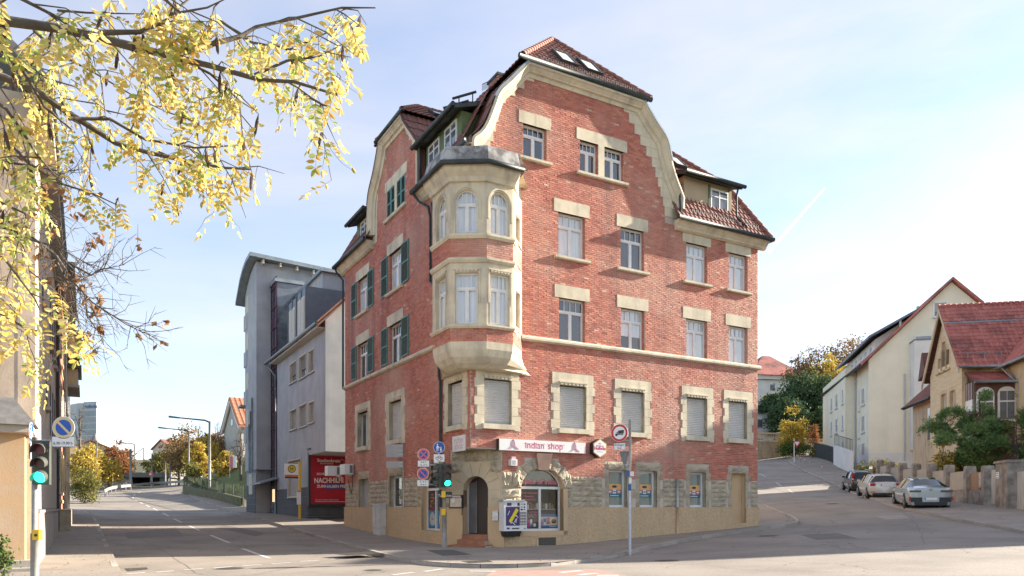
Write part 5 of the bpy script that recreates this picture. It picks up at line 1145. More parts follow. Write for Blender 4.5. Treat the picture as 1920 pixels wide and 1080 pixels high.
MB().box(RF,u0,u1,.06,.45,z0,z1).build('casing', M['paint_white'], vm); MB().box(RF,u0-.05,u1-.1,.06,.50,z1,z1+.06).build('roof', M['paint_grey'], vm); MB().hexa([RF.p(u0+.12,.06,z0-.22),RF.p(u1-.25,.06,z0-.22),RF.p(u1-.22,.06,z0),RF.p(u0+.06,.06,z0),RF.p(u0+.12,.36,z0-.22),RF.p(u1-.25,.36,z0-.22),RF.p(u1-.22,.43,z0),RF.p(u0+.06,.43,z0)]).build('tray', M['black'], vm)
W_, H_ = u1-u0, z1-z0; pic = MB().box(RF,u0+W_*.08,u0+W_*.68,.451,.455,z0+H_*.18,z0+H_*.82).build('picture', M['vm_purple'], vm)
for k in range(9):
    a = rnd.uniform(.12,.55); b = rnd.uniform(.22,.62); an = rnd.choice((.9,1.1,-.7,1.3)); L_ = rnd.uniform(.10,.2); w_ = .012; cxx, czz = u0+W_*a, z0+H_*b; cs, sn = math.cos(an), math.sin(an)
    P = [(cxx,czz),(cxx+L_*cs,czz+L_*sn)]; m = MB(); m.prism(RF, [(P[0][0]-w_*sn,P[0][1]+w_*cs),(P[0][0]+w_*sn,P[0][1]-w_*cs),(P[1][0]+w_*sn,P[1][1]-w_*cs),(P[1][0]-w_*sn,P[1][1]+w_*cs)],.455,.457+k*.0006); m.build('stroke', M['white'], pic)
m = MB(); P = [(u0+W_*.20,z0+H_*.34),(u0+W_*.30,z0+H_*.27),(u0+W_*.62,z0+H_*.70),(u0+W_*.52,z0+H_*.78)]; m.prism(RF, P, .463, .468); m.build('yellow_bar', M['vm_yellow'], pic)
kp = MB().box(RF,u0+W_*.69,u0+W_*.97,.451,.456,z0+H_*.20,z0+H_*.64).build('selection_panel', M['vm_grey'], vm)
for i in range(3):
    for j in range(4): MB().box(RF,u0+W_*(.72+.085*i),u0+W_*(.765+.085*i),.456,.462,z0+H_*(.24+.10*j),z0+H_*(.28+.10*j)).build('button', M['sign_white'], kp)
for a, b, c_, d, mt in ((.13,.32,.85,.95,'vm_purple'),(.58,.68,.85,.95,'black'),(.72,.82,.90,.92,'black'),(.86,.92,.88,.93,'black'),(.72,.82,.80,.82,'black'),(.86,.92,.78,.83,'black'),(.72,.82,.70,.75,'black'),(.86,.92,.70,.75,'sign_red'),(.12,.24,.06,.12,'vm_purple'),(.34,.66,.06,.11,'grille'),(.88,.93,.06,.10,'black')): MB().box(RF,u0+W_*a,u0+W_*b,.4505,.455,z0+H_*c_,z0+H_*d).build('fitting', M[mt], vm)
u0, z1 = pl(CF,842,928,.1); u1, z0 = pl(CF,867,953,.1); nc = thing('notice_case', 'black framed notice case left of the entrance arch', 'notice board', CF.p(u0,.04,z0)); MB().box(CF,u0,u1,.0,.10,z0,z1).build('case', M['black'], nc); MB().box(CF,u0+.04,u1-.04,.101,.104,z0+.05,z1-.12).build('window', M['glass_dark'], nc); MB().box(CF,u0+.05,u1-.08,.101,.105,z1-.10,z1-.03).build('header', M['sign_white'], nc); text('lettering', 'Stuttgarter Hofbräu', CF, u0+.06, z1-.085, .055, .106, M['sign_red'], nc); MB().prism(CF, [(u0+.12,z0+.22),(u0+.24,z0+.22),(u0+.28,z0+.36),(u0+.18,z0+.40),(u0+.08,z0+.34)],.104,.107).build('leaflet', M['sign_white'], nc)
# posters and window lettering
pm('p_blue', (.02,.11,.30), rough=.4); pm('p_cyan', (.02,.30,.58), rough=.4); pm('p_orange', (.75,.42,.15), rough=.4); pm('p_cream', (.72,.60,.34), rough=.4); pm('p_brown', (.045,.018,.014), rough=.4); pm('p_pink', (.60,.16,.20), rough=.4); pm('neon_pink', (.72,.20,.26), rough=.4); pm('p_teal', (.02,.16,.20), rough=.4); pm('p_green', (.03,.25,.20), rough=.4)
def poster(F, u0, u1, z0, z1, off, lab, style, cat='poster'):
    p = thing('poster', lab, cat, F.p(u0,off,z0)); w, h = u1-u0, z1-z0; A = lambda a,b,c,d,mt,nm='patch',o=.002: MB().box(F,u0+w*a,u0+w*b,off,off+o,z0+h*c,z0+h*d).build(nm, M[mt], p)
    if style == 'snack':
        A(0,1,0,1,'p_blue','sheet'); A(0,1,.16,.80,'p_cream','sheet',.004); A(.0,.14,.18,.62,'p_pink','packet',.006); A(.17,.33,.20,.68,'p_blue','packet',.006); A(.36,.54,.26,.76,'p_pink','packet',.006); A(.19,.31,.2,.42,'sign_white','packet',.008); A(.02,.13,.3,.44,'p_cyan','packet',.008)
        MB().prism(F,[(u0+w*(.78+.16*math.cos(a)),z0+h*(.47+.17*math.sin(a))) for a in [math.pi*k/3 for k in range(6)]],off,off+.006).build('emblem', M['p_brown'], p); text('lettering','TRS',F,u0+w*.78,z0+h*.42,h*.17,off+.007,M['sign_red'],p,'CENTER',bold=.003); A(.5,.95,.06,.09,'sign_white','line',.004)
    elif style == 'strip':
        A(0,1,0,1,'p_teal','sheet'); A(0,1,.55,1,'p_orange','sheet',.004); MB().prism(F,[(u0+w*(.5+.2*math.cos(a)),z0+h*(.80+.11*math.sin(a))) for a in [math.pi*k/3 for k in range(6)]],off,off+.006).build('emblem', M['p_brown'], p)
        for k in range(3): A(.06+.32*k,.30+.32*k,.26,.56,('p_pink','sign_white','p_pink')[k],'packet',.006); A(.09+.32*k,.27+.32*k,.36,.46,('sign_white','sign_red','sign_white')[k],'packet',.008)
        A(.2,.8,.08,.13,'sign_white','line',.004)
    elif style == 'lyca':
        A(0,1,0,1,'p_cyan','sheet'); MB().prism(F,[(u0+w*(.5+.34*math.cos(a)),z0+h*(.5+.40*math.sin(a))) for a in [math.pi*k/10 for k in range(20)]],off,off+.004).build('oval', M['sign_white'], p); text('lettering','Lebara',F,u0+w*.5,z0+h*.46,h*.16,off+.005,M['p_cyan'],p,'CENTER')
    elif style == 'dark':
        A(0,1,0,1,'p_brown','sheet'); text('lettering','Royal Dishes',F,u0+w*.05,z0+h*.86,h*.09,off+.005,M['sign_white'],p); text('lettering','to your home',F,u0+w*.05,z0+h*.74,h*.09,off+.005,M['sign_white'],p); A(.05,.3,.05,.55,'sign_red','packet',.004); A(.3,.52,.2,.6,'sign_white','packet',.005); A(.32,.50,.1,.3,'p_cyan','packet',.006)
        MB().disc(F.p(u0+w*.76,off+.003,z0+h*.2), F.n, h*.12, 16, .002).build('bowl', M['sign_white'], p)
    elif style == 'food':
        A(0,1,0,1,'p_brown','sheet'); text('lettering','spice',F,u0+w*.5,z0+h*.80,h*.17,off+.004,M['neon_pink'],p,'CENTER',bold=.004); text('lettering','of india',F,u0+w*.5,z0+h*.62,h*.17,off+.004,M['neon_pink'],p,'CENTER',bold=.004)
        for k in range(7): A(rnd.uniform(.1,.7),rnd.uniform(.72,.92),.05+.07*k,.10+.07*k,rnd.choice(('p_orange','p_cream','sign_red','p_green')),'dish',.003)
    return p
d = -.245
poster(RF,3.16,3.94,.80,1.33,d,'blue and cream snack packet poster at the bottom of the shop window','snack'); poster(RF,2.55,3.0,.80,1.36,d,'dark brown food poster behind the vending machine in the shop window','dark')
for i, h in enumerate(R0[:3]):
    poster(RF,h[0]+.10,h[1]-.12,2.02,2.56,-.225,('orange and blue packet poster in the small window left of the truck sign','orange and blue bottle poster in the small window right of the truck sign','small orange and green poster in the window near the niche')[i],'strip')
poster(LF,3.6,4.42,.76,1.46,d,'cyan poster with a white oval low in the left shop window','lyca'); poster(LF,2.66,3.48,.76,1.46,d,'cyan poster half hidden behind the traffic light post','lyca')
poster(LF,3.62,4.42,1.48,2.24,d,'dark poster with pink lettering high in the left shop window','food'); poster(LF,2.66,3.46,1.48,2.24,d,'dark poster with pink lettering beside the traffic light post','food')
text('lettering','Spice of india',RF,3.09,2.50,.30,-.22,M['neon_pink'],sw,'CENTER',bold=.006)
for k, s_ in enumerate(('Indische Lebensmittel','Gewürze','Getränke & Reis','Tee')): text('lettering',s_,RF,2.62,2.12-.13*k,.105,-.22,M['neon_pink'],sw,'CENTER')
for k, s_ in enumerate(('Mo - Fr','Samstag','10 - 20')): text('lettering',s_,RF,2.8,1.52-.13*k,.10,-.22,M['neon_pink'],sw,'CENTER')
# ornament in the small left window
c = ((L0[1][0]+L0[1][1])/2, 2.3); m = MB()
for k in range(9): a = k*.7; m.disc(LF.p(c[0]+.28*math.cos(a),-.26,c[1]+.45*math.sin(a)), LF.n, .10, 8, .004, r0=.05)
m.build('window_ornament', M['sign_white'], B, kind='stuff')
# ================================================================ signals and signs
pm('sig_green', (.02,.8,.55), rough=.3, emis=((.02,1,.62),1.4)); pm('sig_red_off', (.16,.012,.02), rough=.25); pm('sig_amber_off', (.10,.03,.018), rough=.25); pm('sig_body', (.06,.065,.055), (.085,.09,.075), 5, .6); pm('sig_body_tan', (.30,.255,.16), (.24,.2,.13), 5, .7); pm('post_grey', (.33,.32,.30), (.26,.25,.235), 9, .6, dirt=(.2,.19,.17), dscale=5, damt=.6)
def signal_head(parent, F, u, z, sc=1.0, lit=True, body='sig_body'):
    """three-lamp head facing F.n, centre of the top lamp at (u, z)"""
    p = .30*sc; r = .125*sc; m = MB(); m.box(F,u-.16*sc,u+.16*sc,-.16*sc,0,z-2*p-.17*sc,z+.17*sc); h = m.build('signal_head', M[body], parent)
    for k, mt in enumerate(('sig_red_off','sig_amber_off','sig_green' if lit else 'sig_red_off')):
        c = F.p(u,.004,z-k*p); MB().disc(c, F.n, r, 20, .02*sc).build('lens', M[mt], h)
        v = MB(); n = 14; a0, a1 = math.radians(-25), math.radians(205); rt = F.a
        for i in range(n):
            P = []
            for j in (i,i+1):
                a = a0+(a1-a0)*j/n; o = rt*math.cos(a)*r*1.12+Vector((0,0,math.sin(a)*r*1.12)); P.append((c+o, c+o+F.n*.24*sc-Vector((0,0,.05*sc))))
            v.face([P[0][0],P[1][0],P[1][1],P[0][1]])
        v.build('visor', M['sig_body'], h)
    return h
def round_sign(parent, c, n, r, kind):
    """traffic disc with its symbol"""
    c = Vector(c); n = Vector(n).normalized(); F = Fr((c.x,c.y), Vector((0,0,1)).cross(n), n); s = MB().disc(c-n*.006, n, r, 32, .006, 0).build('sign_disc', M['white'], parent); z = c.z; rt = Vector((0,0,1)).cross(n)
    def bar(x0,y0,x1,y1,w,mt,o,nm='bar'):
        d = Vector((x1-x0,y1-y0)); L_ = d.length; d /= L_; q = Vector((-d.y,d.x))*w/2; P = [(x0+q.x,y0+q.y),(x0-q.x,y0-q.y),(x1-q.x,y1-q.y),(x1+q.x,y1+q.y)]
        MB().hexa([c+rt*x+Vector((0,0,y))+n*.001 for x,y in P]+[c+rt*x+Vector((0,0,y))+n*o for x,y in P]).build(nm, M[mt], s)
    def dot(x,y,rr,mt,o,k=16): MB().disc(c+rt*x+Vector((0,0,y)), n, rr, k, o).build('dot', M[mt], s)
    if kind in ('nopark','nostop'):
        pal = kind == 'nopark_pale'; MB().disc(c, n, r*.94, 32, .002).build('rim', M['sign_rim'], s); MB().disc(c, n, r*.68, 32, .004).build('field', M['blue'], s)
        bar(-r*.5,r*.5,r*.5,-r*.5,r*.2,'sign_rim',.006)
        if kind == 'nostop': bar(-r*.5,-r*.5,r*.5,r*.5,r*.2,'sign_rim',.0065)
    elif kind == 'nopark_old':
        MB().disc(c, n, r*.95, 32, .002).build('rim', M['sign_cream'], s); MB().disc(c, n, r*.70, 32, .004).build('field', M['blue'], s); bar(-r*.5,r*.5,r*.5,-r*.5,r*.2,'sign_cream',.006)
    elif kind == 'walk':
        MB().disc(c, n, r*.94, 32, .002).build('field', M['blue'], s)
        for x, y, k in ((-.28,.52,1.0),(.32,.02,.72)):
            dot(r*x,r*y,r*.13*k,'white',.005,12); P = [(x-.10*k,y-.18*k),(x+.10*k,y-.18*k),(x+.24*k,y-.72*k),(x-.24*k,y-.72*k)]
            MB().hexa([c+rt*(r*a)+Vector((0,0,r*b))+n*.001 for a,b in P]+[c+rt*(r*a)+Vector((0,0,r*b))+n*.005 for a,b in P]).build('figure', M['white'], s); bar(r*(x-.08*k),r*(y-.7*k),r*(x-.10*k),r*(y-1.2*k),r*.1*k,'white',.005,'leg'); bar(r*(x+.08*k),r*(y-.7*k),r*(x+.12*k),r*(y-1.2*k),r*.1*k,'white',.005,'leg')
        bar(-r*.16,r*.22,r*.16,-r*.1,r*.08,'white',.0055,'arm')
    elif kind == 'truck':
        MB().disc(c, n, r*.97, 40, .002).build('rim', M['red'], s); MB().disc(c, n, r*.72, 40, .004).build('field', M['white'], s)
        MB().hexa([c+rt*(r*a)+Vector((0,0,r*b))+n*o for o in (.001,.006) for a,b in ((-.16,-.14),(.52,-.05),(.52,.33),(-.16,.26))]).build('truck_box', M['black'], s); MB().hexa([c+rt*(r*a)+Vector((0,0,r*b))+n*o for o in (.001,.006) for a,b in ((-.5,-.24),(-.2,-.2),(-.2,.12),(-.42,.08))]).build('truck_cab', M['black'], s); bar(-r*.5,-r*.24,r*.5,-r*.14,r*.08,'black',.006)
        dot(-r*.36,-r*.27,r*.09,'black',.007); dot(r*.32,-r*.18,r*.09,'black',.007); MB().hexa([c+rt*(r*a)+Vector((0,0,r*b))+n*o for o in (.001,.008) for a,b in ((-.45,-.08),(-.3,-.06),(-.3,.06),(-.42,.04))]).build('cab_window', M['white'], s)
    return s
pm('sign_rim', (.62,.10,.09), (.66,.16,.13), 6, .5); pm('sign_cream', (.72,.55,.30), (.66,.50,.28), 6, .5)
def plate_text(parent, F, u, z, w, h, lines, off=0, size=None, mat='white'):
    p = MB().box(F,u-w/2,u+w/2,off-.006,off,z-h/2,z+h/2).build('plate', M[mat], parent); MB().box(F,u-w/2-.012,u+w/2+.012,off-.012,off-.006,z-h/2-.012,z+h/2+.012).build('plate_edge', M['sign_back'], parent)
    n = len(lines)
    for k, s in enumerate(lines): text('lettering', s, F, u, z+h/2-h*(k+.78)/n, size or h/n*.8, off+.001, M['black'], p, 'CENTER')
    return p
# near traffic light, left
Y = 13.0; X = (65-CXP)/FPX*Y; s_ = Y/FPX; gz = H(X,Y); zt = EYE+(HYP-820)*s_
tl = thing('traffic_light', 'near left traffic light showing green on a grey post with yellow box', 'traffic light', (X,Y,gz), 'traffic lights'); hz = lambda y: EYE+(HYP-y)*s_
MB().tube([(X,Y,gz-.1),(X,Y,hz(1000))],.066,16).build('lower_post', M['post_grey'], tl, smooth=True); MB().tube([(X,Y,hz(1000)),(X,Y,zt)],.048,16).build('post', M['post_grey'], tl, smooth=True)
Fq = Fr((X,Y),(.97,-.25),(-.25,-.97)); Fq = Fr(Fq.p(0,.02,0).xy, Fq.a, Fq.n)
signal_head(tl, Fr((X+.155,Y-.08),(.96,.28),(.28,-.96)), 0, hz(842), .80)
for z in (hz(832),hz(905)): MB().box(Fr((X,Y),(1,0),(0,-1)),-.03,.14,-.02,.02,z-.015,z+.015).build('bracket', M['sig_body'], tl)
bx = MB().box(Fr((X,Y),(1,0),(0,-1)),.035,.15,.02,.12,hz(1012),hz(993)).build('push_button_box', M['yellow'], tl); MB().disc((X+.095,Y-.12,hz(1003)),(0,-1,0),.025,12,.01).build('button', M['black'], bx)
Fs = Fr((X,Y),(1,0),(0,-1)); c = ((121-65)*s_, hz(802))
np_ = thing('no_parking_sign', 'faded yellow-rimmed no parking disc with plate 6.30 to 19.00 h', 'traffic sign', (X+c[0],Y,hz(840)))
round_sign(np_, (X+c[0],Y-.03,c[1]), (0,-1,0), 21*s_, 'nopark_old'); plate_text(np_, Fs, (120-65)*s_, hz(828.5), 41*s_, 18*s_, ['6.30-19.00 h'], .03, .066)
MB().tube([(X,Y,hz(826)),(X+c[0],Y,hz(826))],.012,8).build('arm', M['steel'], np_); MB().tube([(X+c[0],Y-.01,hz(838)),(X+c[0],Y-.01,hz(790))],.016,8).build('bracket', M['steel'], np_)
Fz = Fr((X-.13,Y+.1),(-.37,.93),(.93,.37)); zs_ = thing('cycle_path_sign', 'blue round path sign seen edge-on with small white plate left of the near light', 'traffic sign', (X-.13,Y+.1,hz(860))); round_sign(zs_, Fz.p(.0,.01,hz(810)), Fz.n, .18, 'walk'); plate_text(zs_, Fz, 0, hz(846), .30, .24, ['frei'], .01); MB().tube([(X-.13,Y+.1,hz(860)),(X-.13,Y+.1,hz(795))],.014,8).build('bracket', M['steel'], zs_); MB().tube([(X-.13,Y+.1,hz(835)),(X,Y,hz(835))],.012,8).build('arm', M['steel'], zs_)
# corner traffic light by the shop
g = gnd(833,1026,dz=KERBH); s_ = g.y/FPX; X, Y = g.x, g.y; hz = lambda y: EYE+(HYP-y)*s_; Fs = Fr((X,Y),(1,0),(0,-1))
tl2 = thing('traffic_light', 'corner traffic light showing green beside the shop entrance', 'traffic light', g, 'traffic lights')
MB().tube([g-Vector((0,0,.15)),(X,Y,hz(960))],.085,14).build('lower_post', M['post_grey'], tl2, smooth=True); MB().tube([(X,Y,hz(960)),(X,Y,hz(866))],.062,14).build('post', M['sig_body_tan'], tl2, smooth=True)
signal_head(tl2, Fr((X+.13,Y-.12),(.98,.2),(.2,-.98)), 0, hz(877.5), .92)
signal_head(tl2, Fr((X-.24,Y-.05),(.45,-.89),(-.89,-.45)), 0, hz(877.5), .92, False)
MB().box(Fs,-.20,.02,-.1,.05,hz(918),hz(866)).build('head_bracket', M['sig_body_tan'], tl2)
for zy in (925,958): bx = MB().box(Fs,-.09,.06,.07,.16,hz(zy+8),hz(zy-4)).build('push_button_box', M['yellow'], tl2)
sn = thing('street_name_plate', 'small dark street name plate under the corner traffic light', 'sign', (X-.1,Y-.1,hz(934))); MB().box(Fs,-.22,.30,.09,.10,hz(934),hz(922)).build('plate', M['black'], sn); text('lettering','Tunnelstr.',Fs,.04,hz(931.5),.13,.101,M['sign_white'],sn,'CENTER'); MB().box(Fs,-.02,.02,.0,.09,hz(931),hz(925)).build('clamp', M['steel'], sn)
wk = thing('footpath_sign', 'blue round sign of adult and child walking with bicycle plate below', 'traffic sign', (X-.2,Y,hz(868))); cx = (823.5-833)*s_
round_sign(wk, (X+cx,Y-.05,hz(839)), (0,-1,0), 10.7*s_, 'walk'); p_ = MB().box(Fs,cx-10*s_,cx+10*s_,.03,.036,hz(867.5),hz(852)).build('plate', M['white'], wk)
for dx in (-4,4): MB().disc(Fs.p(cx+dx*s_,.037,hz(859.5)), Fs.n, 2.8*s_, 14, .002, r0=2.1*s_).build('bicycle_wheel', M['black'], p_)
MB().tube([Fs.p(cx+a*s_,.04,hz(b)) for a,b in ((-4,859.5),(-2,856),(2.2,856),(0,859.5),(-2,856),(-2.6,855))],.006,4).build('bicycle_frame', M['black'], p_); MB().tube([Fs.p(cx+a*s_,.04,hz(b)) for a,b in ((4,859.5),(2.2,856),(2.0,854.5),(.8,854.5))],.006,4).build('bicycle_fork', M['black'], p_); text('lettering','frei',Fs,cx,hz(866),.09,.038,M['black'],p_,'CENTER'); MB().tube([Fs.p(cx,0,hz(866)),Fs.p(cx,0,hz(830))],.02,8).build('bracket', M['steel'], wk); MB().tube([Fs.p(cx,0,hz(866)),Fs.p(0,0,hz(870))],.02,8).build('arm', M['steel'], wk)
for lab, cxp, yc, kind, yp, lines, gr in (('red and blue no stopping disc with crossed bars, upper of the pair', 794.5, 852.5, 'nostop', 869.5, ['6-8 h','16-19 h'], 0), ('red and blue no parking disc with one bar, lower of the pair', 793.5, 888.5, 'nopark', 906, ['8-16 h','19-6 h'], 0)):
    ns = thing('no_stopping_sign' if kind == 'nostop' else 'no_parking_sign', lab, 'traffic sign', (X+(cxp-833)*s_,Y,hz(yp+8))); cx = (cxp-833)*s_
    round_sign(ns, (X+cx,Y-.08,hz(yc)), (0,-1,0), 11*s_, kind); plate_text(ns, Fs, cx, hz(yp), 21*s_, 11*s_, lines, .08, .095)
    MB().box(Fs,cx-.03,cx+.03,.0,.06,hz(yp+5),hz(yc-8)).build('bracket', M['steel'], ns); MB().tube([Fs.p(cx,.03,hz(yp)),Fs.p(0,0,hz(yp+6))],.02,8).build('arm', M['steel'], ns)
# truck ban post on the right
t, g, s_, hz, Fp = post('truck_ban_sign', 'steel post with red ringed no trucks disc and plate Anlieger frei', 1181, 1035, 787, .045, 'traffic sign')
nn = Vector((-.45,-.89,0)).normalized(); X, Y = g.x, g.y; Fk = Fr((X,Y), Vector((0,0,1)).cross(nn), nn)
cs = Vector((X+(1161-1181)*s_, Y-.06, hz(812))); round_sign(t, cs, nn, 16.5*s_, 'truck'); MB().disc(cs-nn*.02, nn, 16.5*s_, 32, .01).build('disc_back', M['sign_back'], t)
Fk2 = Fr((cs.x,cs.y), Vector((0,0,1)).cross(nn), nn); plate_text(t, Fk2, .0, hz(837.5), 21*s_, 12*s_, ['Anlieger','frei'], .0, .10)
m = MB(); tri = [(-16,838+8),(0,846),(-9,876)]; m.prism(Fp, [((x)*s_,hz(y)) for x,y in ((-20,846),(-1,846),(-9,880))], -.03, -.02); m.build('yield_sign_back', M['sign_back'], t)
for y in (800,826,833,846,872): MB().tube([(X-12*s_,Y,hz(y)),(X,Y-.03,hz(y))],.016,6).build('clamp', M['steel'], t)
MB().box(Fp,-1*s_,10*s_-.02,.045,.052,hz(894),hz(883)).build('red_notice', M['red'], t); MB().box(Fp,0,10*s_-.045,.052,.056,hz(893),hz(884)).build('notice_paper', M['sign_white'], t); MB().box(Fp,-7*s_,-1.5*s_,.03,.04,hz(894),hz(882)).build('notice_photo', M['p_blue'], t); MB().box(Fp,-2*s_,3*s_,.05,.055,hz(906),hz(896)).build('sticker', M['sign_white'], t); MB().box(Fp,-4*s_,2*s_,.05,.055,hz(920),hz(908)).build('sticker', M['p_blue'], t)
# ================================================================ buildings along the left pavement
pm('old_plaster', (.60,.48,.37), (.50,.395,.295), 1.3, .92, .4, 22, dirt=(.27,.225,.18), dscale=.9, damt=.7); pm('old_plaster_orange', (.56,.38,.22), (.50,.34,.20), 1.6, .9, .3, 26, dirt=(.56,.47,.36), dscale=1.6, damt=.7); pm('old_grey', (.46,.395,.32), (.38,.325,.26), 1.6, .9, .3, 30, dirt=(.42,.38,.33), dscale=2.5, damt=.6, stretch=(1,1,.35)); pm('concrete', (.42,.38,.325), (.34,.305,.26), 1.5, .92, .35, 30, dirt=(.17,.155,.13), dscale=1.1, damt=.6, stretch=(1,1,.4)); pm('slate', (.12,.115,.11), (.18,.17,.16), 5, .7, .2, 20)
WF = Fr(UV(-13.4,0), DL, DR); V0 = -2.4
OBa = thing('old_plaster_house', 'weathered beige plaster house with peeling walls at the left edge', 'building', WF.p(V0,0,0))
h_ = [(8.2,9.1,4.2,6.2),(10.6,11.5,4.2,6.2),(8.2,9.1,7.6,9.6),(10.6,11.5,7.6,9.6),(12.6,13.4,7.6,9.6),(12.6,13.4,4.2,6.2),(2.5,3.3,7.9,8.7),(5.2,6.0,5.0,5.9)]
m = MB(); cells(m, WF, V0, 14.5, 0, 11.9, h_); NE = Fr(WF.p(V0,0,0), -DR, -DL); m.quad(NE,0,9,0,11.9); m.quad(Fr(WF.p(14.5,0,0),-DR,DL),0,9,0,11.9); ow_ = m.build('plaster_wall', M['old_plaster'], OBa)
for h in h_: w = MB(); reveal(w, WF, h, .25); w.quad(WF,h[0],h[1],h[2],h[3],-.24); w.build('window', M['glass_dark'], OBa); MB().box(WF,h[0]-.1,h[1]+.1,.0,.14,h[2]-.12,h[2]).build('sill', M['old_grey'], OBa)
MB().box(WF,V0+.6,14.5,.0,.05,1.55,4.2).build('grey_render_panel', M['old_grey'], OBa); MB().box(WF,V0+.55,14.52,.0,.12,-.3,1.45).build('plinth', M['concrete'], OBa); MB().box(WF,V0+.55,14.52,.0,.15,1.45,1.53).build('plinth_cap', M['concrete'], OBa)
MB().box(WF,V0-.01,V0+.55,-.3,.07,0,11.9).build('corner_pilaster', M['old_plaster'], OBa)
m = MB(); P = [WF.p(V0-.5,.5,11.9),WF.p(14.9,.5,11.9),WF.p(14.9,-4.5,16.2),WF.p(V0-.5,-4.5,16.2)]; m.hexa(P+[p+Vector((0,0,.25)) for p in P]); m.build('roof', M['slate'], OBa); MB().box(WF,V0-.4,14.6,.0,.42,11.5,11.9).build('cornice', M['old_grey'], OBa)
MB().tube([NE.p(.75,.08,0),NE.p(.75,.08,11.6)],.06,8).build('downpipe', M['dark_metal'], OBa); MB().tube([WF.p(14.3,.1,0.2),WF.p(14.3,.1,11.6)],.06,8).build('downpipe', M['dark_metal'], OBa)
# porch on the near end: two plastered piers under a slate canopy
for a, b, o, mt in ((.12,.95,.55,'old_plaster_orange'),(1.12,1.9,.75,'old_plaster_orange')): MB().box(NE,a,b,.01,o,-.2,3.55).build('pier', M[mt], OBa)
MB().box(NE,.96,1.11,.01,.62,-.1,3.5).build('white_pilaster', M['paint_white'], OBa)
MB().hexa([NE.p(-.15,-.02,3.55),NE.p(3.4,-.02,3.55),NE.p(3.4,1.15,3.55),NE.p(-.15,1.15,3.55),NE.p(.35,-.02,4.25),NE.p(3.4,-.02,4.25),NE.p(3.4,.5,4.25),NE.p(.35,.5,4.25)]).build('porch_roof', M['slate'], OBa)
MB().box(NE,-.08,3.4,.02,1.05,3.38,3.55).build('porch_cornice', M['old_grey'], OBa)
for k, (a, b) in enumerate(((.95,1.5),(1.3,1.2))): MB().box(NE,-.1,.9,.3,.3+.5*(2-k),-.2,.16*(k+1)).build('step', M['concrete'], OBa)
# brick house with yellow bands
pm('brick_far', (.38,.15,.105), (.46,.20,.14), 6, .85, rand=('island',[(0,(.36,.14,.10)),(.5,(.46,.19,.13)),(1,(.58,.42,.24))])); pm('brick_yellow', (.60,.45,.26), (.52,.39,.22), 8, .85)
OBb = thing('banded_brick_house', 'narrow red and yellow brick house beyond the peeling plaster house', 'building', WF.p(14.6,0,.4)); m = MB(); m.box(WF,14.6,24.5,-9,.12,0,12.6); m.build('wall', M['brick_far'], OBb)
z = 1.8
while z < 12: MB().box(WF,14.58,24.52,.1,.17,z,z+.16).build('brick_band', M['brick_yellow'], OBb); z += 1.05
for s0 in (15.4,18.6,21.8):
    for z0 in (2.2,5.4,8.6): w = MB().box(WF,s0,s0+1.3,.1,.20,z0,z0+2.0).build('window', M['stone'], OBb); MB().quad(WF,s0+.15,s0+1.15,z0+.12,z0+1.85,.21).build('pane', M['glass_dark'], w)
MB().box(WF,14.4,24.7,.0,.75,12.2,12.6).build('cornice', M['dark_metal'], OBb); MB().box(WF,14.6,24.5,.12,.55,-.2,1.5).build('plinth', M['rubble'], OBb); MB().box(WF,15.6,17.0,-1.0,.0,12.6,15.6).build('chimney', M['brick_far'], OBb)
OBc = thing('bay_window_house', 'far left pale house with projecting bay windows at the street end', 'building', WF.p(24.7,0,.8)); MB().box(WF,24.7,36,-9,.2,0,13.2).build('wall', M['old_plaster'], OBc)
for z0, z1 in ((9.0,10.0),(10.9,12.0)):
    b_ = MB().box(WF,28,32.5,.2,.75,z0,z1).build('bay', M['brick_yellow'], OBc); MB().box(WF,27.8,32.7,.2,.95,z1,z1+.2).build('bay_roof', M['dark_metal'], b_); MB().box(WF,27.9,32.6,.2,.85,z0-.15,z0).build('bay_base', M['old_grey'], b_)
    for u in (28.4,29.9,31.3): MB().box(WF,u,u+.9,.75,.78,z0+.25,z1-.15).build('window', M['glass_dark'], b_)
MB().box(WF,24.6,36.1,-.1,.6,13.2,13.5).build('cornice', M['dark_metal'], OBc)
for z0 in (1.4,4.2,7.0):
    for u in (26.2,29.2,32.2): w = MB().box(WF,u,u+1.1,.19,.26,z0,z0+1.8).build('window', M['stone'], OBc); MB().quad(WF,u+.12,u+.98,z0+.1,z0+1.7,.265).build('pane', M['glass_dark'], w)
for k in range(6): MB().box(WF,24.9,25.5,.2,.25,.8+k*1.1,1.5+k*1.1).build('corner_stone', M['stone'], OBc)
# ================================================================ vegetation builder
def leafmat(name, cols, trans=.35):
    m = bpy.data.materials.new(name); m.use_nodes = True; nt = m.node_tree; N = nt.nodes; Lk = nt.links; N.clear()
    o = N.new('ShaderNodeOutputMaterial'); d = N.new('ShaderNodeBsdfPrincipled'); d.inputs['Roughness'].default_value = .75; d.inputs['Specular IOR Level'].default_value = .12; t = N.new('ShaderNodeBsdfTranslucent'); x = N.new('ShaderNodeMixShader'); x.inputs[0].default_value = trans
    g = N.new('ShaderNodeNewGeometry'); r = N.new('ShaderNodeValToRGB'); el = r.color_ramp.elements
    while len(el) < len(cols): el.new(.5)
    for e, (k, c) in zip(el, enumerate(cols)): e.position = k/(len(cols)-1); e.color = (*c, 1)
    Lk.new(g.outputs['Random Per Island'], r.inputs[0]); Lk.new(r.outputs[0], d.inputs['Base Color']); Lk.new(r.outputs[0], t.inputs[0]); Lk.new(d.outputs[0], x.inputs[1]); Lk.new(t.outputs[0], x.inputs[2]); Lk.new(x.outputs[0], o.inputs[0]); M[name] = m; return m
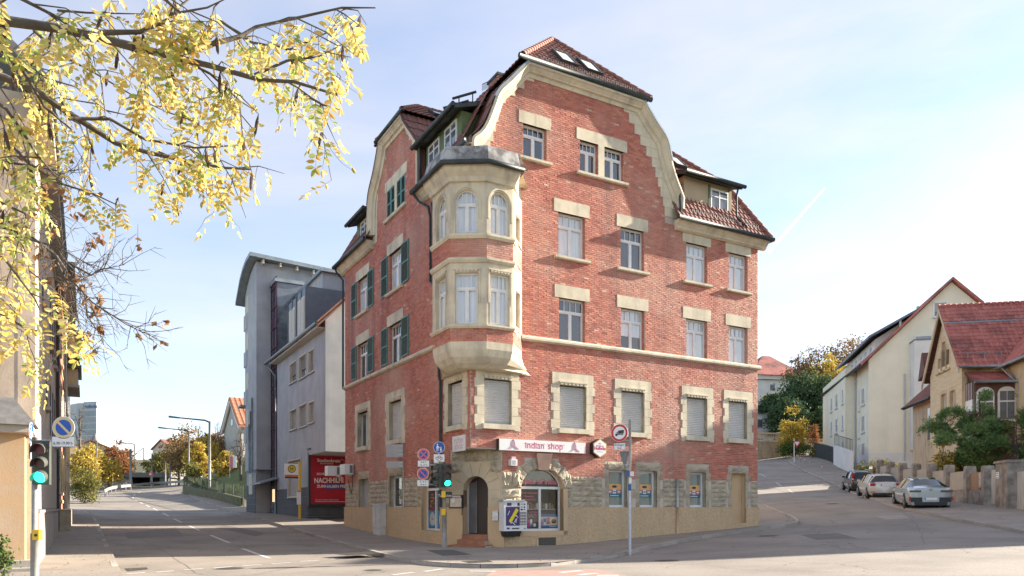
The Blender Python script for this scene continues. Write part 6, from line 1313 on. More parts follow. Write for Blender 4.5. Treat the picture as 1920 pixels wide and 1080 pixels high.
leafmat('leaf_yellow', [(.46,.33,.06),(.60,.44,.08),(.36,.31,.07),(.54,.34,.08),(.24,.23,.06)]); leafmat('leaf_brown', [(.26,.16,.08),(.36,.23,.10),(.20,.145,.08),(.42,.28,.11)]); leafmat('leaf_orange', [(.30,.13,.05),(.24,.10,.05),(.36,.17,.06),(.20,.09,.05)]); leafmat('leaf_olive', [(.14,.15,.05),(.21,.21,.06),(.30,.26,.07),(.11,.125,.045)]); leafmat('leaf_green', [(.07,.12,.035),(.11,.17,.045),(.15,.20,.055),(.055,.09,.03)]); leafmat('needle', [(.045,.085,.042),(.065,.115,.055),(.10,.15,.07),(.035,.065,.035)], .15); leafmat('needle_light', [(.11,.20,.08),(.17,.28,.11),(.24,.34,.14),(.09,.16,.065)], .2)
pm('bark', (.09,.075,.06), (.14,.12,.10), 8, .95, .8, 20, stretch=(1,1,.25)); pm('bark_red', (.15,.085,.06), (.10,.065,.05), 6, .95, .8, 15)
def rdir(): 
    z = rnd.uniform(-1,1); a = rnd.uniform(0,2*math.pi); r = math.sqrt(1-z*z); return Vector((r*math.cos(a), r*math.sin(a), z))
def leafquad(mb, p, d, n, L_, w):
    """one leaf: a folded diamond"""
    s = d.cross(n); s = s.normalized() if s.length > 1e-4 else Vector((1,0,0)); b = len(mb.v); k = n*(w*.18)
    mb.v += [tuple(p), tuple(p+d*L_*.5+s*w*.5+k), tuple(p+d*L_), tuple(p+d*L_*.5-s*w*.5+k)]; mb.f += [(b,b+1,b+2),(b,b+2,b+3)]; mb.m += [0,0]
def crown(mb, blobs, n, size, clump=.9, per=26, flat=1.0, kind='leaf'):
    vol = [b[3]*b[4]*b[5] for b in blobs]; tot = sum(vol); cl = []
    for b, v in zip(blobs, vol):
        for _ in range(max(3,int(n/per*v/tot))):
            d = rdir(); r = rnd.random()**.42; c = Vector((b[0]+d.x*b[3]*r, b[1]+d.y*b[4]*r, b[2]+d.z*b[5]*r)); cl.append((c, (c-Vector(b[:3]))))
    for c, out in cl:
        cr = clump*rnd.uniform(.55,1.3); out = out.normalized() if out.length > 1e-3 else Vector((0,0,1))
        for _ in range(per):
            p = c+Vector((rnd.gauss(0,.5),rnd.gauss(0,.5),rnd.gauss(0,.36*flat)))*cr
            if kind == 'leaf': leafquad(mb, p, (rdir()+Vector((0,0,-.25))).normalized(), rdir(), size*rnd.uniform(.6,1.25), size*rnd.uniform(.45,.8))
            else:
                ax = (out*.6+Vector((0,0,.6))+rdir()*.5).normalized()
                for _ in range(5): leafquad(mb, p, (ax*.7+rdir()*.75).normalized(), rdir(), size*rnd.uniform(.7,1.2), size*.16)
    return [c for c, _ in cl]
def tree(name, label, base, blobs, mat, n, size, tr=.15, group=None, clump=.9, bark='bark', cat='tree', limbs=26, kind='leaf', per=26, flat=1.0, multi=1):
    """blobs: ellipsoids relative to the base"""
    base = Vector(base); t = thing(name, label, cat, base, group); bl = [(base.x+b[0],base.y+b[1],base.z+b[2],b[3],b[4],b[5]) for b in blobs]
    cm = MB(); cl = crown(cm, bl, n, size, clump, per, flat, kind) if n else []
    if not cl:
        for b in bl:
            for _ in range(14): d = rdir(); cl.append(Vector((b[0]+d.x*b[3],b[1]+d.y*b[4],b[2]+abs(d.z)*b[5])))
    top = max(b[2]+b[5]*.5 for b in bl); cx = sum(b[0] for b in bl)/len(bl); cy = sum(b[1] for b in bl)/len(bl)
    tm = MB(); lm = MB(); axis = [base-Vector((0,0,.3)), base.lerp(Vector((cx,cy,top)),.35)+Vector((rnd.uniform(-.1,.1),rnd.uniform(-.1,.1),0)), base.lerp(Vector((cx,cy,top)),.7), Vector((cx,cy,top))]
    tm.tube(axis,[tr*1.25,tr,tr*.6,tr*.2],8); tm.build('trunk', M[bark], t, smooth=True)
    for c in rnd.sample(cl, min(limbs, len(cl))):
        f = rnd.uniform(.3,.85); a = axis[1].lerp(axis[3],(f-.3)/.7) if f > .35 else axis[1]; mid = a.lerp(c,.55)+Vector((rnd.uniform(-.2,.2),rnd.uniform(-.2,.2),.12*(c-a).length)); lm.tube([a,mid,c],[tr*.38,tr*.2,tr*.05],5,cap=False)
        if not n:
            for _ in range(7): e = mid.lerp(c,rnd.random()); q = e+(c-a).normalized()*rnd.uniform(.2,.6)*.8+rdir()*rnd.uniform(.2,.7)*max(.5,tr*5); lm.tube([e,e.lerp(q,.5)+rdir()*.08,q],[tr*.10,tr*.06,tr*.02],4,cap=False)
    lm.build('limbs', M[bark], t)
    if n: cm.build('crown', M[mat], t)
    return t
# ================================================================ right-hand side street
# low front wall: concrete posts with panels between
YF = Fr((23.95-.242*39.4,0), (.242,1), (-1,.242))      # u = distance from the point where Y = 0
yu = lambda Y: Y*math.hypot(1,.242)
pm('old_concrete', (.34,.295,.25), (.25,.215,.18), 2.5, .95, .5, 25, dirt=(.11,.09,.075), dscale=2.5, damt=.65); pm('fence_board', (.50,.44,.365), (.42,.37,.305), 3, .9, .2, 30, stretch=(5,5,.3), dirt=(.2,.17,.13), dscale=4, damt=.6); pm('wood_gate', (.36,.22,.13), (.28,.165,.10), 3, .8, .2, 20, stretch=(6,6,.3)); pm('gate_white', (.56,.53,.49), (.44,.42,.38), 3, .7, .1, 30, stretch=(5,5,.4), dirt=(.3,.27,.22), dscale=3, damt=.6)
yw = thing('front_wall', 'old concrete front wall with rounded posts and board panels along the side street', 'wall', YF.p(yu(40),0,1.7))
def bld(u0,u1): return H(*YF.p((u0+u1)/2,0,0).xy)+KERBH
YS = [37.0+.0, 39.4, 42.6, 45.7, 48.9, 52.1, 55.3, 58.5]
def wpost(Y, w=.42, h=1.95, par=None, mat='old_concrete'):
    u = yu(Y); z = H(*YF.p(u,0,0).xy)+KERBH; m = MB(); n = 8
    prof = [(u-w/2,z-.3),(u+w/2,z-.3),(u+w/2,z+h-.16)]+[(u+w/2*math.cos(a), z+h-.16+.16*math.sin(a)) for a in [math.pi*k/n for k in range(1,n)]]+[(u-w/2,z+h-.16)]
    m.prism(YF, prof, -.26, .22); return m.build('wall_post', M[mat], par or yw)
for i, Y in enumerate(YS):
    wpost(Y)
    if i < len(YS)-1 and i > 0:
        u0, u1 = yu(Y)+.22, yu(YS[i+1])-.22; z = bld(u0,u1); MB().box(YF,u0,u1,-.12,.10,z-.4,z+.62).build('low_wall', M['old_concrete'], yw); n = 12
        pn = MB().box(YF,u0,u1,-.06,.0,z+.62,z+1.58+rnd.uniform(-.04,.04)).build('board_panel', M['fence_board'], yw)
        for k in range(n): a = u0+(u1-u0)*k/n; MB().box(YF,a+.006,a+(u1-u0)/n-.006,.0,.018,z+.64,z+1.57).build('board', M['fence_board'], pn)
u0, u1 = yu(37)+.22, yu(39.4)-.22; z = bld(u0,u1); MB().box(YF,u0,u1,-.12,.12,z-.4,z+.72).build('low_wall', M['old_concrete'], yw)
wg = MB().box(YF,u0+.9,u1,-.05,.02,z+.74,z+1.62).build('wood_panel', M['wood_gate'], yw); mbp = MB().box(YF,u0,u0+.85,-.05,.03,z+.85,z+1.62).build('letterbox_panel', M['fence_board'], yw)
for i in range(2):
    for j in range(2): MB().box(YF,u0+.08+.4*i,u0+.40+.4*i,.03,.04,z+.95+.32*j,z+1.22+.32*j).build('letterbox', M['gate_white'], mbp)
# pedestrian gate and broad end posts
gt = thing('garden_gate', 'narrow white wooden garden gate between concrete posts', 'gate', YF.p(yu(35.6),0,1.5)); z = bld(yu(35.2),yu(36.4))
for k in range(6): a = yu(35.35)+k*.2; MB().box(YF,a,a+.17,-.05,0,z+.12,z+1.75).build('slat', M['gate_white'], gt)
for q in (.3,1.4): MB().box(YF,yu(35.35),yu(35.35)+1.17,-.09,-.05,z+q,z+q+.1).build('rail', M['gate_white'], gt)
ep = thing('gate_pier', 'broad weathered concrete gate pier with a small white notice', 'wall', YF.p(yu(34),0,1.4)); z = bld(yu(33.6),yu(35)); MB().box(YF,yu(33.7),yu(35.05),-.3,.34,z-.3,z+2.05).build('pier', M['old_concrete'], ep); MB().box(YF,yu(33.65),yu(35.1),-.36,.40,z+2.05,z+2.16).build('cap', M['old_concrete'], ep); Fe = Fr(YF.p(yu(33.7),0,0), -YF.n, -YF.a)
plate_text(ep, Fr(YF.p(yu(35.05)-.25,.0,0),YF.a,YF.n), 0, z+1.5, .36, .32, ['Privat','Parken','verboten'], .35)
gg = thing('white_board_gate', 'tall white board gate at the right edge of the photo', 'gate', YF.p(yu(32),0,1.3)); z = bld(yu(31),yu(33))
for k in range(14): a = yu(30.6)+k*.22; MB().box(YF,a,a+.2,-.05,0,z+.05,z+1.75).build('board', M['gate_white'], gg)
for q in (.3,1.4): MB().box(YF,yu(30.6),yu(30.6)+3.08,-.09,-.05,z+q,z+q+.1).build('rail', M['gate_white'], gg)
# ---------------------------------------------------------------- sandstone villa
pm('sandstone', (.66,.51,.32), (.57,.44,.275), 1.6, .9, .3, 30, dirt=(.31,.225,.14), dscale=.7, damt=.5); pm('sandstone_dark', (.50,.39,.265), (.42,.325,.22), 2, .9, .3, 30, stretch=(2,2,.4), dirt=(.2,.15,.10), dscale=1, damt=.5); pm('brick_cream', (.68,.54,.35), (.62,.49,.31), 3, .85, rand=('island',[(0,(.60,.47,.30)),(1,(.74,.60,.40))]))
pm('tile_red', (.46,.15,.115), (.38,.12,.095), 1.5, .7, rand=('island',[(0,(.30,.085,.07)),(.4,(.44,.14,.105)),(.8,(.54,.19,.14)),(1,(.40,.12,.095))]), dirt=(.05,.035,.03), dscale=.42, damt=.9); pm('half_timber', (.16,.075,.06), (.12,.055,.045), 3, .8)
VD = Vector((.2,1,0)).normalized(); VN = Vector((-VD.y,VD.x,0))     # gable face direction, normal towards the street
VO = Vector((29.9,50,0)); VF = Fr(VO, VD, VN); VS = Fr(VO, -VN, -VD)   # street face; south face (runs away from the street)
vz = H(31,50)-.3; VE, VA, VW = 11.2, 15.5, 6.0
V = thing('sandstone_villa', 'yellow sandstone villa with steep red tiled roof and street gable', 'building', VO+Vector((0,0,vz)))
gw_ = [(2.2,2.75,11.4,12.7),(2.95,3.65,11.4,13.4),(3.85,4.4,11.4,12.4),(1.2,2.1,7.2,9.6),(2.9,3.8,7.2,9.6)]
m = MB(); cells(m, VF, 0, VW, vz, VE, gw_); m.prism(VF, [(0,VE),(VW,VE),(VW/2,VA)], 0, -.2) if False else None
zs_ = VE
while zs_ < VA-.05:
    z1 = min(zs_+.35,VA); f = lambda z: (z-VE)/(VA-VE)*VW/2; a0, a1 = f(zs_), f(z1); iv = minus([((a0+a1)/2, VW-(a0+a1)/2)], [(h[0],h[1]) for h in gw_ if h[2] < (zs_+z1)/2 < h[3]])
    for k, (p, q) in enumerate(iv): m.face([VF.p(p if k else a0,0,zs_),VF.p(q if k < len(iv)-1 else VW-a0,0,zs_),VF.p(q if k < len(iv)-1 else VW-a1,0,z1),VF.p(p if k else a1,0,z1)])
    zs_ = z1
vw = m.build('gable_wall', M['brick_cream'], V)
bm_ = MB(); 
def rg(z): 
    f = 0 if z < VE else (z-VE)/(VA-VE)*VW/2; return [(f,VW-f)] if VW-2*f > .3 else []
bh_, bl_ = BH, BL; BH, BL = .12, .42; bricks(bm_, VF, 6.2, 6.2+.12*75, rg, [(h[0]-.2,h[1]+.2,h[2]-.15,h[3]+.25) for h in gw_], .1); BH, BL = bh_, bl_
bm_.build('brick_courses', M['brick_cream'], vw, kind='stuff')
m = MB(); cells(m, VF, -.001, VW+.001, vz, 6.2, [], .03); m.build('sandstone_wall', M['sandstone'], V)
for h in gw_:
    w = MB(); t = .2
    for a, b, c, d in ((h[0]-t,h[0],h[2]-.15,h[3]),(h[1],h[1]+t,h[2]-.15,h[3]),(h[0]-t,h[1]+t,h[3],h[3]+.28)): w.box(VF,a,b,-.3,.03,c,d)
    w.box(VF,h[0]-t-.05,h[1]+t+.05,-.1,.16,h[2]-.27,h[2]-.15); wo = w.build('window', M['sandstone'], V); MB().box(VF,h[0],h[0]+.07,-.28,-.2,h[2],h[3]).box(VF,h[1]-.07,h[1],-.28,-.2,h[2],h[3]).box(VF,(h[0]+h[1])/2-.04,(h[0]+h[1])/2+.04,-.28,-.2,h[2],h[3]).build('frame', M['window_white'], wo); MB().quad(VF,h[0],h[1],h[2],h[3],-.25).build('pane', M['glass_dark'], wo)
# wing roof (ridge runs away from the street), south slope and north slope
rb_ = MB(); rt_ = MB(); rd = MB(); VL = 14
def vp(u, w, z): return VF.p(u, -w, z)
SS = [vp(-.55,-.45,VE-.35),vp(-.55,2.6,VE-.35),vp(-.55,VL,VE-.35),vp(VW/2,VL,VA+.15),vp(VW/2,-.45,VA+.15)]
brk = lambda t: (VW/2+.55)*t-.55
zl = lambda t: VE-.35+(VA+.5-VE)*t
for a, b, dz in ((0,.72,.0),(.72,1.0,.10)):
    P = [vp(brk(a),-.45,zl(a)+dz),vp(brk(a),VL,zl(a)+dz),vp(brk(b),VL,zl(b)+dz),vp(brk(b),-.45,zl(b)+dz)]; rb_.face(P); tiles(rt_, P, .34, .36, curve=.05)
P = [vp(VW+.55,-.45,VE-.35),vp(VW+.55,VL,VE-.35),vp(VW/2,VL,VA+.15),vp(VW/2,-.45,VA+.15)]; rb_.face(P)
ridge(rd, vp(VW/2,-.45,VA+.25), vp(VW/2,VL,VA+.25), .13)
# main body: front set back, runs south out of the picture; hipped roof falling to the street
MBW = 2.6; SB = -16; BE = 11.0; BR_ = 17.2
m = MB(); m.hexa([vp(SB,MBW,vz-1),vp(0,MBW,vz-1),vp(0,MBW,BE),vp(SB,MBW,BE),vp(SB,VL,vz-1),vp(0,VL,vz-1),vp(0,VL,BE),vp(SB,VL,BE)]); m.quad(VS,0,MBW,vz-1,VE); m.hexa([vp(0,.3,vz-1),vp(VW,.3,vz-1),vp(VW,.3,VE),vp(0,.3,VE),vp(0,VL,vz-1),vp(VW,VL,vz-1),vp(VW,VL,VE),vp(0,VL,VE)]); m.build('body_wall', M['sandstone'], V)
P = [vp(SB-.5,MBW-.5,BE-.2),vp(.6,MBW-.5,BE-.2),vp(3,7.5,BR_-.6),vp(SB+5,7.5,BR_-.6)]; rb_.face(P); tiles(rt_, P, .34, .36, curve=.05)
for Q in ([vp(SB-.5,VL+.5,BE-.2),vp(.6,VL+.5,BE-.2),vp(3,7.5,BR_-.6),vp(SB+5,7.5,BR_-.6)],[vp(SB-.5,MBW-.5,BE-.2),vp(SB-.5,VL+.5,BE-.2),vp(SB+5,7.5,BR_-.6)]): rb_.face(Q)
vr = rb_.build('roof', M['roof_base'], V); rt_.build('roof_tiles', M['tile_red'], vr, kind='stuff'); rd.build('ridge_tiles', M['tile_red'], vr, smooth=True, kind='stuff')
MB().tube([vp(.45,MBW-.4,BE+.05),vp(2.2,5.2,14.4)],.12,6).build('valley_sheet', M['zinc'], vr)
MB().hexa([vp(brk(.70),-.2,zl(.70)+.06),vp(brk(.70),6,zl(.70)+.06),vp(brk(.73),6,zl(.73)+.10),vp(brk(.73),-.2,zl(.73)+.10),vp(brk(.70),-.2,zl(.70)+.10),vp(brk(.70),6,zl(.70)+.10),vp(brk(.73),6,zl(.73)+.14),vp(brk(.73),-.2,zl(.73)+.14)]).build('flashing', M['zinc'], vr)
gutter('gutter', [vp(-.6,-.4,VE-.38),vp(-.6,MBW-.3,VE-.38)], V, .09, 'zinc'); gutter('gutter', [vp(.5,MBW-.58,BE-.25),vp(SB-.4,MBW-.58,BE-.25)], V, .10, 'zinc')
m = MB()
for u in (-.55,VW+.55): pass
for a, b in (((-.6,VE-.45),(VW/2,VA+.12)),((VW+.6,VE-.45),(VW/2,VA+.12))): m.hexa([VF.p(a[0],o,a[1]+d) for d in (-.32,0) for o in (.38,.46)]+[VF.p(b[0],o,b[1]+d) for d in (-.32,0) for o in (.38,.46)])
bb = MB()
for a, b in (((-.6,VE-.45),(VW/2,VA+.12)),((VW+.6,VE-.45),(VW/2,VA+.12))):
    A = [VF.p(a[0],o,a[1]+d) for o, d in ((.36,-.34),(.46,-.34),(.46,0),(.36,0))]; B2 = [VF.p(b[0],o,b[1]+d) for o, d in ((.36,-.34),(.46,-.34),(.46,0),(.36,0))]; MB().hexa(A+B2).build('bargeboard', M['stone_warm'], V)
sn_ = MB()
for k in range(3): p = vp(-.05+0*k,.3+k*1.0,VE+.35); MB().box(Fr((p.x,p.y),-VN,-VD),-.03,.03,-.05,.1,p.z-.1,p.z+.25).build('snow_hook', M['zinc'], vr)
MB().tube([vp(-.08,-.2,VE+.62),vp(-.08,2.4,VE+.62)],.02,6).build('snow_rail', M['zinc'], vr)
ch = vp(-1.2,7.5,16); MB().box(Fr((ch.x,ch.y),VD,VN),-.6,.6,-.5,.5,15,19.3).build('chimney', M['brick_far'], vr)
# glazed veranda in the corner
vz0, vz1 = 7.3, 10.2; VV = Fr(VO+VD*-.0, -VN, -VD); m = MB(); vr2 = [vp(-.0,.15,vz1+.35),vp(-.0,MBW+.2,vz1+.35),vp(-1.7,MBW+.2,vz1-.55),vp(-1.7,.15,vz1-.55)]; m.hexa([p-Vector((0,0,.12)) for p in vr2]+vr2); vro = m.build('veranda_roof', M['roof_base'], V); t = MB(); tiles(t, vr2, .2, .22, curve=.015); t.build('roof_tiles', M['tile_red'], vro, kind='stuff')
F2 = Fr(vp(-1.35,.2,0), -VN, -VD); m = MB(); m.box(F2,0,MBW,-.2,0,4.0,vz1-.5); ve = m.build('veranda', M['half_timber'], V)
for k in range(2):
    a, b = .15+k*1.25, 1.2+k*1.25; w = MB(); n = 10; P = [(a,7.1),(b,7.1)]+[(((a+b)/2)+(b-a)/2*math.cos(t_), 8.9+.45*math.sin(t_)) for t_ in [math.pi*j/n for j in range(n+1)]]; w.prism(F2, P, .0, .05); wo = w.build('window', M['window_white'], ve)
    for i in range(2):
        for j, (c, d) in enumerate(((7.25,8.35),(8.45,9.05))): MB().quad(F2,a+.12+i*(b-a-.2)/2,a+.06+(i+1)*(b-a-.14)/2,c,d,.055).build('pane', M['glass_dark'], wo)
F3 = Fr(vp(-1.35,.2,0), VD, VN); MB().box(F3,0,1.35,-.1,0,4.0,vz1-.5).build('side_panel', M['window_white'], ve)
for k in range(5): MB().box(F3,.1+k*.26,.18+k*.26,.0,.04,vz1-1.6,vz1-.4+.0*k).build('timber', M['half_timber'], ve)
gutter('gutter', [vp(-1.78,.1,vz1-.58),vp(-1.78,MBW+.3,vz1-.58)], V, .09, 'zinc'); MB().tube([vp(-.6,MBW-.5,BE-.3),vp(-1.4,MBW-.2,vz1-.3),vp(-1.8,MBW+.0,vz1-.7),vp(-1.8,MBW+.1,6)],.07,8).build('downpipe', M['zinc'], V, smooth=True)
# low north wing
NW = 12.0; nwz = 10.0; m = MB(); m.hexa([vp(VW,.6,vz-1),vp(NW,.6,vz-1),vp(NW,.6,nwz),vp(VW,.6,nwz),vp(VW,8,vz-1),vp(NW,8,vz-1),vp(NW,8,nwz),vp(VW,8,nwz)]); m.build('north_wing', M['sandstone_dark'], V)
P = [vp(VW,.0,nwz-.2),vp(NW+.6,.0,nwz-.2),vp(NW-1.5,3.5,nwz+3.4),vp(VW,3.5,nwz+3.4)]; m = MB(); m.face(P); m.hexa([p-Vector((0,0,.2)) for p in P]+P); no = m.build('north_wing_roof', M['roof_base'], V); t = MB(); tiles(t, P); t.build('roof_tiles', M['roof_tile'], no, kind='stuff'); gutter('gutter', [vp(VW,-.08,nwz-.25),vp(NW+.6,-.08,nwz-.25)], V, .08, 'dark_metal')
FN = Fr(vp(0,.6,0), VD, VN)
for a in (6.6,7.7): w = MB().box(FN,a,a+.7,.0,.06,6.6,9.3).build('window', M['sandstone_dark'], V); MB().quad(FN,a+.1,a+.6,6.75,9.2,.065).build('pane', M['glass_dark'], w)
w = MB().prism(FN, [(6.3,3.0),(7.9,3.0),(7.9,4.9)]+[(7.1+.8*math.cos(math.pi*k/8),4.9+.8*math.sin(math.pi*k/8)) for k in range(1,8)]+[(6.3,4.9)], .0, .08).build('arched_door', M['sandstone_dark'], V); MB().box(FN,6.6,7.5,.08,.1,3.0,5.2).build('door_leaf', M['window_white'], w)
P = [vp(VW-.2,-.3,9.0+3.1),vp(VW+1.6,-.3,9.0+3.1),vp(VW+.7,-.3,13.4)]; m = MB(); m.hexa([vp(VW-.1,-.4,11.6),vp(VW+1.5,-.4,11.2),vp(VW+.7,-.4,13.2),vp(VW+.6,-.4,13.2),vp(VW-.1,2,11.6),vp(VW+1.5,2,11.2),vp(VW+.7,2,13.2),vp(VW+.6,2,13.2)]); m.build('small_dormer', M['half_timber'], V)
# ---------------------------------------------------------------- cream apartment house
pm('cream_render', (.80,.74,.58), (.75,.69,.535), .8, .9, .12, 60, dirt=(.64,.59,.47), dscale=.3, damt=.4, streak=((.55,.51,.41), .45, .9)); pm('pale_render', (.70,.68,.64), (.63,.61,.575), .8, .9, .12, 60)
CD = Vector((.241,1,0)).normalized(); CNn = Vector((-CD.y,CD.x,0)); CH0 = Vector((36.3,76.6,0)); HF = Fr(CH0, CD, CNn); HG = Fr(CH0, -CNn, -CD); cz0 = 4.4; ce, ca_ = 16.6, 24.0; cwid = 15.2; clen = 21
CHs = thing('cream_apartment_house', 'tall cream apartment house with gable wall and red roof edge up the side street', 'building', CH0+Vector((0,0,cz0)))
hw = []
for u in (1.7,): 
    for k in range(3): hw.append((u,u+1.5,6.6+2.9*k,8.3+2.9*k))
hw += [(4.2,4.6,6.2+2.9*k,8.3+2.9*k) for k in range(3)]
m = MB(); cells(m, HF, 0, 6.0, cz0, ce, hw); m.quad(HF,6.0,clen,cz0,ce); HB = Fr(HF.p(6.0,1.1,0), CD, CNn); cells(m, HB, 0, clen-6.2, cz0+1.6, ce+.3, []); m.quad(Fr(HF.p(6.0,0,0),CNn,-CD),0,1.1,cz0+1.6,ce+.3)
m.face([HG.p(0,0,cz0),HG.p(cwid,0,cz0),HG.p(cwid,0,ce),HG.p(cwid/2,0,ca_),HG.p(0,0,ce)]); m.face([HF.p(clen,0,cz0),HF.p(clen,-cwid,cz0),HF.p(clen,-cwid,ce),HF.p(clen,-cwid/2,ca_),HF.p(clen,0,ce)]); cwall = m.build('rendered_wall', M['cream_render'], CHs)
MB().box(HF,0.0,6.0,-.05,.04,cz0-1.5,cz0+2.7).box(HG,0,cwid,-.05,.04,cz0-1.5,cz0+2.7).build('plinth', M['pale_render'], CHs)
pm('roller_grey', (.40,.39,.37), (.34,.33,.315), 3, .6)
def hwin(F, h, par, bl=.7):
    w = MB(); t = .08
    for a, b, c, d in ((h[0]-t,h[0]+.05,h[2],h[3]),(h[1]-.05,h[1]+t,h[2],h[3]),(h[0]-t,h[1]+t,h[3]-.05,h[3]+t),(h[0]-t,h[1]+t,h[2]-t,h[2]+.05)): w.box(F,a,b,-.12,.045,c,d)
    o = w.build('window', M['window_white'], par); MB().quad(F,h[0],h[1],h[2],h[3],.010).build('pane', M['glass_dark'], o); zz = h[3]-(h[3]-h[2])*bl; MB().box(F,h[0]+.05,h[1]-.05,.011,.03,zz,h[3]-.05).build('roller_shutter', M['roller_grey'], o); MB().box(F,h[0]-.12,h[1]+.12,.0,.12,h[2]-.2,h[2]-.085).build('sill', M['paint_grey'], o)
    if bl < 1: c = (h[0]+h[1])/2; MB().box(F,c-.04,c+.04,.011,.035,h[2]+.05,zz).build('sash', M['window_white'], o)
for h in hw: hwin(HF, h, CHs, .75)
for k in range(3):
    for u, w_ in ((1.0,.9),(4.5,1.3),(8.0,1.0)): hwin(HB, (u,u+w_,6.9+2.9*k+.5,8.4+2.9*k+.6), CHs, .5)
for xa, ya, xb, yb, bl in ((1751,566,1776,594,.65),(1716,629,1747,648,.45),(1727,678,1745,704,.5)): 
    a, c = pl(HG,xa,yb); b, d = pl(HG,xb,ya); hwin(HG, (a,b,c,d), CHs, bl)
a = pl(HG,1706,700)[0]; z0_, z1_ = pl(HG,1706,845)[1], pl(HG,1706,645)[1]; MB().box(HG,a,a+6,.0,1.6,z0_,z1_).build('balcony_tower', M['pale_render'], CHs); MB().box(HG,a-.05,a+6,.0,1.66,z1_,z1_+.12).build('balcony_cap', M['grey_metal'], CHs)
for k in range(7): MB().box(HG,a+2,a+5,1.6,1.64,z1_-1.7+k*.22,z1_-1.58+k*.22).build('balcony_slat', M['paint_grey'], CHs)
MB().tube([HG.p(a-.5,.1,z0_-1),HG.p(a-.5,.1,z1_-3)],.07,8).build('downpipe', M['paint_grey'], CHs)
m = MB(); rp_ = [HG.p(-.8,.5,ce-.65),HG.p(cwid/2,.5,ca_+.12),HF.p(clen+.4,-cwid/2,ca_+.12),HF.p(clen+.4,.8,ce-.65)]; m.hexa(rp_+[p+Vector((0,0,.28)) for p in rp_]); rp2 = [HG.p(cwid+.8,.5,ce-.65),HG.p(cwid/2,.5,ca_+.12),HF.p(clen+.4,-cwid/2,ca_+.12),HF.p(clen+.4,-cwid-.8,ce-.65)]; m.hexa(rp2+[p+Vector((0,0,.28)) for p in rp2]); cro = m.build('roof', M['tile_red'], CHs)
m = MB(); DF = Fr(HF.p(1.6,-.9,0), CD, CNn); m.prism(Fr(DF.p(0,0,0),DF.n,DF.a), [(0,ce-.4),(0,ce+2.35),(-5.2,ce+5.62),(-5.2,ce-.4)], 0, clen-4); cdm = m.build('dormer', M['pale_render'], CHs); 
m = MB(); P = [DF.p(-1.2,.8,ce+2.3),DF.p(clen-3,.8,ce+2.3),DF.p(clen-3,-5.2,ce+5.6),DF.p(-1.2,-5.2,ce+5.6)]; m.hexa(P+[p+Vector((0,0,.25)) for p in P]); m.build('dormer_roof', M['grey_metal'], cdm)
for k in range(5): hwin(DF, (1.0+k*2.4,2.2+k*2.4,ce+.6,ce+1.9), CHs, .3)
gutter('gutter', [HF.p(-.5,.9,ce-.6),HF.p(clen,1.3,ce-.6)], CHs, .14, 'gutter'); MB().tube([HF.p(5.8,.15,cz0),HF.p(5.8,.15,ce)],.08,8).build('downpipe', M['paint_grey'], CHs)
for k in range(2): p = HG.p(3.1-1.6*k+1.6,-.6,ce+2.8-1.2*k+1.3); MB().tube([p,p+Vector((0,0,1.2))],.13,8).build('roof_vent', M['cream_trim'], CHs)
# ramp, railing and garden walls below it
def gwall(name, lab, P, h, mat, cat='wall', t=.25, cap=None):
    o = thing(name, lab, cat, (P[0].x,P[0].y,P[0].z)); m = MB()
    for a, b in zip(P, P[1:]):
        d = Vector((b.x-a.x,b.y-a.y,0)).normalized(); n = Vector((-d.y,d.x,0))*t/2; up = lambda z: Vector((0,0,z))
        m.hexa([a-n-up(.5),a+n-up(.5),a+n+up(h),a-n+up(h),b-n-up(.5),b+n-up(.5),b+n+up(h),b-n+up(h)])
    m.build('wall_body', M[mat], o); return o
A, B_ = gnd(1604,882,60,100), gnd(1536,858,60,110)
rw = gwall('ramp_wall', 'white rendered ramp wall below the cream house entrance', [Vector((33.0,73,H(33,73))), Vector((34.3,80,H(34.3,80)))], 2.2, 'pale_render'); gwall('garden_wall', 'pinkish grey low garden wall left of the shrubs', [Vector((28.6,60,H(28.6,60))), Vector((33.4,70,H(33.4,70)))], 1.3, 'old_concrete')
rl = thing('ramp_railing', 'dark metal railing rising along the ramp to the cream house', 'railing', (34.3,80,H(34.3,80)))
for k in range(24): p = Vector((34.3,80,0)).lerp(Vector((36.2,90,0)),k/23); z = H(p.x,p.y)+.2; MB().tube([(p.x,p.y,z),(p.x,p.y,z+1.7)],.05,5).build('baluster', M['dark_metal'], rl)
P0, P1 = Vector((34.3,80,H(34.3,80)+1.9)), Vector((36.2,90,H(36.2,90)+1.9)); MB().tube([P0,P1],.06,6).build('handrail', M['dark_metal'], rl)
for k in range(14): p = Vector((33.0,73,H(33,73)+2.2)).lerp(Vector((34.3,80,H(34.3,80)+2.2)),k/13); MB().tube([p,p+Vector((0,0,1.1))],.025,5).build('baluster', M['dark_metal'], rl)
MB().tube([Vector((33.0,73,H(33,73)+3.3)),Vector((34.3,80,H(34.3,80)+3.3))],.035,6).build('handrail', M['dark_metal'], rl)
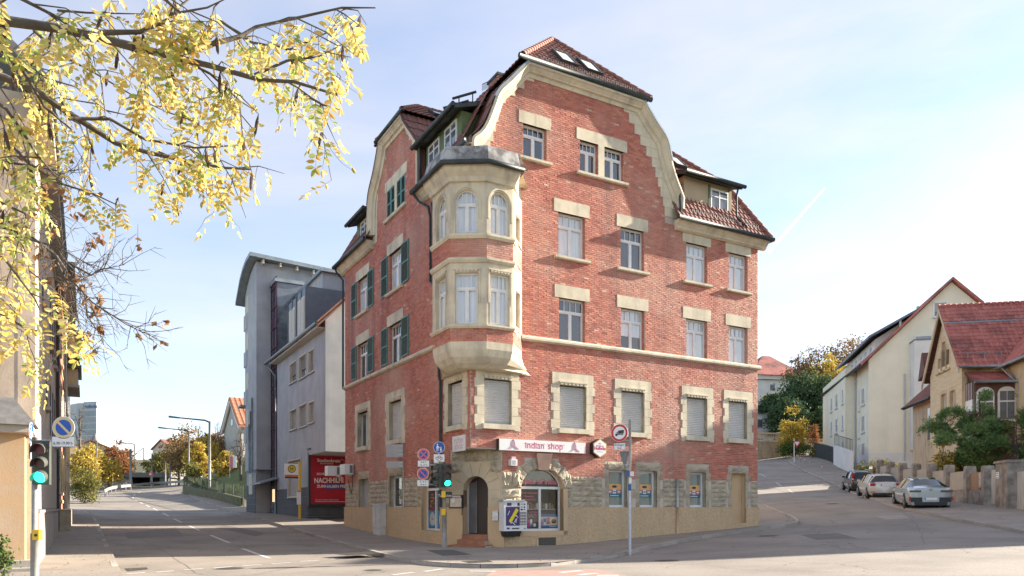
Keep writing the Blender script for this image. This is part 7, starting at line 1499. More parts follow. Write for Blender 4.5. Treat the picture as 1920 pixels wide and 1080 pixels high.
# ---------------------------------------------------------------- street end: balustrade, yield sign, bollards
c0, c1 = at(1395,862,96), at(1466,860,98); bw = thing('balustrade_wall', 'sandstone retaining wall topped by a stone balustrade across the side street', 'wall', c0); Fw = Fr(c0.xy, (c1-c0).xy); Fw.n = Fw.n if Fw.n.y < 0 else -Fw.n; wl_ = (c1-c0).length; zt = at(1430,828,97).z; zb0 = c0.z-1.5
rubble(Fw, 0, wl_, zb0, zt, [], bw, 9, 'stone', .5, 1.1, 'sandstone_dark', .04); MB().box(Fw,0,wl_,-.5,-.04,zb0,zt).build('core', M['sandstone_dark'], bw); MB().box(Fw,-.1,wl_+.1,-.5,.12,zt,zt+.2).build('coping', M['stone'], bw); MB().box(Fw,-.1,wl_+.1,-.4,.08,zt+1.0,zt+1.2).build('rail', M['stone_warm'], bw)
for k in range(int(wl_/.32)): u = .16+k*.32; MB().tube([Fw.p(u,-.15,zt+.2),Fw.p(u,-.15,zt+.35),Fw.p(u,-.15,zt+.5),Fw.p(u,-.15,zt+.85),Fw.p(u,-.15,zt+1.0)],[.07,.06,.11,.06,.08],6).build('baluster', M['stone_warm'], bw)
MB().box(Fw,wl_-.5,wl_+.2,-.5,.2,zb0,zt+1.3).build('end_pier', M['stone_warm'], bw)
ys = thing('yield_sign', 'red and white triangular yield sign on a slim white post at the street end', 'traffic sign', gnd(1489,867,60,110,KERBH)); g = ys.location.copy(); s_ = g.y/FPX; hz = lambda y: EYE+(HYP-y)*s_; Fs = Fr((g.x,g.y),(1,0),(0,-1))
MB().tube([g-Vector((0,0,.1)),(g.x,g.y,hz(823))],.045,8).build('post', M['paint_white'], ys); 
for r, mt, o in ((1.0,'red',.05),(.66,'white',.06)): MB().prism(Fs, [(5*s_-7.5*s_*r,hz(827)+(-1.0 if r<1 else 0)*1.6*s_*(1)),(5*s_+7.5*s_*r,hz(827)+(-1.0 if r<1 else 0)*1.6*s_),(5*s_,hz(827)-13*s_*(r*.92+.05))], o, o+.01).build('triangle', M[mt], ys)
for k, (x, y, yt) in enumerate(((1494,862,851),(1501,866,854),(1509,871,857),(1518,876,861),(1541,888,870))):
    g = gnd(x,y,40,110,KERBH); bo = thing('bollard', f"slim grey bollard with red and white top, {('farthest','second farthest','middle','second nearest','nearest')[k]} of the row", 'bollard', g, 'bollards on the side street pavement'); s_ = g.y/FPX; z1 = EYE+(HYP-yt)*s_; MB().tube([g,(g.x,g.y,z1-.18)],.04,8).build('post', M['post_grey'], bo); MB().tube([(g.x,g.y,z1-.18),(g.x,g.y,z1)],.05,8).build('red_band', M['red'], bo); MB().tube([(g.x,g.y,z1-.26),(g.x,g.y,z1-.18)],.048,8).build('white_band', M['white'], bo)
# houses on the hill
def hillhouse(name, lab, px, py, Y, w, d, h, rh, ang, wall, roof):
    c = at(px,py,Y); c.z -= h; a = math.radians(ang); F = Fr(c.xy,(math.cos(a),math.sin(a))); F.n = F.n if F.n.y < 0 else -F.n; o = thing(name, lab, 'building', c); m = MB(); m.box(F,-w/2,w/2,-d,0,c.z-6,c.z+h); m.build('wall', M[wall], o); m = MB(); R0_ = [F.p(-w/2-.5,.5,c.z+h),F.p(w/2+.5,.5,c.z+h),F.p(w/2+.5,-d-.5,c.z+h),F.p(-w/2-.5,-d-.5,c.z+h)]; ap = [F.p(-w*.08,-d/2,c.z+h+rh),F.p(w*.08,-d/2,c.z+h+rh)]
    m.face([R0_[0],R0_[1],ap[1],ap[0]]); m.face([R0_[1],R0_[2],ap[1]]); m.face([R0_[2],R0_[3],ap[0],ap[1]]); m.face([R0_[3],R0_[0],ap[0]]); m.build('roof', M[roof], o)
    n = int(w/3)
    for k in range(n):
        for z in (c.z+h-2.2,c.z+h-5.0): u = -w/2+w*(k+.5)/n; q = MB().box(F,u-.6,u+.6,-.02,.05,z,z+1.4).build('window', M['window_white'], o); MB().quad(F,u-.5,u+.5,z+.1,z+1.3,.06).build('pane', M['glass_dark'], q)
    return o, F, c
hillhouse('hill_house', 'grey white house with red hipped roof high on the wooded hill', 1462, 704, 160, 12, 11, 6, 5.2, 12, 'pale_render', 'tile_red'); hillhouse('flat_roof_house', 'pale flat-roofed house just below the red roof on the hill', 1448, 712, 145, 11, 9, 7, .3, 8, 'pale_render', 'grey_metal')
hillhouse('white_house', 'small white house glimpsed behind the brick building by the balustrade', 1424, 775, 110, 5, 5, 4.5, .6, 20, 'paint_white', 'grey_metal')
c = at(1592,727,120); fr_ = thing('small_roof_house', 'pale gabled roof edge left of the cream house at the treetops', 'building', c-Vector((0,0,5))); MB().aabox(c.x-2,c.x+2.5,c.y,c.y+4,c.z-5,c.z).build('wall', M['pale_render'], fr_); MB().aabox(c.x-2.4,c.x+2.9,c.y-.4,c.y+4.4,c.z,c.z+.5).build('roof', M['grey_metal'], fr_)
# ---------------------------------------------------------------- parked cars
pm('car_grey', (.36,.41,.43), (.36,.41,.43), 3, .28, metal=.4, coat=.9); pm('car_beige', (.54,.50,.44), (.54,.50,.44), 3, .3, metal=.4, coat=.8); pm('car_black', (.018,.02,.022), rough=.25, metal=.2, coat=.9); pm('car_glass', (.02,.025,.027), rough=.05, spec=.6); pm('tyre', (.018,.018,.018), (.026,.026,.026), 20, .85); pm('rim', (.22,.22,.23), rough=.35, metal=.8); pm('rim_dark', (.05,.05,.055), rough=.35, metal=.7); pm('tail_red', (.40,.012,.018), rough=.2, coat=.7); pm('tail_dark', (.09,.008,.012), rough=.2, coat=.7); pm('chrome', (.6,.6,.6), rough=.15, metal=1)
def local(mb, name, mat, par, smooth=False):
    o = mb.build(name, M[mat] if isinstance(mat,str) else mat, None, smooth); o.parent = par; return o
def car(name, lab, pos, head, st, wb, paint, roofmat, rims, wr=.34, tail=None, rails=False, pitch=0):
    """st: stations (x, half width, belt z, roof z, roof half width); x forward, origin under the rear bumper"""
    t = thing(name, lab, 'car', pos, 'cars parked along the side street'); t.rotation_euler = (0,-pitch,head)
    Lc = st[-1][0]; zb = .24
    def ringp(s_):
        x, w, be, ro, rw = s_; half = [(0,zb),(w*.90,zb),(w*.985,zb+.16),(w,.55),(w*.985,be-.12),(w*.945,be),(rw,ro-.06),(rw*.82,ro-.005),(0,ro+.012)]
        return [(x,y,z) for y,z in half], [(x,-y,z) for y,z in half]
    body = MB(); gls = MB(); rs = [ringp(s_) for s_ in st]
    for i in range(len(st)-1):
        g0, g1 = st[i][3]-st[i][2] > .30, st[i+1][3]-st[i+1][2] > .30; cab = g0 or g1
        for side in (0,1):
            A, Bq = rs[i][side], rs[i+1][side]
            for j in range(8):
                q = [A[j],A[j+1],Bq[j+1],Bq[j]]
                if cab and (j == 5 or (j in (6,7) and not (g0 and g1))): gls.face(q)
                else: body.face(q)
    for rr_ in (rs[0],rs[-1]): body.face(rr_[0]+rr_[1][::-1])
    bo = fix(local(body,'body',paint,t,True)); go = fix(local(gls,'windows','car_glass',t,True))
    bo.data.set_sharp_from_angle(angle=math.radians(38))
    # pillars and roof
    for i, s_ in enumerate(st):
        if s_[3]-s_[2] > .30:
            for sd in (-1,1):
                m = MB(); m.tube([(s_[0],sd*s_[1]*.952,s_[2]),(s_[0],sd*(s_[4]+.006),s_[3]-.05)],.03,5); local(m,'pillar',paint if s_[0] > st[0][0]+wb*.4 else paint,t)
    m = MB(); cs = [s_ for s_ in st if s_[3]-s_[2] > .30]
    for a, b in zip(cs,cs[1:]): m.face([(a[0],a[4]*.84,a[3]+.004),(a[0],-a[4]*.84,a[3]+.004),(b[0],-b[4]*.84,b[3]+.004),(b[0],b[4]*.84,b[3]+.004)])
    local(m,'roof_panel',roofmat,t)
    rx = st[0][0]+.95 if Lc < 4.6 else st[0][0]+1.12
    for x in (rx, rx+wb):
        W_ = max(s_[1] for s_ in st)
        for sd in (-1,1):
            y = sd*(W_-.10); m = MB(); m.tube([(x,y-sd*.13,wr),(x,y+sd*.09,wr),(x,y+sd*.105,wr)],[wr,wr,wr*.93],24); w = local(m,'wheel','tyre',t,False)
            m = MB(); m.tube([(x,y+sd*.09,wr),(x,y+sd*.112,wr)],wr*.70,20); ro = local(m,'rim',rims,t)
            for k in range(5): a = k*2*math.pi/5; m = MB(); m.tube([(x,y+sd*.115,wr),(x+wr*.66*math.cos(a),y+sd*.115,wr+wr*.66*math.sin(a))],.028,4); local(m,'spoke','rim',t)
            m = MB(); n = 12; P0_ = [(x+(wr+.07)*math.cos(math.pi*k/n),sd*(W_+.004),wr+(wr+.07)*math.sin(math.pi*k/n)) for k in range(n+1)]
            m.face(P0_+[(x-(wr+.07),sd*(W_+.004),.25),(x+(wr+.07),sd*(W_+.004),.25)]); local(m,'wheel_arch','black',t)
    for sd in (-1,1):
        xm = [s_ for s_ in st if s_[3]-s_[2] > .3][-1][0]+.1; m = MB(); m.hexa([(xm-.06,sd*(W_-.02),st[5][2]+.02),(xm+.10,sd*(W_-.02),st[5][2]+.02),(xm+.10,sd*(W_+.17),st[5][2]+.02),(xm-.02,sd*(W_+.17),st[5][2]+.04),(xm-.06,sd*(W_-.02),st[5][2]+.14),(xm+.10,sd*(W_-.02),st[5][2]+.12),(xm+.08,sd*(W_+.17),st[5][2]+.13),(xm-.02,sd*(W_+.17),st[5][2]+.17)]); local(m,'mirror',paint,t)
    for sd in (-1,1):
        for fx in (.36,.58): x = Lc*fx; m = MB(); m.hexa([(x-.1,sd*(W_-.012),.86),(x+.1,sd*(W_-.012),.86),(x+.1,sd*(W_-.012),.89),(x-.1,sd*(W_-.012),.89),(x-.1,sd*(W_+.012),.86),(x+.1,sd*(W_+.012),.86),(x+.1,sd*(W_+.012),.89),(x-.1,sd*(W_+.012),.89)]); local(m,'door_handle',paint,t)
    if rails:
        for sd in (-1,1): m = MB(); m.tube([(cs[0][0]+.1,sd*cs[1][4]*.9,cs[1][3]+.03),(cs[0][0]+.3,sd*cs[1][4]*.92,cs[1][3]+.075),(cs[-1][0]-.3,sd*cs[-2][4]*.92,cs[-2][3]+.075),(cs[-1][0]-.1,sd*cs[-1][4]*.9,cs[-2][3]+.02)],.018,6); local(m,'roof_rail','chrome' if rails == 2 else 'black',t)
    return t
def rb(t, name, mat, x, y0, y1, z0, z1, d=.02):
    m = MB(); m.hexa([(x,y0,z0),(x,y1,z0),(x,y1,z1),(x,y0,z1),(x-d,y0,z0),(x-d,y1,z0),(x-d,y1,z1),(x-d,y0,z1)]); return local(m,name,mat,t)
def number_plate(t, x, z, w=.52): 
    rb(t,'number_plate','sign_white',x,-w/2,w/2,z,z+.11,.012); rb(t,'plate_band','blue',x-.002,w/2-.045,w/2,z,z+.11,.012)
def carpos(px, py, Y0, Y1):
    p = gnd(px,py,Y0,Y1); p.z += 0; return p
hd = math.atan2(SD.y,SD.x)
# saloon
st = [(0,.80,.98,1.00,.66),(.06,.90,1.05,1.07,.70),(.35,.96,1.08,1.12,.70),(.72,.975,1.07,1.16,.70),(1.45,.975,1.03,1.46,.58),(2.0,.975,1.01,1.53,.60),(2.9,.975,.99,1.55,.60),(3.45,.975,.97,1.44,.62),(4.15,.97,.98,1.03,.70),(4.9,.94,.90,.93,.70),(5.28,.86,.78,.80,.62),(5.38,.70,.66,.68,.5)]
p0 = carpos(1745,957,25,60); c1_ = car('parked_saloon', 'grey blue saloon nearest the camera parked half on the pavement', p0, hd-math.radians(5), st, 3.2, 'car_grey', 'car_glass', 'rim_dark', .37, pitch=math.radians(3))
for sd in (-1,1): rb(c1_,'tail_light','tail_dark',.02,sd*.42,sd*.92,.87,.96,.06); rb(c1_,'tail_strip','tail_red',-.03,sd*.46,sd*.90,.905,.925,.035); rb(c1_,'reflector','tail_red',.06,sd*.86,sd*.93,.46,.66,.08); rb(c1_,'bumper_insert','black',.04,sd*.36,sd*.86,.40,.62,.05)
rb(c1_,'diffuser','black',.04,-.7,.7,.24,.40,.06); number_plate(c1_, -.005, .50); rb(c1_,'boot_crease','car_grey',.0,-.56,.56,.66,.84,.012)
bd = MB().disc((-.0,0,.99),(-1,0,0),.05,16,.03); bdo = local(bd,'badge_ring','black',c1_)
for k, mt in enumerate(('sign_white','blue','sign_white','blue')):
    a0 = math.pi/2*k; P = [(0,0)]+[(.036*math.cos(a0+math.pi/2*j/4),.036*math.sin(a0+math.pi/2*j/4)) for j in range(5)]; m = MB(); m.face([(-.033,y,.99+z) for y,z in P]); local(m,'badge_quadrant',mt,c1_)
# estate
st = [(0,.74,.90,.92,.6),(.05,.84,.98,1.0,.64),(.10,.86,1.00,1.04,.66),(.42,.87,.98,1.40,.55),(.9,.87,.97,1.46,.58),(2.0,.87,.94,1.48,.58),(2.7,.87,.92,1.38,.60),(3.35,.86,.94,.98,.62),(3.95,.82,.86,.88,.6),(4.2,.72,.72,.74,.5)]
p1_ = carpos(1660,936,35,70); c2_ = car('parked_estate', 'beige silver estate car in the middle of the three parked cars', p1_, hd, st, 2.5, 'car_beige', 'car_beige', 'rim_dark', .32, rails=1, pitch=math.radians(4))
for sd in (-1,1): rb(c2_,'tail_light','tail_red',.03,sd*.56,sd*.86,.80,.97,.05); rb(c2_,'reflector','tail_red',.03,sd*.55,sd*.80,.42,.46,.05)
rb(c2_,'rear_bumper','black',.03,-.72,.72,.24,.38,.05); number_plate(c2_,-.02,.80); m = MB(); m.tube([(1.0,0,1.46),(.9,0,1.66)],.008,5); local(m,'antenna','black',c2_)
# small hatchback
st = [(0,.68,.88,.90,.5),(.05,.76,.96,.98,.58),(.10,.78,.98,1.02,.60),(.30,.79,.98,1.46,.54),(.8,.79,.97,1.52,.57),(1.8,.79,.95,1.53,.57),(2.4,.79,.94,1.42,.58),(2.95,.78,1.0,1.04,.58),(3.35,.74,.9,.92,.52),(3.54,.66,.7,.72,.45)]
p2_ = carpos(1618,924,40,80); c3_ = car('parked_hatchback', 'small black hatchback with roof rails, farthest of the three parked cars', p2_, hd, st, 2.3, 'car_black', 'car_black', 'rim', .30, rails=2, pitch=math.radians(5))
for sd in (-1,1): rb(c3_,'tail_light','tail_red',.16,sd*.60,sd*.76,.82,1.40,.14); rb(c3_,'light_inset','sign_white',.03,sd*.62,sd*.75,.95,1.02,.015)
number_plate(c3_,-.02,.6)
c = gnd(1527,846,80,130); 
vn = thing('parked_van', 'white car glimpsed behind the hedge at the street end', 'car', at(1510,838,100)-Vector((0,0,1))); p = at(1510,838,100); MB().aabox(p.x-1.0,p.x+1.0,p.y,p.y+3.5,p.z-1.4,p.z-.3).build('body', M['paint_white'], vn); MB().aabox(p.x-.85,p.x+.85,p.y+.2,p.y+3,p.z-.3,p.z+.35).build('cabin', M['car_glass'], vn); MB().aabox(p.x-.8,p.x+.8,p.y+.3,p.y+2.9,p.z+.35,p.z+.42).build('roof', M['paint_white'], vn)
# ================================================================ far end of the left street
def pole(name, lab, px, py, yt, Y, r=.09, cat='pole', mat='post_grey', group=None):
    b = at(px,py,Y); gz = H(b.x,b.y); t = thing(name, lab, cat, (b.x,b.y,gz), group); zt = at(px,yt,Y).z; MB().tube([(b.x,b.y,gz-.2),(b.x,b.y,zt)],[r,r*.7],10).build('post', M[mat], t, smooth=True); return t, Vector((b.x,b.y,zt))
pm('lamp_teal', (.03,.12,.11), (.04,.15,.14), 4, .5)
for lab, px, py, yt, xa, ya, Y, r in (('nearest tall street lamp with long arm above the fence', 393,935,790,333,783,78,.15),('second tall street lamp with long arm left of the nearest', 354,915,808,310,803,98,.13),('distant street lamp with short arm near the tunnel mouth', 252,905,833,235,831,140,.12),('most distant thin street lamp with a teal head right of the catenary poles', 269,900,840,255,851,150,.10)):
    t, top = pole('street_lamp', lab, px, py, yt, Y, r, 'street lamp', group='street lamps on the left street'); e = at(xa,ya,Y); MB().tube([top-Vector((0,0,.1)),top.lerp(e,.15)+Vector((0,0,.05)),e],[r*.6,r*.55,r*.4],8).build('arm', M['dark_metal'], t); d = (e-top).normalized(); MB().tube([e-d*.2,e+d*.9],[.09,.12],6).build('lamp_head', M['lamp_teal'], t)
for k, (px, yt, Y) in enumerate(((181,826,100),(217,858,110),(245,842,112),(285,850,122),(310,865,118),(319,867,116))):
    t, top = pole('catenary_pole', f"concrete overhead line pole, {('first','second','third','fourth','fifth','sixth')[k]} from the left near the tunnel", px, 915, yt, Y, .13 if k != 2 else .2, group='overhead line poles'); 
    if k in (1,2): e = at(px-36 if k == 2 else px-8, yt+10 if k == 2 else yt, Y); MB().tube([top-Vector((0,0,.4)),e],.06,6).build('bracket_arm', M['dark_metal'], t)
tg = thing('warning_sign', 'small triangular warning sign on a pole in front of the tunnel', 'traffic sign', at(282,900,118)); p = at(282,888,118); Fs = Fr((p.x,p.y),(1,0),(0,-1)); MB().prism(Fs,[(-.45,p.z-.35),(.45,p.z-.35),(0,p.z+.45)],0,.03).build('triangle', M['red'], tg); MB().prism(Fs,[(-.25,p.z-.24),(.25,p.z-.24),(0,p.z+.2)],.03,.05).build('field', M['white'], tg); MB().box(Fs,-.04,.04,-.05,0,p.z-3,p.z).build('post', M['post_grey'], tg)
# guard rail along the outside of the bend
gr = thing('guard_rail', 'steel guard rail curving along the far bend of the left street', 'guard rail', gnd(215,926)); P = smoothline([gnd(x,y) for x,y in ((196,931),(208,925),(235,920),(265,916),(300,913),(345,911))], 30); m = MB()
for a, b in zip(P,P[1:]):
    za, zb = H(a.x,a.y), H(b.x,b.y); m.hexa([(a.x,a.y,za+.45),(b.x,b.y,zb+.45),(b.x,b.y,zb+.8),(a.x,a.y,za+.8),(a.x,a.y+.08,za+.45),(b.x,b.y+.08,zb+.45),(b.x,b.y+.08,zb+.8),(a.x,a.y+.08,za+.8)])
m.build('rail', M['post_grey'], gr)
for p in P[::2]: MB().tube([(p.x,p.y+.1,H(p.x,p.y)-.1),(p.x,p.y+.1,H(p.x,p.y)+.7)],.05,6).build('post', M['post_grey'], gr)
# tunnel portal
pm('portal', (.19,.185,.17), (.14,.135,.125), 2, .9); c = at(272,912,135); tp = thing('tunnel_portal', 'low dark tunnel mouth under a concrete slab at the end of the street', 'tunnel', c); s_ = 135/FPX
Ft = Fr(c.xy,(1,.15)); Ft.n = Ft.n if Ft.n.y < 0 else -Ft.n
zt = at(272,886,135).z; zo = at(272,898,135).z; zb = c.z-1; wpx = 26*s_
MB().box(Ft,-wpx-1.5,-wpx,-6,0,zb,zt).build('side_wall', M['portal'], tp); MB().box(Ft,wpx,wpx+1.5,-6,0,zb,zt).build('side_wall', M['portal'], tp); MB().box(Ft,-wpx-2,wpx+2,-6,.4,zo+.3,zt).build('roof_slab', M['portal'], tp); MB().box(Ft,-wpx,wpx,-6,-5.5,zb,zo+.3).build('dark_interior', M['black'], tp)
for k in range(4): u = -wpx+(2*wpx)*(k+.5)/4; MB().box(Ft,u-.12,u+.12,-.2,.1,zo+.3,zo+1.2).build('fascia_post', M['old_concrete'], tp)
bw2 = thing('graffiti_wall', 'low grey wall with white graffiti left of the tunnel mouth', 'wall', at(215,908,125)); p = at(190,914,125); q = at(247,911,125); Fg = Fr(p.xy,(q-p).xy); Fg.n = Fg.n if Fg.n.y < 0 else -Fg.n; wl2 = (q-p).length; zt = at(215,900,125).z; MB().box(Fg,0,wl2,-.3,0,p.z-2,zt).build('wall_body', M['old_concrete'], bw2); text('lettering','Crosby',Fg,wl2*.35,zt-1.1,1.1,.01,M['sign_white'],bw2,bold=.03)
# high-rise, church, far houses
pm('tower_wall', (.50,.50,.49), (.44,.445,.45), .2, .6); pm('tower_glass', (.24,.27,.29), (.30,.33,.35), .15, .25)
Y = 420; a, b, c3 = at(126,752,Y+8), at(146,756,Y), at(181,757,Y-3); hr = thing('high_rise', 'pale glazed high-rise tower with roof lettering far down the left street', 'building', (b.x,b.y,0)); Fh = Fr(b.xy,(c3-b).xy); Fh.n = Fh.n if Fh.n.y < 0 else -Fh.n; Fh2 = Fr(a.xy,(b-a).xy); Fh2.n = Fh2.n if Fh2.n.y < 0 else -Fh2.n; wl3, wl4 = (c3-b).length, (b-a).length; zt = b.z
m = MB(); m.box(Fh,0,wl3,-14,0,-5,zt); m.build('core', M['tower_wall'], hr); m = MB(); m.quad(Fh2,0,wl4,-5,zt-.02,0); m.build('side_wall', M['tower_wall'], hr)
for k in range(14):
    z = zt-4.6-k*3.5
    for j in range(7): MB().box(Fh,wl3*(j+.06)/7,wl3*(j+.94)/7,-.05,.12,z-2.7,z).build('window', M['tower_glass'], hr)
text('lettering','Hofbräu',Fh,wl3*.30,zt-3.0,2.8,.2,M['p_blue'],hr,bold=.06); MB().box(Fh,1,wl3*.8,-8,-3,zt+.02,zt+.9).build('roof_plant', M['grey_metal'], hr)
# church-like gabled hall and its long wing
pm('hall_wall', (.50,.47,.41), (.43,.40,.35), .8, .9, .2, 20, dirt=(.34,.31,.26), dscale=.4, damt=.5); pm('roof_orange', (.42,.17,.09), (.34,.135,.075), 2, .8)
Y = 118; A, Bq = at(420,860,Y), at(452,860,Y-8); zt, z1 = at(437,753,Y-4).z, at(420,806,Y).z; hl = thing('gabled_hall', 'pale stone gabled hall with orange tiled roof behind the grey tower', 'building', (A.x,A.y,5)); Fa = Fr(A.xy,(Bq-A).xy); Fa.n = Fa.n if Fa.n.y < 0 else -Fa.n; w = (Bq-A).length
m = MB(); m.prism(Fa,[(0,0),(w,0),(w,z1),(w/2,zt),(0,z1)],0,-.4); m.box(Fa,0,w,-22,-.4,0,z1); m.build('wall', M['hall_wall'], hl)
r = MB(); 
for u in (-.5,w+.5): P = [Fa.p(u,.5,z1-.5),Fa.p(w/2,.5,zt+.25),Fa.p(w/2,-22,zt+.25),Fa.p(u,-22,z1-.5)]; r.hexa(P+[p+Vector((0,0,.35)) for p in P])
ro = r.build('roof', M['roof_orange'], hl); t = MB(); tiles(t,[Fa.p(w+.5,.5,z1-.12),Fa.p(w/2,.5,zt+.62),Fa.p(w/2,-22,zt+.62),Fa.p(w+.5,-22,z1-.12)],.7,.9,curve=.08); t.build('roof_tiles', M['roof_orange'], ro, kind='stuff')
for s_ in (0,1): a0, a1 = (Fa.p(-.3 if s_ == 0 else w+.3,.3,z1-.6),Fa.p(w/2,.3,zt+.2)); MB().tube([a0,a1],.22,5).build('verge', M['paint_white'], hl)
MB().disc(Fa.p(w/2,.01,z1+(zt-z1)*.18),Fa.n,.55,16,.05).build('round_window', M['glass_dark'], hl)
for k in range(3): u = w*(.25+.25*k); MB().prism(Fa,[(u-.3,z1-7),(u+.3,z1-7),(u+.3,z1-4.2),(u,z1-3.7),(u-.3,z1-4.2)],0,.05).build('window', M['glass_dark'], hl)
a2, b2 = at(380,870,132), at(420,870,122); Fb2 = Fr(a2.xy,(b2-a2).xy); Fb2.n = Fb2.n if Fb2.n.y < 0 else -Fb2.n; w2 = (b2-a2).length; zt2 = at(400,822,127).z; lw = thing('long_wing', 'long low pale wing with a row of windows left of the gabled hall', 'building', (a2.x,a2.y,6)); MB().box(Fb2,0,w2,-9,0,0,zt2).build('wall', M['hall_wall'], lw); MB().hexa([Fb2.p(-.5,.6,zt2),Fb2.p(w2+.5,.6,zt2),Fb2.p(w2+.5,-4,zt2+2),Fb2.p(-.5,-4,zt2+2),Fb2.p(-.5,.6,zt2+.25),Fb2.p(w2+.5,.6,zt2+.25),Fb2.p(w2+.5,-4,zt2+2.3),Fb2.p(-.5,-4,zt2+2.3)]).build('roof', M['roof_tile'], lw)
for k in range(5): u = w2*(k+.5)/5; MB().box(Fb2,u-.35,u+.35,0,.06,zt2-3.3,zt2-1.2).build('window', M['glass_dark'], lw)
def farhouse(name, lab, px, yt, ye, Y, w, mat, roof, ang=0):
    c = at(px,ye,Y); F = Fr((c.x,c.y),(math.cos(ang),math.sin(ang))); F.n = F.n if F.n.y < 0 else -F.n; o = thing(name, lab, 'building', (c.x,c.y,H(c.x,c.y))); zt = at(px,yt,Y).z; m = MB(); m.prism(F,[(-w/2,H(c.x,c.y)-2),(w/2,H(c.x,c.y)-2),(w/2,c.z),(0,zt),(-w/2,c.z)],0,-10); m.build('wall', M[mat], o)
    for u in (-w/2-.4,w/2+.4): P = [F.p(u,.4,c.z-.4),F.p(0,.4,zt+.1),F.p(0,-10,zt+.1),F.p(u,-10,c.z-.4)]; MB().hexa(P+[p+Vector((0,0,.3)) for p in P]).build('roof_slope', M[roof], o)
    for k in (-1,1): MB().box(F,k*w*.22-.5,k*w*.22+.5,0,.06,c.z-2.4,c.z-.8).build('window', M['glass_dark'], o)
farhouse('gabled_house', 'red brick gabled house half hidden behind yellow trees at the far left', 170, 827, 845, 190, 13, 'brick_yellow', 'roof_tile', .5); farhouse('gabled_house', 'distant pale row house with red gable above the tunnel trees', 303, 826, 840, 210, 9, 'hall_wall', 'roof_tile', -.6)
# spire
p = at(178,812,200); sp = thing('church_spire', 'thin dark spire rising beside the high-rise', 'spire', (p.x,p.y,8)); MB().tube([(p.x,p.y,8),(p.x,p.y,at(178,832,200).z),(p.x,p.y,p.z)],[1.3,1.2,.05],8).build('cone', M['slate'], sp)
# fence and bank right of the bend
pm('grass_bank', (.07,.10,.025), (.12,.12,.03), .8, .95, .6, 12); pm('fence_green', (.055,.075,.045), (.075,.095,.06), 6, .7)
P = [gnd(455,952,55,110), gnd(420,942,55,110), gnd(380,933,55,110), gnd(345,925,55,115)]
fw = thing('garden_fence', 'green wire fence on a low mossy wall beside the left street bend', 'fence', P[0])
for i, (a, b) in enumerate(zip(P,P[1:])):
    d = Vector((b.x-a.x,b.y-a.y,0)).normalized(); F = Fr((a.x,a.y),d); L_ = Vector((b.x-a.x,b.y-a.y)).length; za, zb = a.z, b.z; n = max(2,int(L_/2.5))
    up = Vector((0,0,1)); A_, B_ = Vector((a.x,a.y,za)), Vector((b.x,b.y,zb)); nn = F.n*.15
    MB().hexa([A_-nn-up*.3,B_-nn-up*.3,B_-nn+up*.9,A_-nn+up*.9,A_+nn-up*.3,B_+nn-up*.3,B_+nn+up*.9,A_+nn+up*.9]).build('low_wall', M['mossy'] if 'mossy' in M else pm('mossy',(.16,.14,.085),(.10,.11,.045),2,.95,.5,15), fw)
    for k in range(n+1): q = A_.lerp(B_,k/n); MB().tube([q+up*.3,q+up*2.0],.05,6).build('post', M['fence_green'], fw)
    for k in range(int(L_/.28)): q = A_.lerp(B_,k/(L_/.28)); MB().tube([q+up*.9,q+up*1.95],.016,4).build('picket', M['fence_green'], fw)
    MB().tube([A_+up*1.95,B_+up*1.95],.03,5).build('rail', M['fence_green'], fw); MB().tube([A_+up*1.0,B_+up*1.0],.025,5).build('rail', M['fence_green'], fw)
m, _, _ = strip([P[0]+Vector((.5,.5,0)), P[1]+Vector((.3,.6,0)), P[2]+Vector((.3,.6,0)), P[3]+Vector((.3,.6,0))], [P[0]+Vector((6,12,0)), P[1]+Vector((6,12,0)), P[2]+Vector((6,12,0)), P[3]+Vector((6,12,0))], .05, 8, 1.0)
for i, v in enumerate(m.v): j = i % 9; m.v[i] = (v[0], v[1], v[2]+j*.42+.5)
m.build('grass_bank', M['grass_bank'], kind='structure', smooth=True)
p = at(478-4,870,74); p = at(437,868,84); fl = thing('red_white_flag', 'red and white banner on a pole on the grass bank', 'flag', (p.x,p.y,H(p.x,p.y)+2)); s_ = 84/FPX; Fq = Fr((p.x,p.y),(1,0),(0,-1)); MB().box(Fq,-6*s_,0,0,.03,p.z-10*s_,p.z+12*s_).build('red_half', M['p_pink'], fl); MB().box(Fq,0,6*s_,0,.03,p.z-9*s_,p.z+13*s_).build('white_half', M['white'], fl); MB().tube([(p.x-6*s_,p.y,p.z-4),(p.x-6*s_,p.y,p.z+13*s_)],.04,6).build('pole', M['steel'], fl)
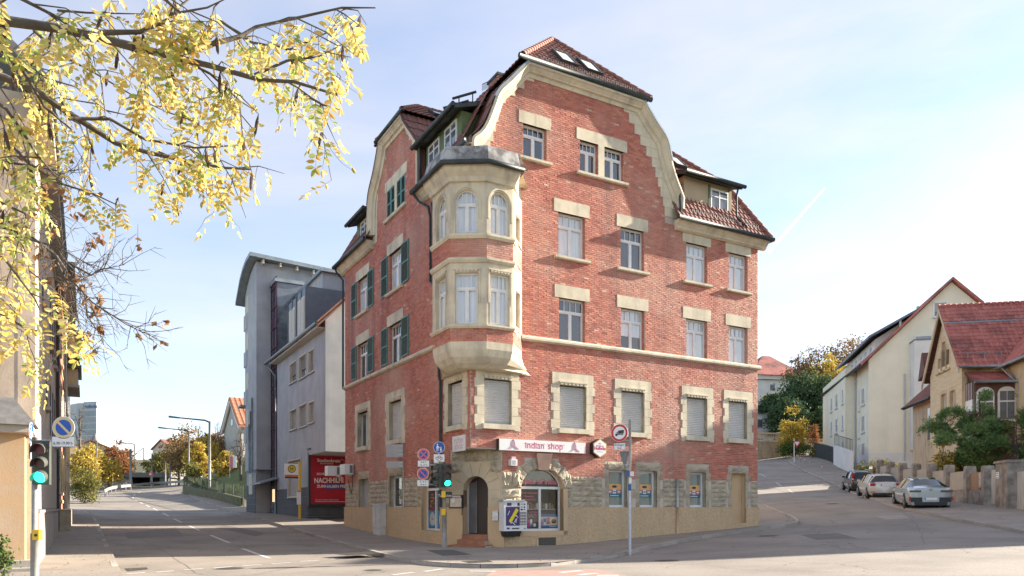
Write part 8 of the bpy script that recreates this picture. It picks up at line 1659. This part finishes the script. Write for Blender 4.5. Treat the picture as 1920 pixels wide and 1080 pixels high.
# ---------------------------------------------------------------- trees, far left
def ft(name, lab, px, yb, yt, Y, wpx, mat, n, size, tr=.16, group=None, **k):
    b = at(px,yb,Y); gz = H(b.x,b.y); h = at(px,yt,Y).z-gz; w = wpx/FPX*Y/2; bl = [(0,0,h*.58,w*.8,w*.8,h*.40),(w*.35,-w*.2,h*.45,w*.6,w*.6,h*.3),(-w*.4,.2,h*.5,w*.6,w*.6,h*.3),(0,0,h*.82,w*.45,w*.45,h*.18)]
    return tree(name, lab, (b.x,b.y,gz), bl, mat, n, size, tr, group, clump=max(.5,w*.28), **k)
G_ = 'trees around the far bend'
ft('autumn_tree','yellow leafed tree directly right of the no parking sign',160,918,838,95,62,'leaf_yellow',1700,.42,group=G_); ft('autumn_tree','broad yellow olive tree in front of the graffiti wall',205,915,852,105,60,'leaf_yellow',1500,.42,group=G_); ft('autumn_tree','rust orange tree rising behind the graffiti wall',214,905,826,135,66,'leaf_orange',1600,.5,group=G_); ft('autumn_tree','yellow tree right of the tunnel mouth',292,905,848,150,46,'leaf_olive',1000,.5,group=G_); ft('autumn_tree','large brown tree behind the second street lamp',352,912,798,125,72,'leaf_brown',2200,.45,group=G_); ft('autumn_tree','golden tree behind the nearest street lamp',388,915,806,112,60,'leaf_yellow',1900,.4,group=G_); ft('autumn_tree','brown tree at the left end of the far hillside',318,910,822,150,48,'leaf_brown',1300,.5,group=G_); ft('autumn_tree','yellow bush tree beside the red and white banner',425,918,845,88,44,'leaf_yellow',1200,.33,group=G_); ft('autumn_tree','green and gold shrub behind the fence left of the nearest lamp',362,922,868,92,40,'leaf_olive',1100,.35,group=G_)
for lab, px, yb, yt, Y, w, mt, n in (('golden brown tree on the bank left of the second lamp',335,915,812,132,66,'leaf_brown',2600),('yellow tree between the two tall lamps',372,915,828,100,52,'leaf_yellow',1900),('dense brown tree in front of the long wing',405,915,812,118,60,'leaf_brown',2400),('small golden tree left of the tunnel slab',238,905,862,140,34,'leaf_yellow',1000),('broad yellow tree in front of the red gabled house',172,912,832,112,72,'leaf_yellow',2600),('rusty tree right of the high-rise base',232,905,838,150,54,'leaf_orange',1700),('olive tree over the right end of the tunnel slab',305,905,842,142,52,'leaf_olive',1500)): ft('autumn_tree',lab,px,yb,yt,Y,w,mt,n,.42,group=G_)
ft('bare_tree','bare grey tree above the golden trees left of the long wing',372,860,795,150,40,None,0,.3,.2,group='bare trees'); ft('bare_tree','bare branched tree directly left of the gabled hall',408,860,792,145,36,None,0,.3,.2,group='bare trees'); ft('bare_tree','bare tree in front of the gabled hall beside the grey tower',452,925,800,80,44,None,0,.3,.16,group='bare trees'); ft('bare_tree','bare thin tree in front of the high-rise tower',150,900,752,110,60,None,0,.3,.16,group='bare trees')
def bush(name, lab, px, yb, yt, Y, wpx, mat, n, size, group=None, **k):
    b = at(px,yb,Y); gz = H(b.x,b.y); h = max(.4,at(px,yt,Y).z-gz); w = wpx/FPX*Y/2
    return tree(name, lab, (b.x,b.y,gz), [(0,0,h*.5,w*.8,w*.6,h*.5),(w*.5,0,h*.4,w*.5,w*.5,h*.4),(-w*.5,0,h*.42,w*.5,w*.5,h*.42)], mat, n, size, .05, group, clump=max(.2,w*.3), cat='shrub', **k)
bush('shrub','dense green and yellow shrub at the end of the left pavement',158,925,872,72,56,'leaf_olive',2600,.2); bush('shrub','dark green hedge behind the garden fence',398,930,896,82,40,'leaf_green',1200,.25); bush('shrub','low ivy and grass clump on the bank by the grey tower',440,940,905,74,30,'leaf_green',900,.2); bush('shrub','small weed clump by the doorstep at the left edge',3,1075,985,14.5,14,'leaf_green',350,.09); bush('shrub','dark shrub under the nearest street lamp',372,930,895,86,26,'leaf_green',700,.25)
# ---------------------------------------------------------------- trees, right
G2 = 'trees on the hill'
for lab, px, yb, yt, Y, w, mt, n in (('tall brown tree on the hill crest behind the pines',1535,800,646,150,104,'leaf_brown',3600),('bare brown tree above the roof of the cream house',1598,780,628,150,110,'leaf_brown',3200),('golden leafed tree left of the cream house roof',1560,800,662,135,64,'leaf_yellow',2400),('pale brown tree directly right of the red hill roof',1492,790,668,148,66,'leaf_brown',2200),('olive brown tree left of the tall pines',1450,850,735,120,62,'leaf_olive',2200),('yellow brown tree between the crest tree and the pines',1520,800,690,132,70,'leaf_olive',2600)): ft('autumn_tree' if 'brown' not in mt else 'brown_tree',lab,px,yb,yt,Y,w,mt,n,.5,group=G2)
for lab, px, yt, w, Y in (('left dark pine of the hillside group',1456,735,90,112),('middle dark pine of the hillside group',1500,694,108,114),('right dark pine next to the cream house',1548,705,92,112),('low pine in front of the middle pine',1480,742,84,106),('low pine beside the cream house corner',1552,760,70,105)): ft('pine_tree',lab,px,870,yt,Y,w,'needle',7000,.45,.3,group='dark pines on the hillside',kind='leaf',bark='bark_red',flat=.6)
ft('conical_tree','small conical orange tree in front of the pines',1527,846,796,98,17,'leaf_orange',900,.22,.06); bush('shrub','bright yellow bush beside the yield sign',1487,858,762,96,50,'leaf_yellow',2600,.3); bush('hedge','clipped green hedge behind the yield sign',1490,862,826,95,64,'leaf_green',2600,.2,); bush('hedge','yellow green hedge by the dark ramp railing',1530,862,832,90,30,'leaf_olive',1200,.2); bush('shrub','yellow shrub between the pines and the cream house',1566,860,790,104,16,'leaf_yellow',600,.25)
bush('shrub','straggly olive shrub overhanging the low garden wall',1650,895,862,64,80,'leaf_olive',2600,.17); bush('shrub','yellow green bush behind the board fence under the pine',1800,905,836,47,80,'leaf_olive',4200,.15); bush('shrub','yellow leafed bush left of the garden pine',1768,890,800,46,44,'leaf_yellow',1300,.14); bush('shrub','dark ivy mass behind the letterbox panel',1845,900,842,44,70,'leaf_green',3000,.14); bush('shrub','thin rose bush with few leaves at the veranda',1905,880,735,44,52,'leaf_olive',900,.12)
# garden pine (tufted)
b = at(1840,900,45); gz = H(b.x,b.y); s_ = 45/FPX; k_ = lambda px, py: ((px-1840)*s_, (900-py)*s_+at(1840,900,45).z-gz)
bl = []
for px, py, rx, rz in ((1838,752,7,22),(1826,790,14,18),(1775,782,9,16),(1758,800,14,10),(1785,806,18,12),(1812,815,16,12),(1850,800,16,16),(1866,776,9,18),(1880,806,16,14),(1900,790,10,16),(1912,812,14,14),(1772,828,16,9),(1805,838,20,10),(1845,832,20,12),(1885,840,20,12),(1828,858,22,10),(1800,770,7,12),(1905,850,18,12)): x, z = k_(px,py); bl.append((x,rnd.uniform(-1.0,1.0),z,rx*s_,rx*s_*1.1,rz*s_))
tree('garden_pine','bushy green pine in the villa garden behind the front wall',(b.x,b.y,gz),bl,'needle_light',5200,.30,.14,clump=.30,bark='bark_red',kind='tuft',per=24,limbs=50)
# fallen leaves along the kerbs
leafmat('fallen', [(.22,.12,.04),(.30,.18,.05),(.16,.09,.04)], .1); m = MB()
for _ in range(700):
    r_ = rnd.random()
    if r_ < .45: P_ = krc; q = rnd.choice(P_)+Vector((rnd.uniform(-.4,2.8),rnd.uniform(-1,1),0)); dz = .13
    elif r_ < .8: q = rnd.choice(kl[:34])+Vector((rnd.uniform(-2.4,.4),rnd.uniform(-1,1),0)); dz = .13
    else: q = rnd.choice(kerbC[30:])+Vector((rnd.uniform(-.3,.3),rnd.uniform(-.1,1.5),0)); dz = .13
    leafquad(m, Vector((q.x,q.y,H(q.x,q.y)+dz)), Vector((rnd.uniform(-1,1),rnd.uniform(-1,1),.1)).normalized(), Vector((0,0,1)), rnd.uniform(.05,.09), .05)
m.build('fallen_leaves', M['fallen'], label='brown and yellow leaves lying along the kerbs', cat='leaves', kind='stuff')
# ================================================================ overhanging locust tree, near left
LOC = [(.72,.56,.14),(.80,.66,.27),(.70,.52,.11),(.82,.71,.38),(.55,.57,.18),(.30,.40,.10),(.66,.42,.11),(.78,.63,.22)]
def leaf_shader(name, cols, trans):
    m = leafmat(name, cols, trans); nt = m.node_tree; N = nt.nodes; Lk = nt.links
    r = next(n for n in N if n.type == 'VALTORGB'); g = next(n for n in N if n.type == 'NEW_GEOMETRY'); oi = N.new('ShaderNodeObjectInfo'); a = N.new('ShaderNodeMath'); a.operation = 'ADD'; fr = N.new('ShaderNodeMath'); fr.operation = 'FRACT'; s = N.new('ShaderNodeMath'); s.operation = 'MULTIPLY'; s.inputs[1].default_value = .35
    Lk.new(g.outputs['Random Per Island'], s.inputs[0]); Lk.new(s.outputs[0], a.inputs[0]); Lk.new(oi.outputs['Random'], a.inputs[1]); Lk.new(a.outputs[0], fr.inputs[0]); Lk.new(fr.outputs[0], r.inputs[0]); return m
leaf_shader('locust', LOC, .45)
leafmat('locust_stuff', LOC, .45)
pm('twig', (.085,.07,.055), (.13,.11,.09), 30, .9); pm('pod', (.05,.025,.02), (.08,.04,.03), 20, .7)
def compound(seed, n=6):
    r = random.Random(seed); m = MB(); L_ = r.uniform(.15,.22); bend = r.uniform(-.05,.05); pts = []
    for k in range(6): t = k/5; pts.append(Vector((bend*t*t, .03*math.sin(t*2)*r.uniform(.2,1), -L_*t)))
    m.tube(pts, [.0016,.0013,.001,.001,.0008,.0006], 4)
    def lf(p, d, nn, ln, w):
        s = d.cross(nn).normalized(); b = len(m.v); up = nn*w*.22
        m.v += [tuple(p), tuple(p+d*ln*.3+s*w*.5+up), tuple(p+d*ln*.72+s*w*.46+up), tuple(p+d*ln), tuple(p+d*ln*.72-s*w*.46+up), tuple(p+d*ln*.3-s*w*.5+up), tuple(p+d*ln*.5)]
        m.f += [(b,b+1,b+6),(b+1,b+2,b+6),(b+2,b+3,b+6),(b+3,b+4,b+6),(b+4,b+5,b+6),(b+5,b,b+6)]; m.m += [1]*6
    for k in range(n):
        t = .22+.74*k/(n-1); p = Vector((bend*t*t,0,-L_*t))
        for sd in (-1,1):
            if r.random() < .12: continue
            d = Vector((sd*r.uniform(.75,1),r.uniform(-.35,.35),-r.uniform(.25,.75))).normalized(); lf(p, d, (Vector((0,1,0))+Vector((r.uniform(-.6,.6),0,r.uniform(-.6,.6)))).normalized(), r.uniform(.034,.047), r.uniform(.016,.021))
    lf(Vector((bend,0,-L_)), Vector((0,.1,-1)).normalized(), Vector((.3,1,0)).normalized(), .042, .019)
    return m
LV = [compound(s, 5+s % 3) for s in range(9)]
LM = []
for m in LV:
    o = m.build('leaf', [M['twig'],M['locust']]); LM.append(o.data); bpy.data.objects.remove(o)
tb = Vector((-4.7,2.9,H(-4.7,2.9))); T = thing('locust_tree', 'locust tree with yellow autumn leaves hanging into the top left corner', 'tree', tb)
m = MB(); m.tube([tb-Vector((0,0,.2)),tb+Vector((.05,0,1.2)),tb+Vector((.0,.1,2.4)),tb+Vector((.15,.1,3.6)),tb+Vector((.1,.2,5.5))],[.19,.15,.13,.10,.05],12); m.build('trunk', M['bark'], T, smooth=True)
BRS = [ # (depth, end depth, radius, pixels, leaves per metre)
 (2.7,3.1,.016,[(-60,28),(0,30),(98,42),(210,75),(326,101),(390,120),(480,145),(560,165),(630,178)],34),
 (2.9,3.1,.010,[(326,101),(407,87),(445,66),(478,48),(560,24),(640,14),(700,8)],40),
 (2.75,2.9,.009,[(190,68),(260,52),(310,42),(345,20),(372,-5)],40),
 (3.0,3.5,.014,[(-60,125),(0,148),(75,182),(130,218),(207,263),(274,285),(352,304),(420,316),(478,322)],34),
 (2.8,3.0,.010,[(-60,60),(0,89),(30,118),(60,152),(90,200),(125,236)],36),
 (3.1,3.4,.007,[(130,218),(200,212),(270,262),(360,268),(440,262),(470,240)],36),
 (3.0,3.2,.006,[(326,101),(400,140),(455,190),(480,210)],40),
 (2.6,2.7,.007,[(-60,20),(30,-5),(90,20),(140,50),(190,75)],46),
 (2.7,2.8,.006,[(280,-20),(330,10),(390,18),(450,8)],46),
 (3.0,3.0,.006,[(480,145),(540,120),(600,110),(640,90)],40),
 (3.1,3.2,.006,[(560,165),(600,195),(640,210)],36),
 (2.7,2.9,.006,[(-40,170),(10,200),(50,260),(80,300),(120,350)],24),
 (3.1,3.3,.007,[(-50,240),(10,262),(60,310),(110,342),(170,362),(225,388)],26),
 (3.2,3.3,.006,[(-50,350),(0,375),(40,400),(60,420)],40),
 (3.2,3.3,.007,[(-50,440),(0,480),(40,520),(70,560),(90,600)],34),
 (3.3,3.4,.007,[(-50,570),(0,585),(50,615),(90,625),(125,632)],40),
 (3.2,3.3,.005,[(-40,410),(20,430),(40,470),(50,520)],30),
 (3.2,3.3,.005,[(-30,545),(10,560),(40,600)],34),
 (3.3,3.6,.006,[(200,75),(260,110),(330,150),(400,200),(440,240)],44),
 (3.3,3.5,.006,[(60,60),(120,110),(190,150),(250,180),(320,215)],44),
 (3.4,3.6,.006,[(400,25),(470,75),(540,80),(600,55),(660,40)],46),
 (3.4,3.5,.005,[(100,10),(170,30),(240,20),(300,25)],50),
 (3.4,3.6,.005,[(300,285),(370,318),(420,300),(470,330)],34),
 (3.3,3.4,.005,[(-20,100),(40,110),(90,150),(140,165),(200,205)],40),
]
spots = []; tw = MB()
for bi, (y0, y1, r0, px, dens) in enumerate(BRS):
    n = len(px); P = [at(x,y,y0+(y1-y0)*k/(n-1)) for k, (x,y) in enumerate(px)]; P = [p+Vector((rnd.uniform(-.008,.008),rnd.uniform(-.05,.05),rnd.uniform(-.008,.008))) for p in P]
    if px[0][0] < 0: root = tb+Vector((.08,.08,min(4.6,max(1.6,P[0].z-.5)))); P = [root, root.lerp(P[0],.55)+Vector((0,0,.12))]+P; rs = [r0*2.6,r0*1.8]+[r0*(1.3-1.0*k/(n-1)) for k in range(n)]
    else: rs = [r0*(1.15-.9*k/(n-1)) for k in range(n)]
    MB().tube(P, rs, 7, cap=False).build('branch', M['bark'], T, smooth=True)
    vis = P[2:] if px[0][0] < 0 else P
    for a, b in zip(vis, vis[1:]):
        L_ = (b-a).length
        for _ in range(max(1,int(L_*dens*.36))):
            s = a.lerp(b,rnd.random()); d = ((b-a).normalized()*rnd.uniform(-.2,1)+Vector((rnd.uniform(-.8,.8),rnd.uniform(-.9,.9),rnd.uniform(-.9,.55)))).normalized(); ln = rnd.uniform(.08,.30); e = s+d*ln+Vector((0,0,-.04)); mid = s.lerp(e,.5)+Vector((rnd.uniform(-.02,.02),rnd.uniform(-.02,.02),.02)); tw.tube([s,mid,e],[.0035,.0025,.0012],4,cap=False)
            for k in range(1+int(ln/.075)): spots.append((mid.lerp(e,rnd.random()) if rnd.random() < .6 else s.lerp(mid,rnd.random()), dens))
tw.build('twigs', M['twig'], T, kind='stuff')
spots = [p for p, _ in spots if p.y > 2.0]
def lm_(p):
    s = rnd.uniform(.66,.98); return Matrix.Translation(p) @ Matrix.Rotation(rnd.uniform(0,6.28),4,'Z') @ Matrix.Rotation(rnd.gauss(0,.55),4,'X') @ Matrix.Rotation(rnd.gauss(0,.3),4,'Y') @ Matrix.Scale(s,4)
rnd.shuffle(spots); vis_ = [p for p in spots if p.x/p.y*FPX+CXP > -30]; hid = []
vis_.sort(key=lambda p: p.y); single, rest = vis_[:300], vis_[300:]
for p in single:
    o = bpy.data.objects.new('leaf', rnd.choice(LM)); COL.objects.link(o); o.parent = T; o.matrix_parent_inverse = Matrix.Translation(-T.location); o.matrix_basis = lm_(p)
st_ = MB()
for p in rest:
    v = rnd.choice(LV); mt = lm_(p); b = len(st_.v); st_.v += [tuple(mt @ Vector(q)) for q in v.v]; st_.f += [tuple(i+b for i in f) for f in v.f]; st_.m += v.m
st_.build('foliage', [M['twig'],M['locust_stuff']], T, kind='stuff')
pd = MB()
for p in rnd.sample(spots, 46): d = Vector((rnd.uniform(-.3,.3),rnd.uniform(-.3,.3),-1)).normalized(); pd.tube([p,p+d*.03,p+d*.07,p+d*.085],[.001,.007,.006,.001],5)
pd.build('seed_pods', M['pod'], T, kind='stuff')
# ---------------------------------------------------------------- nearly bare tree further along
b0 = Vector((-8.6,9.6,H(-8.6,9.6))); T2 = thing('bare_street_tree', 'nearly bare tree with few brown leaves reaching past the plaster house', 'tree', b0); m = MB(); m.tube([b0-Vector((0,0,.2)),b0+Vector((0,0,2.2)),b0+Vector((.1,.1,4.4)),b0+Vector((0,.1,7))],[.17,.13,.09,.03],10); m.build('trunk', M['bark'], T2, smooth=True)
leafmat('oak_brown', [(.26,.13,.06),(.34,.19,.08),(.20,.10,.05)], .25); tm = MB(); lf = MB()
for Y, px in ((9.0,[(-60,370),(40,430),(105,480),(150,535),(190,575),(240,610),(288,632)]),(9.1,[(105,480),(160,510),(205,515),(248,505)]),(8.8,[(-60,440),(60,455),(120,470),(175,500)]),(9.2,[(150,535),(180,600),(186,640)]),(8.6,[(-60,250),(30,330),(80,390),(130,430)]),(8.7,[(-60,300),(40,300),(100,310),(170,330)]),(9.0,[(120,500),(140,560),(160,620)])):
    P = [at(x,y,Y)+Vector((0,rnd.uniform(-.2,.2),0)) for x,y in px]; n = len(P); r0 = .020 if px[0][0] < 0 else .014
    if px[0][0] < 0: P = [b0+Vector((.05,.05,3.4))]+P; 
    n = len(P); MB().tube(P,[r0*(1.3-1.15*k/(n-1)) for k in range(n)],6,cap=False).build('branch', M['bark'], T2, smooth=True)
    for a, b in zip(P[1:] if px[0][0] < 0 else P, P[2:] if px[0][0] < 0 else P[1:]):
        for _ in range(11):
            s = a.lerp(b,rnd.random()); d = ((b-a).normalized()*.7+rdir()*.8).normalized(); e = s+d*rnd.uniform(.15,.6); mid = s.lerp(e,.5)+rdir()*.04; tm.tube([s,mid,e],[.005,.0035,.0015],4,cap=False)
            for _ in range(2): q = mid.lerp(e,rnd.random()); f = q+(d*.5+rdir()*.7).normalized()*rnd.uniform(.08,.25); tm.tube([q,f],[.004,.0015],3,cap=False)
            if rnd.random() < .22:
                for _ in range(4): leafquad(lf, e+rdir()*.05, (rdir()+Vector((0,0,-.6))).normalized(), rdir(), rnd.uniform(.07,.12), rnd.uniform(.05,.08))
tm.build('twigs', M['twig'], T2, kind='stuff'); lf.build('foliage', M['oak_brown'], T2, kind='stuff')

# ---------------------------------------------------------------- contrail
a, b = at(1440,474,3000), at(1546,353,3000); n = 24; m = MB(); m.tube([a.lerp(b,k/n) for k in range(n+1)],[6.5+.6*math.sin(k*.9)-4.6*(k/n) for k in range(n+1)],10)
vm_ = bpy.data.materials.new('vapour'); vm_.use_nodes = True; N = vm_.node_tree.nodes; N.clear(); o_ = N.new('ShaderNodeOutputMaterial'); d_ = N.new('ShaderNodeBsdfDiffuse'); t_ = N.new('ShaderNodeBsdfTranslucent'); x_ = N.new('ShaderNodeAddShader'); d_.inputs[0].default_value = (.8,.8,.8,1); t_.inputs[0].default_value = (.8,.8,.8,1)
vm_.node_tree.links.new(d_.outputs[0], x_.inputs[0]); vm_.node_tree.links.new(t_.outputs[0], x_.inputs[1]); vm_.node_tree.links.new(x_.outputs[0], o_.inputs[0])
m.build('contrail', vm_, None, True, 'thin white contrail slanting up to the right of the brick building', 'contrail')
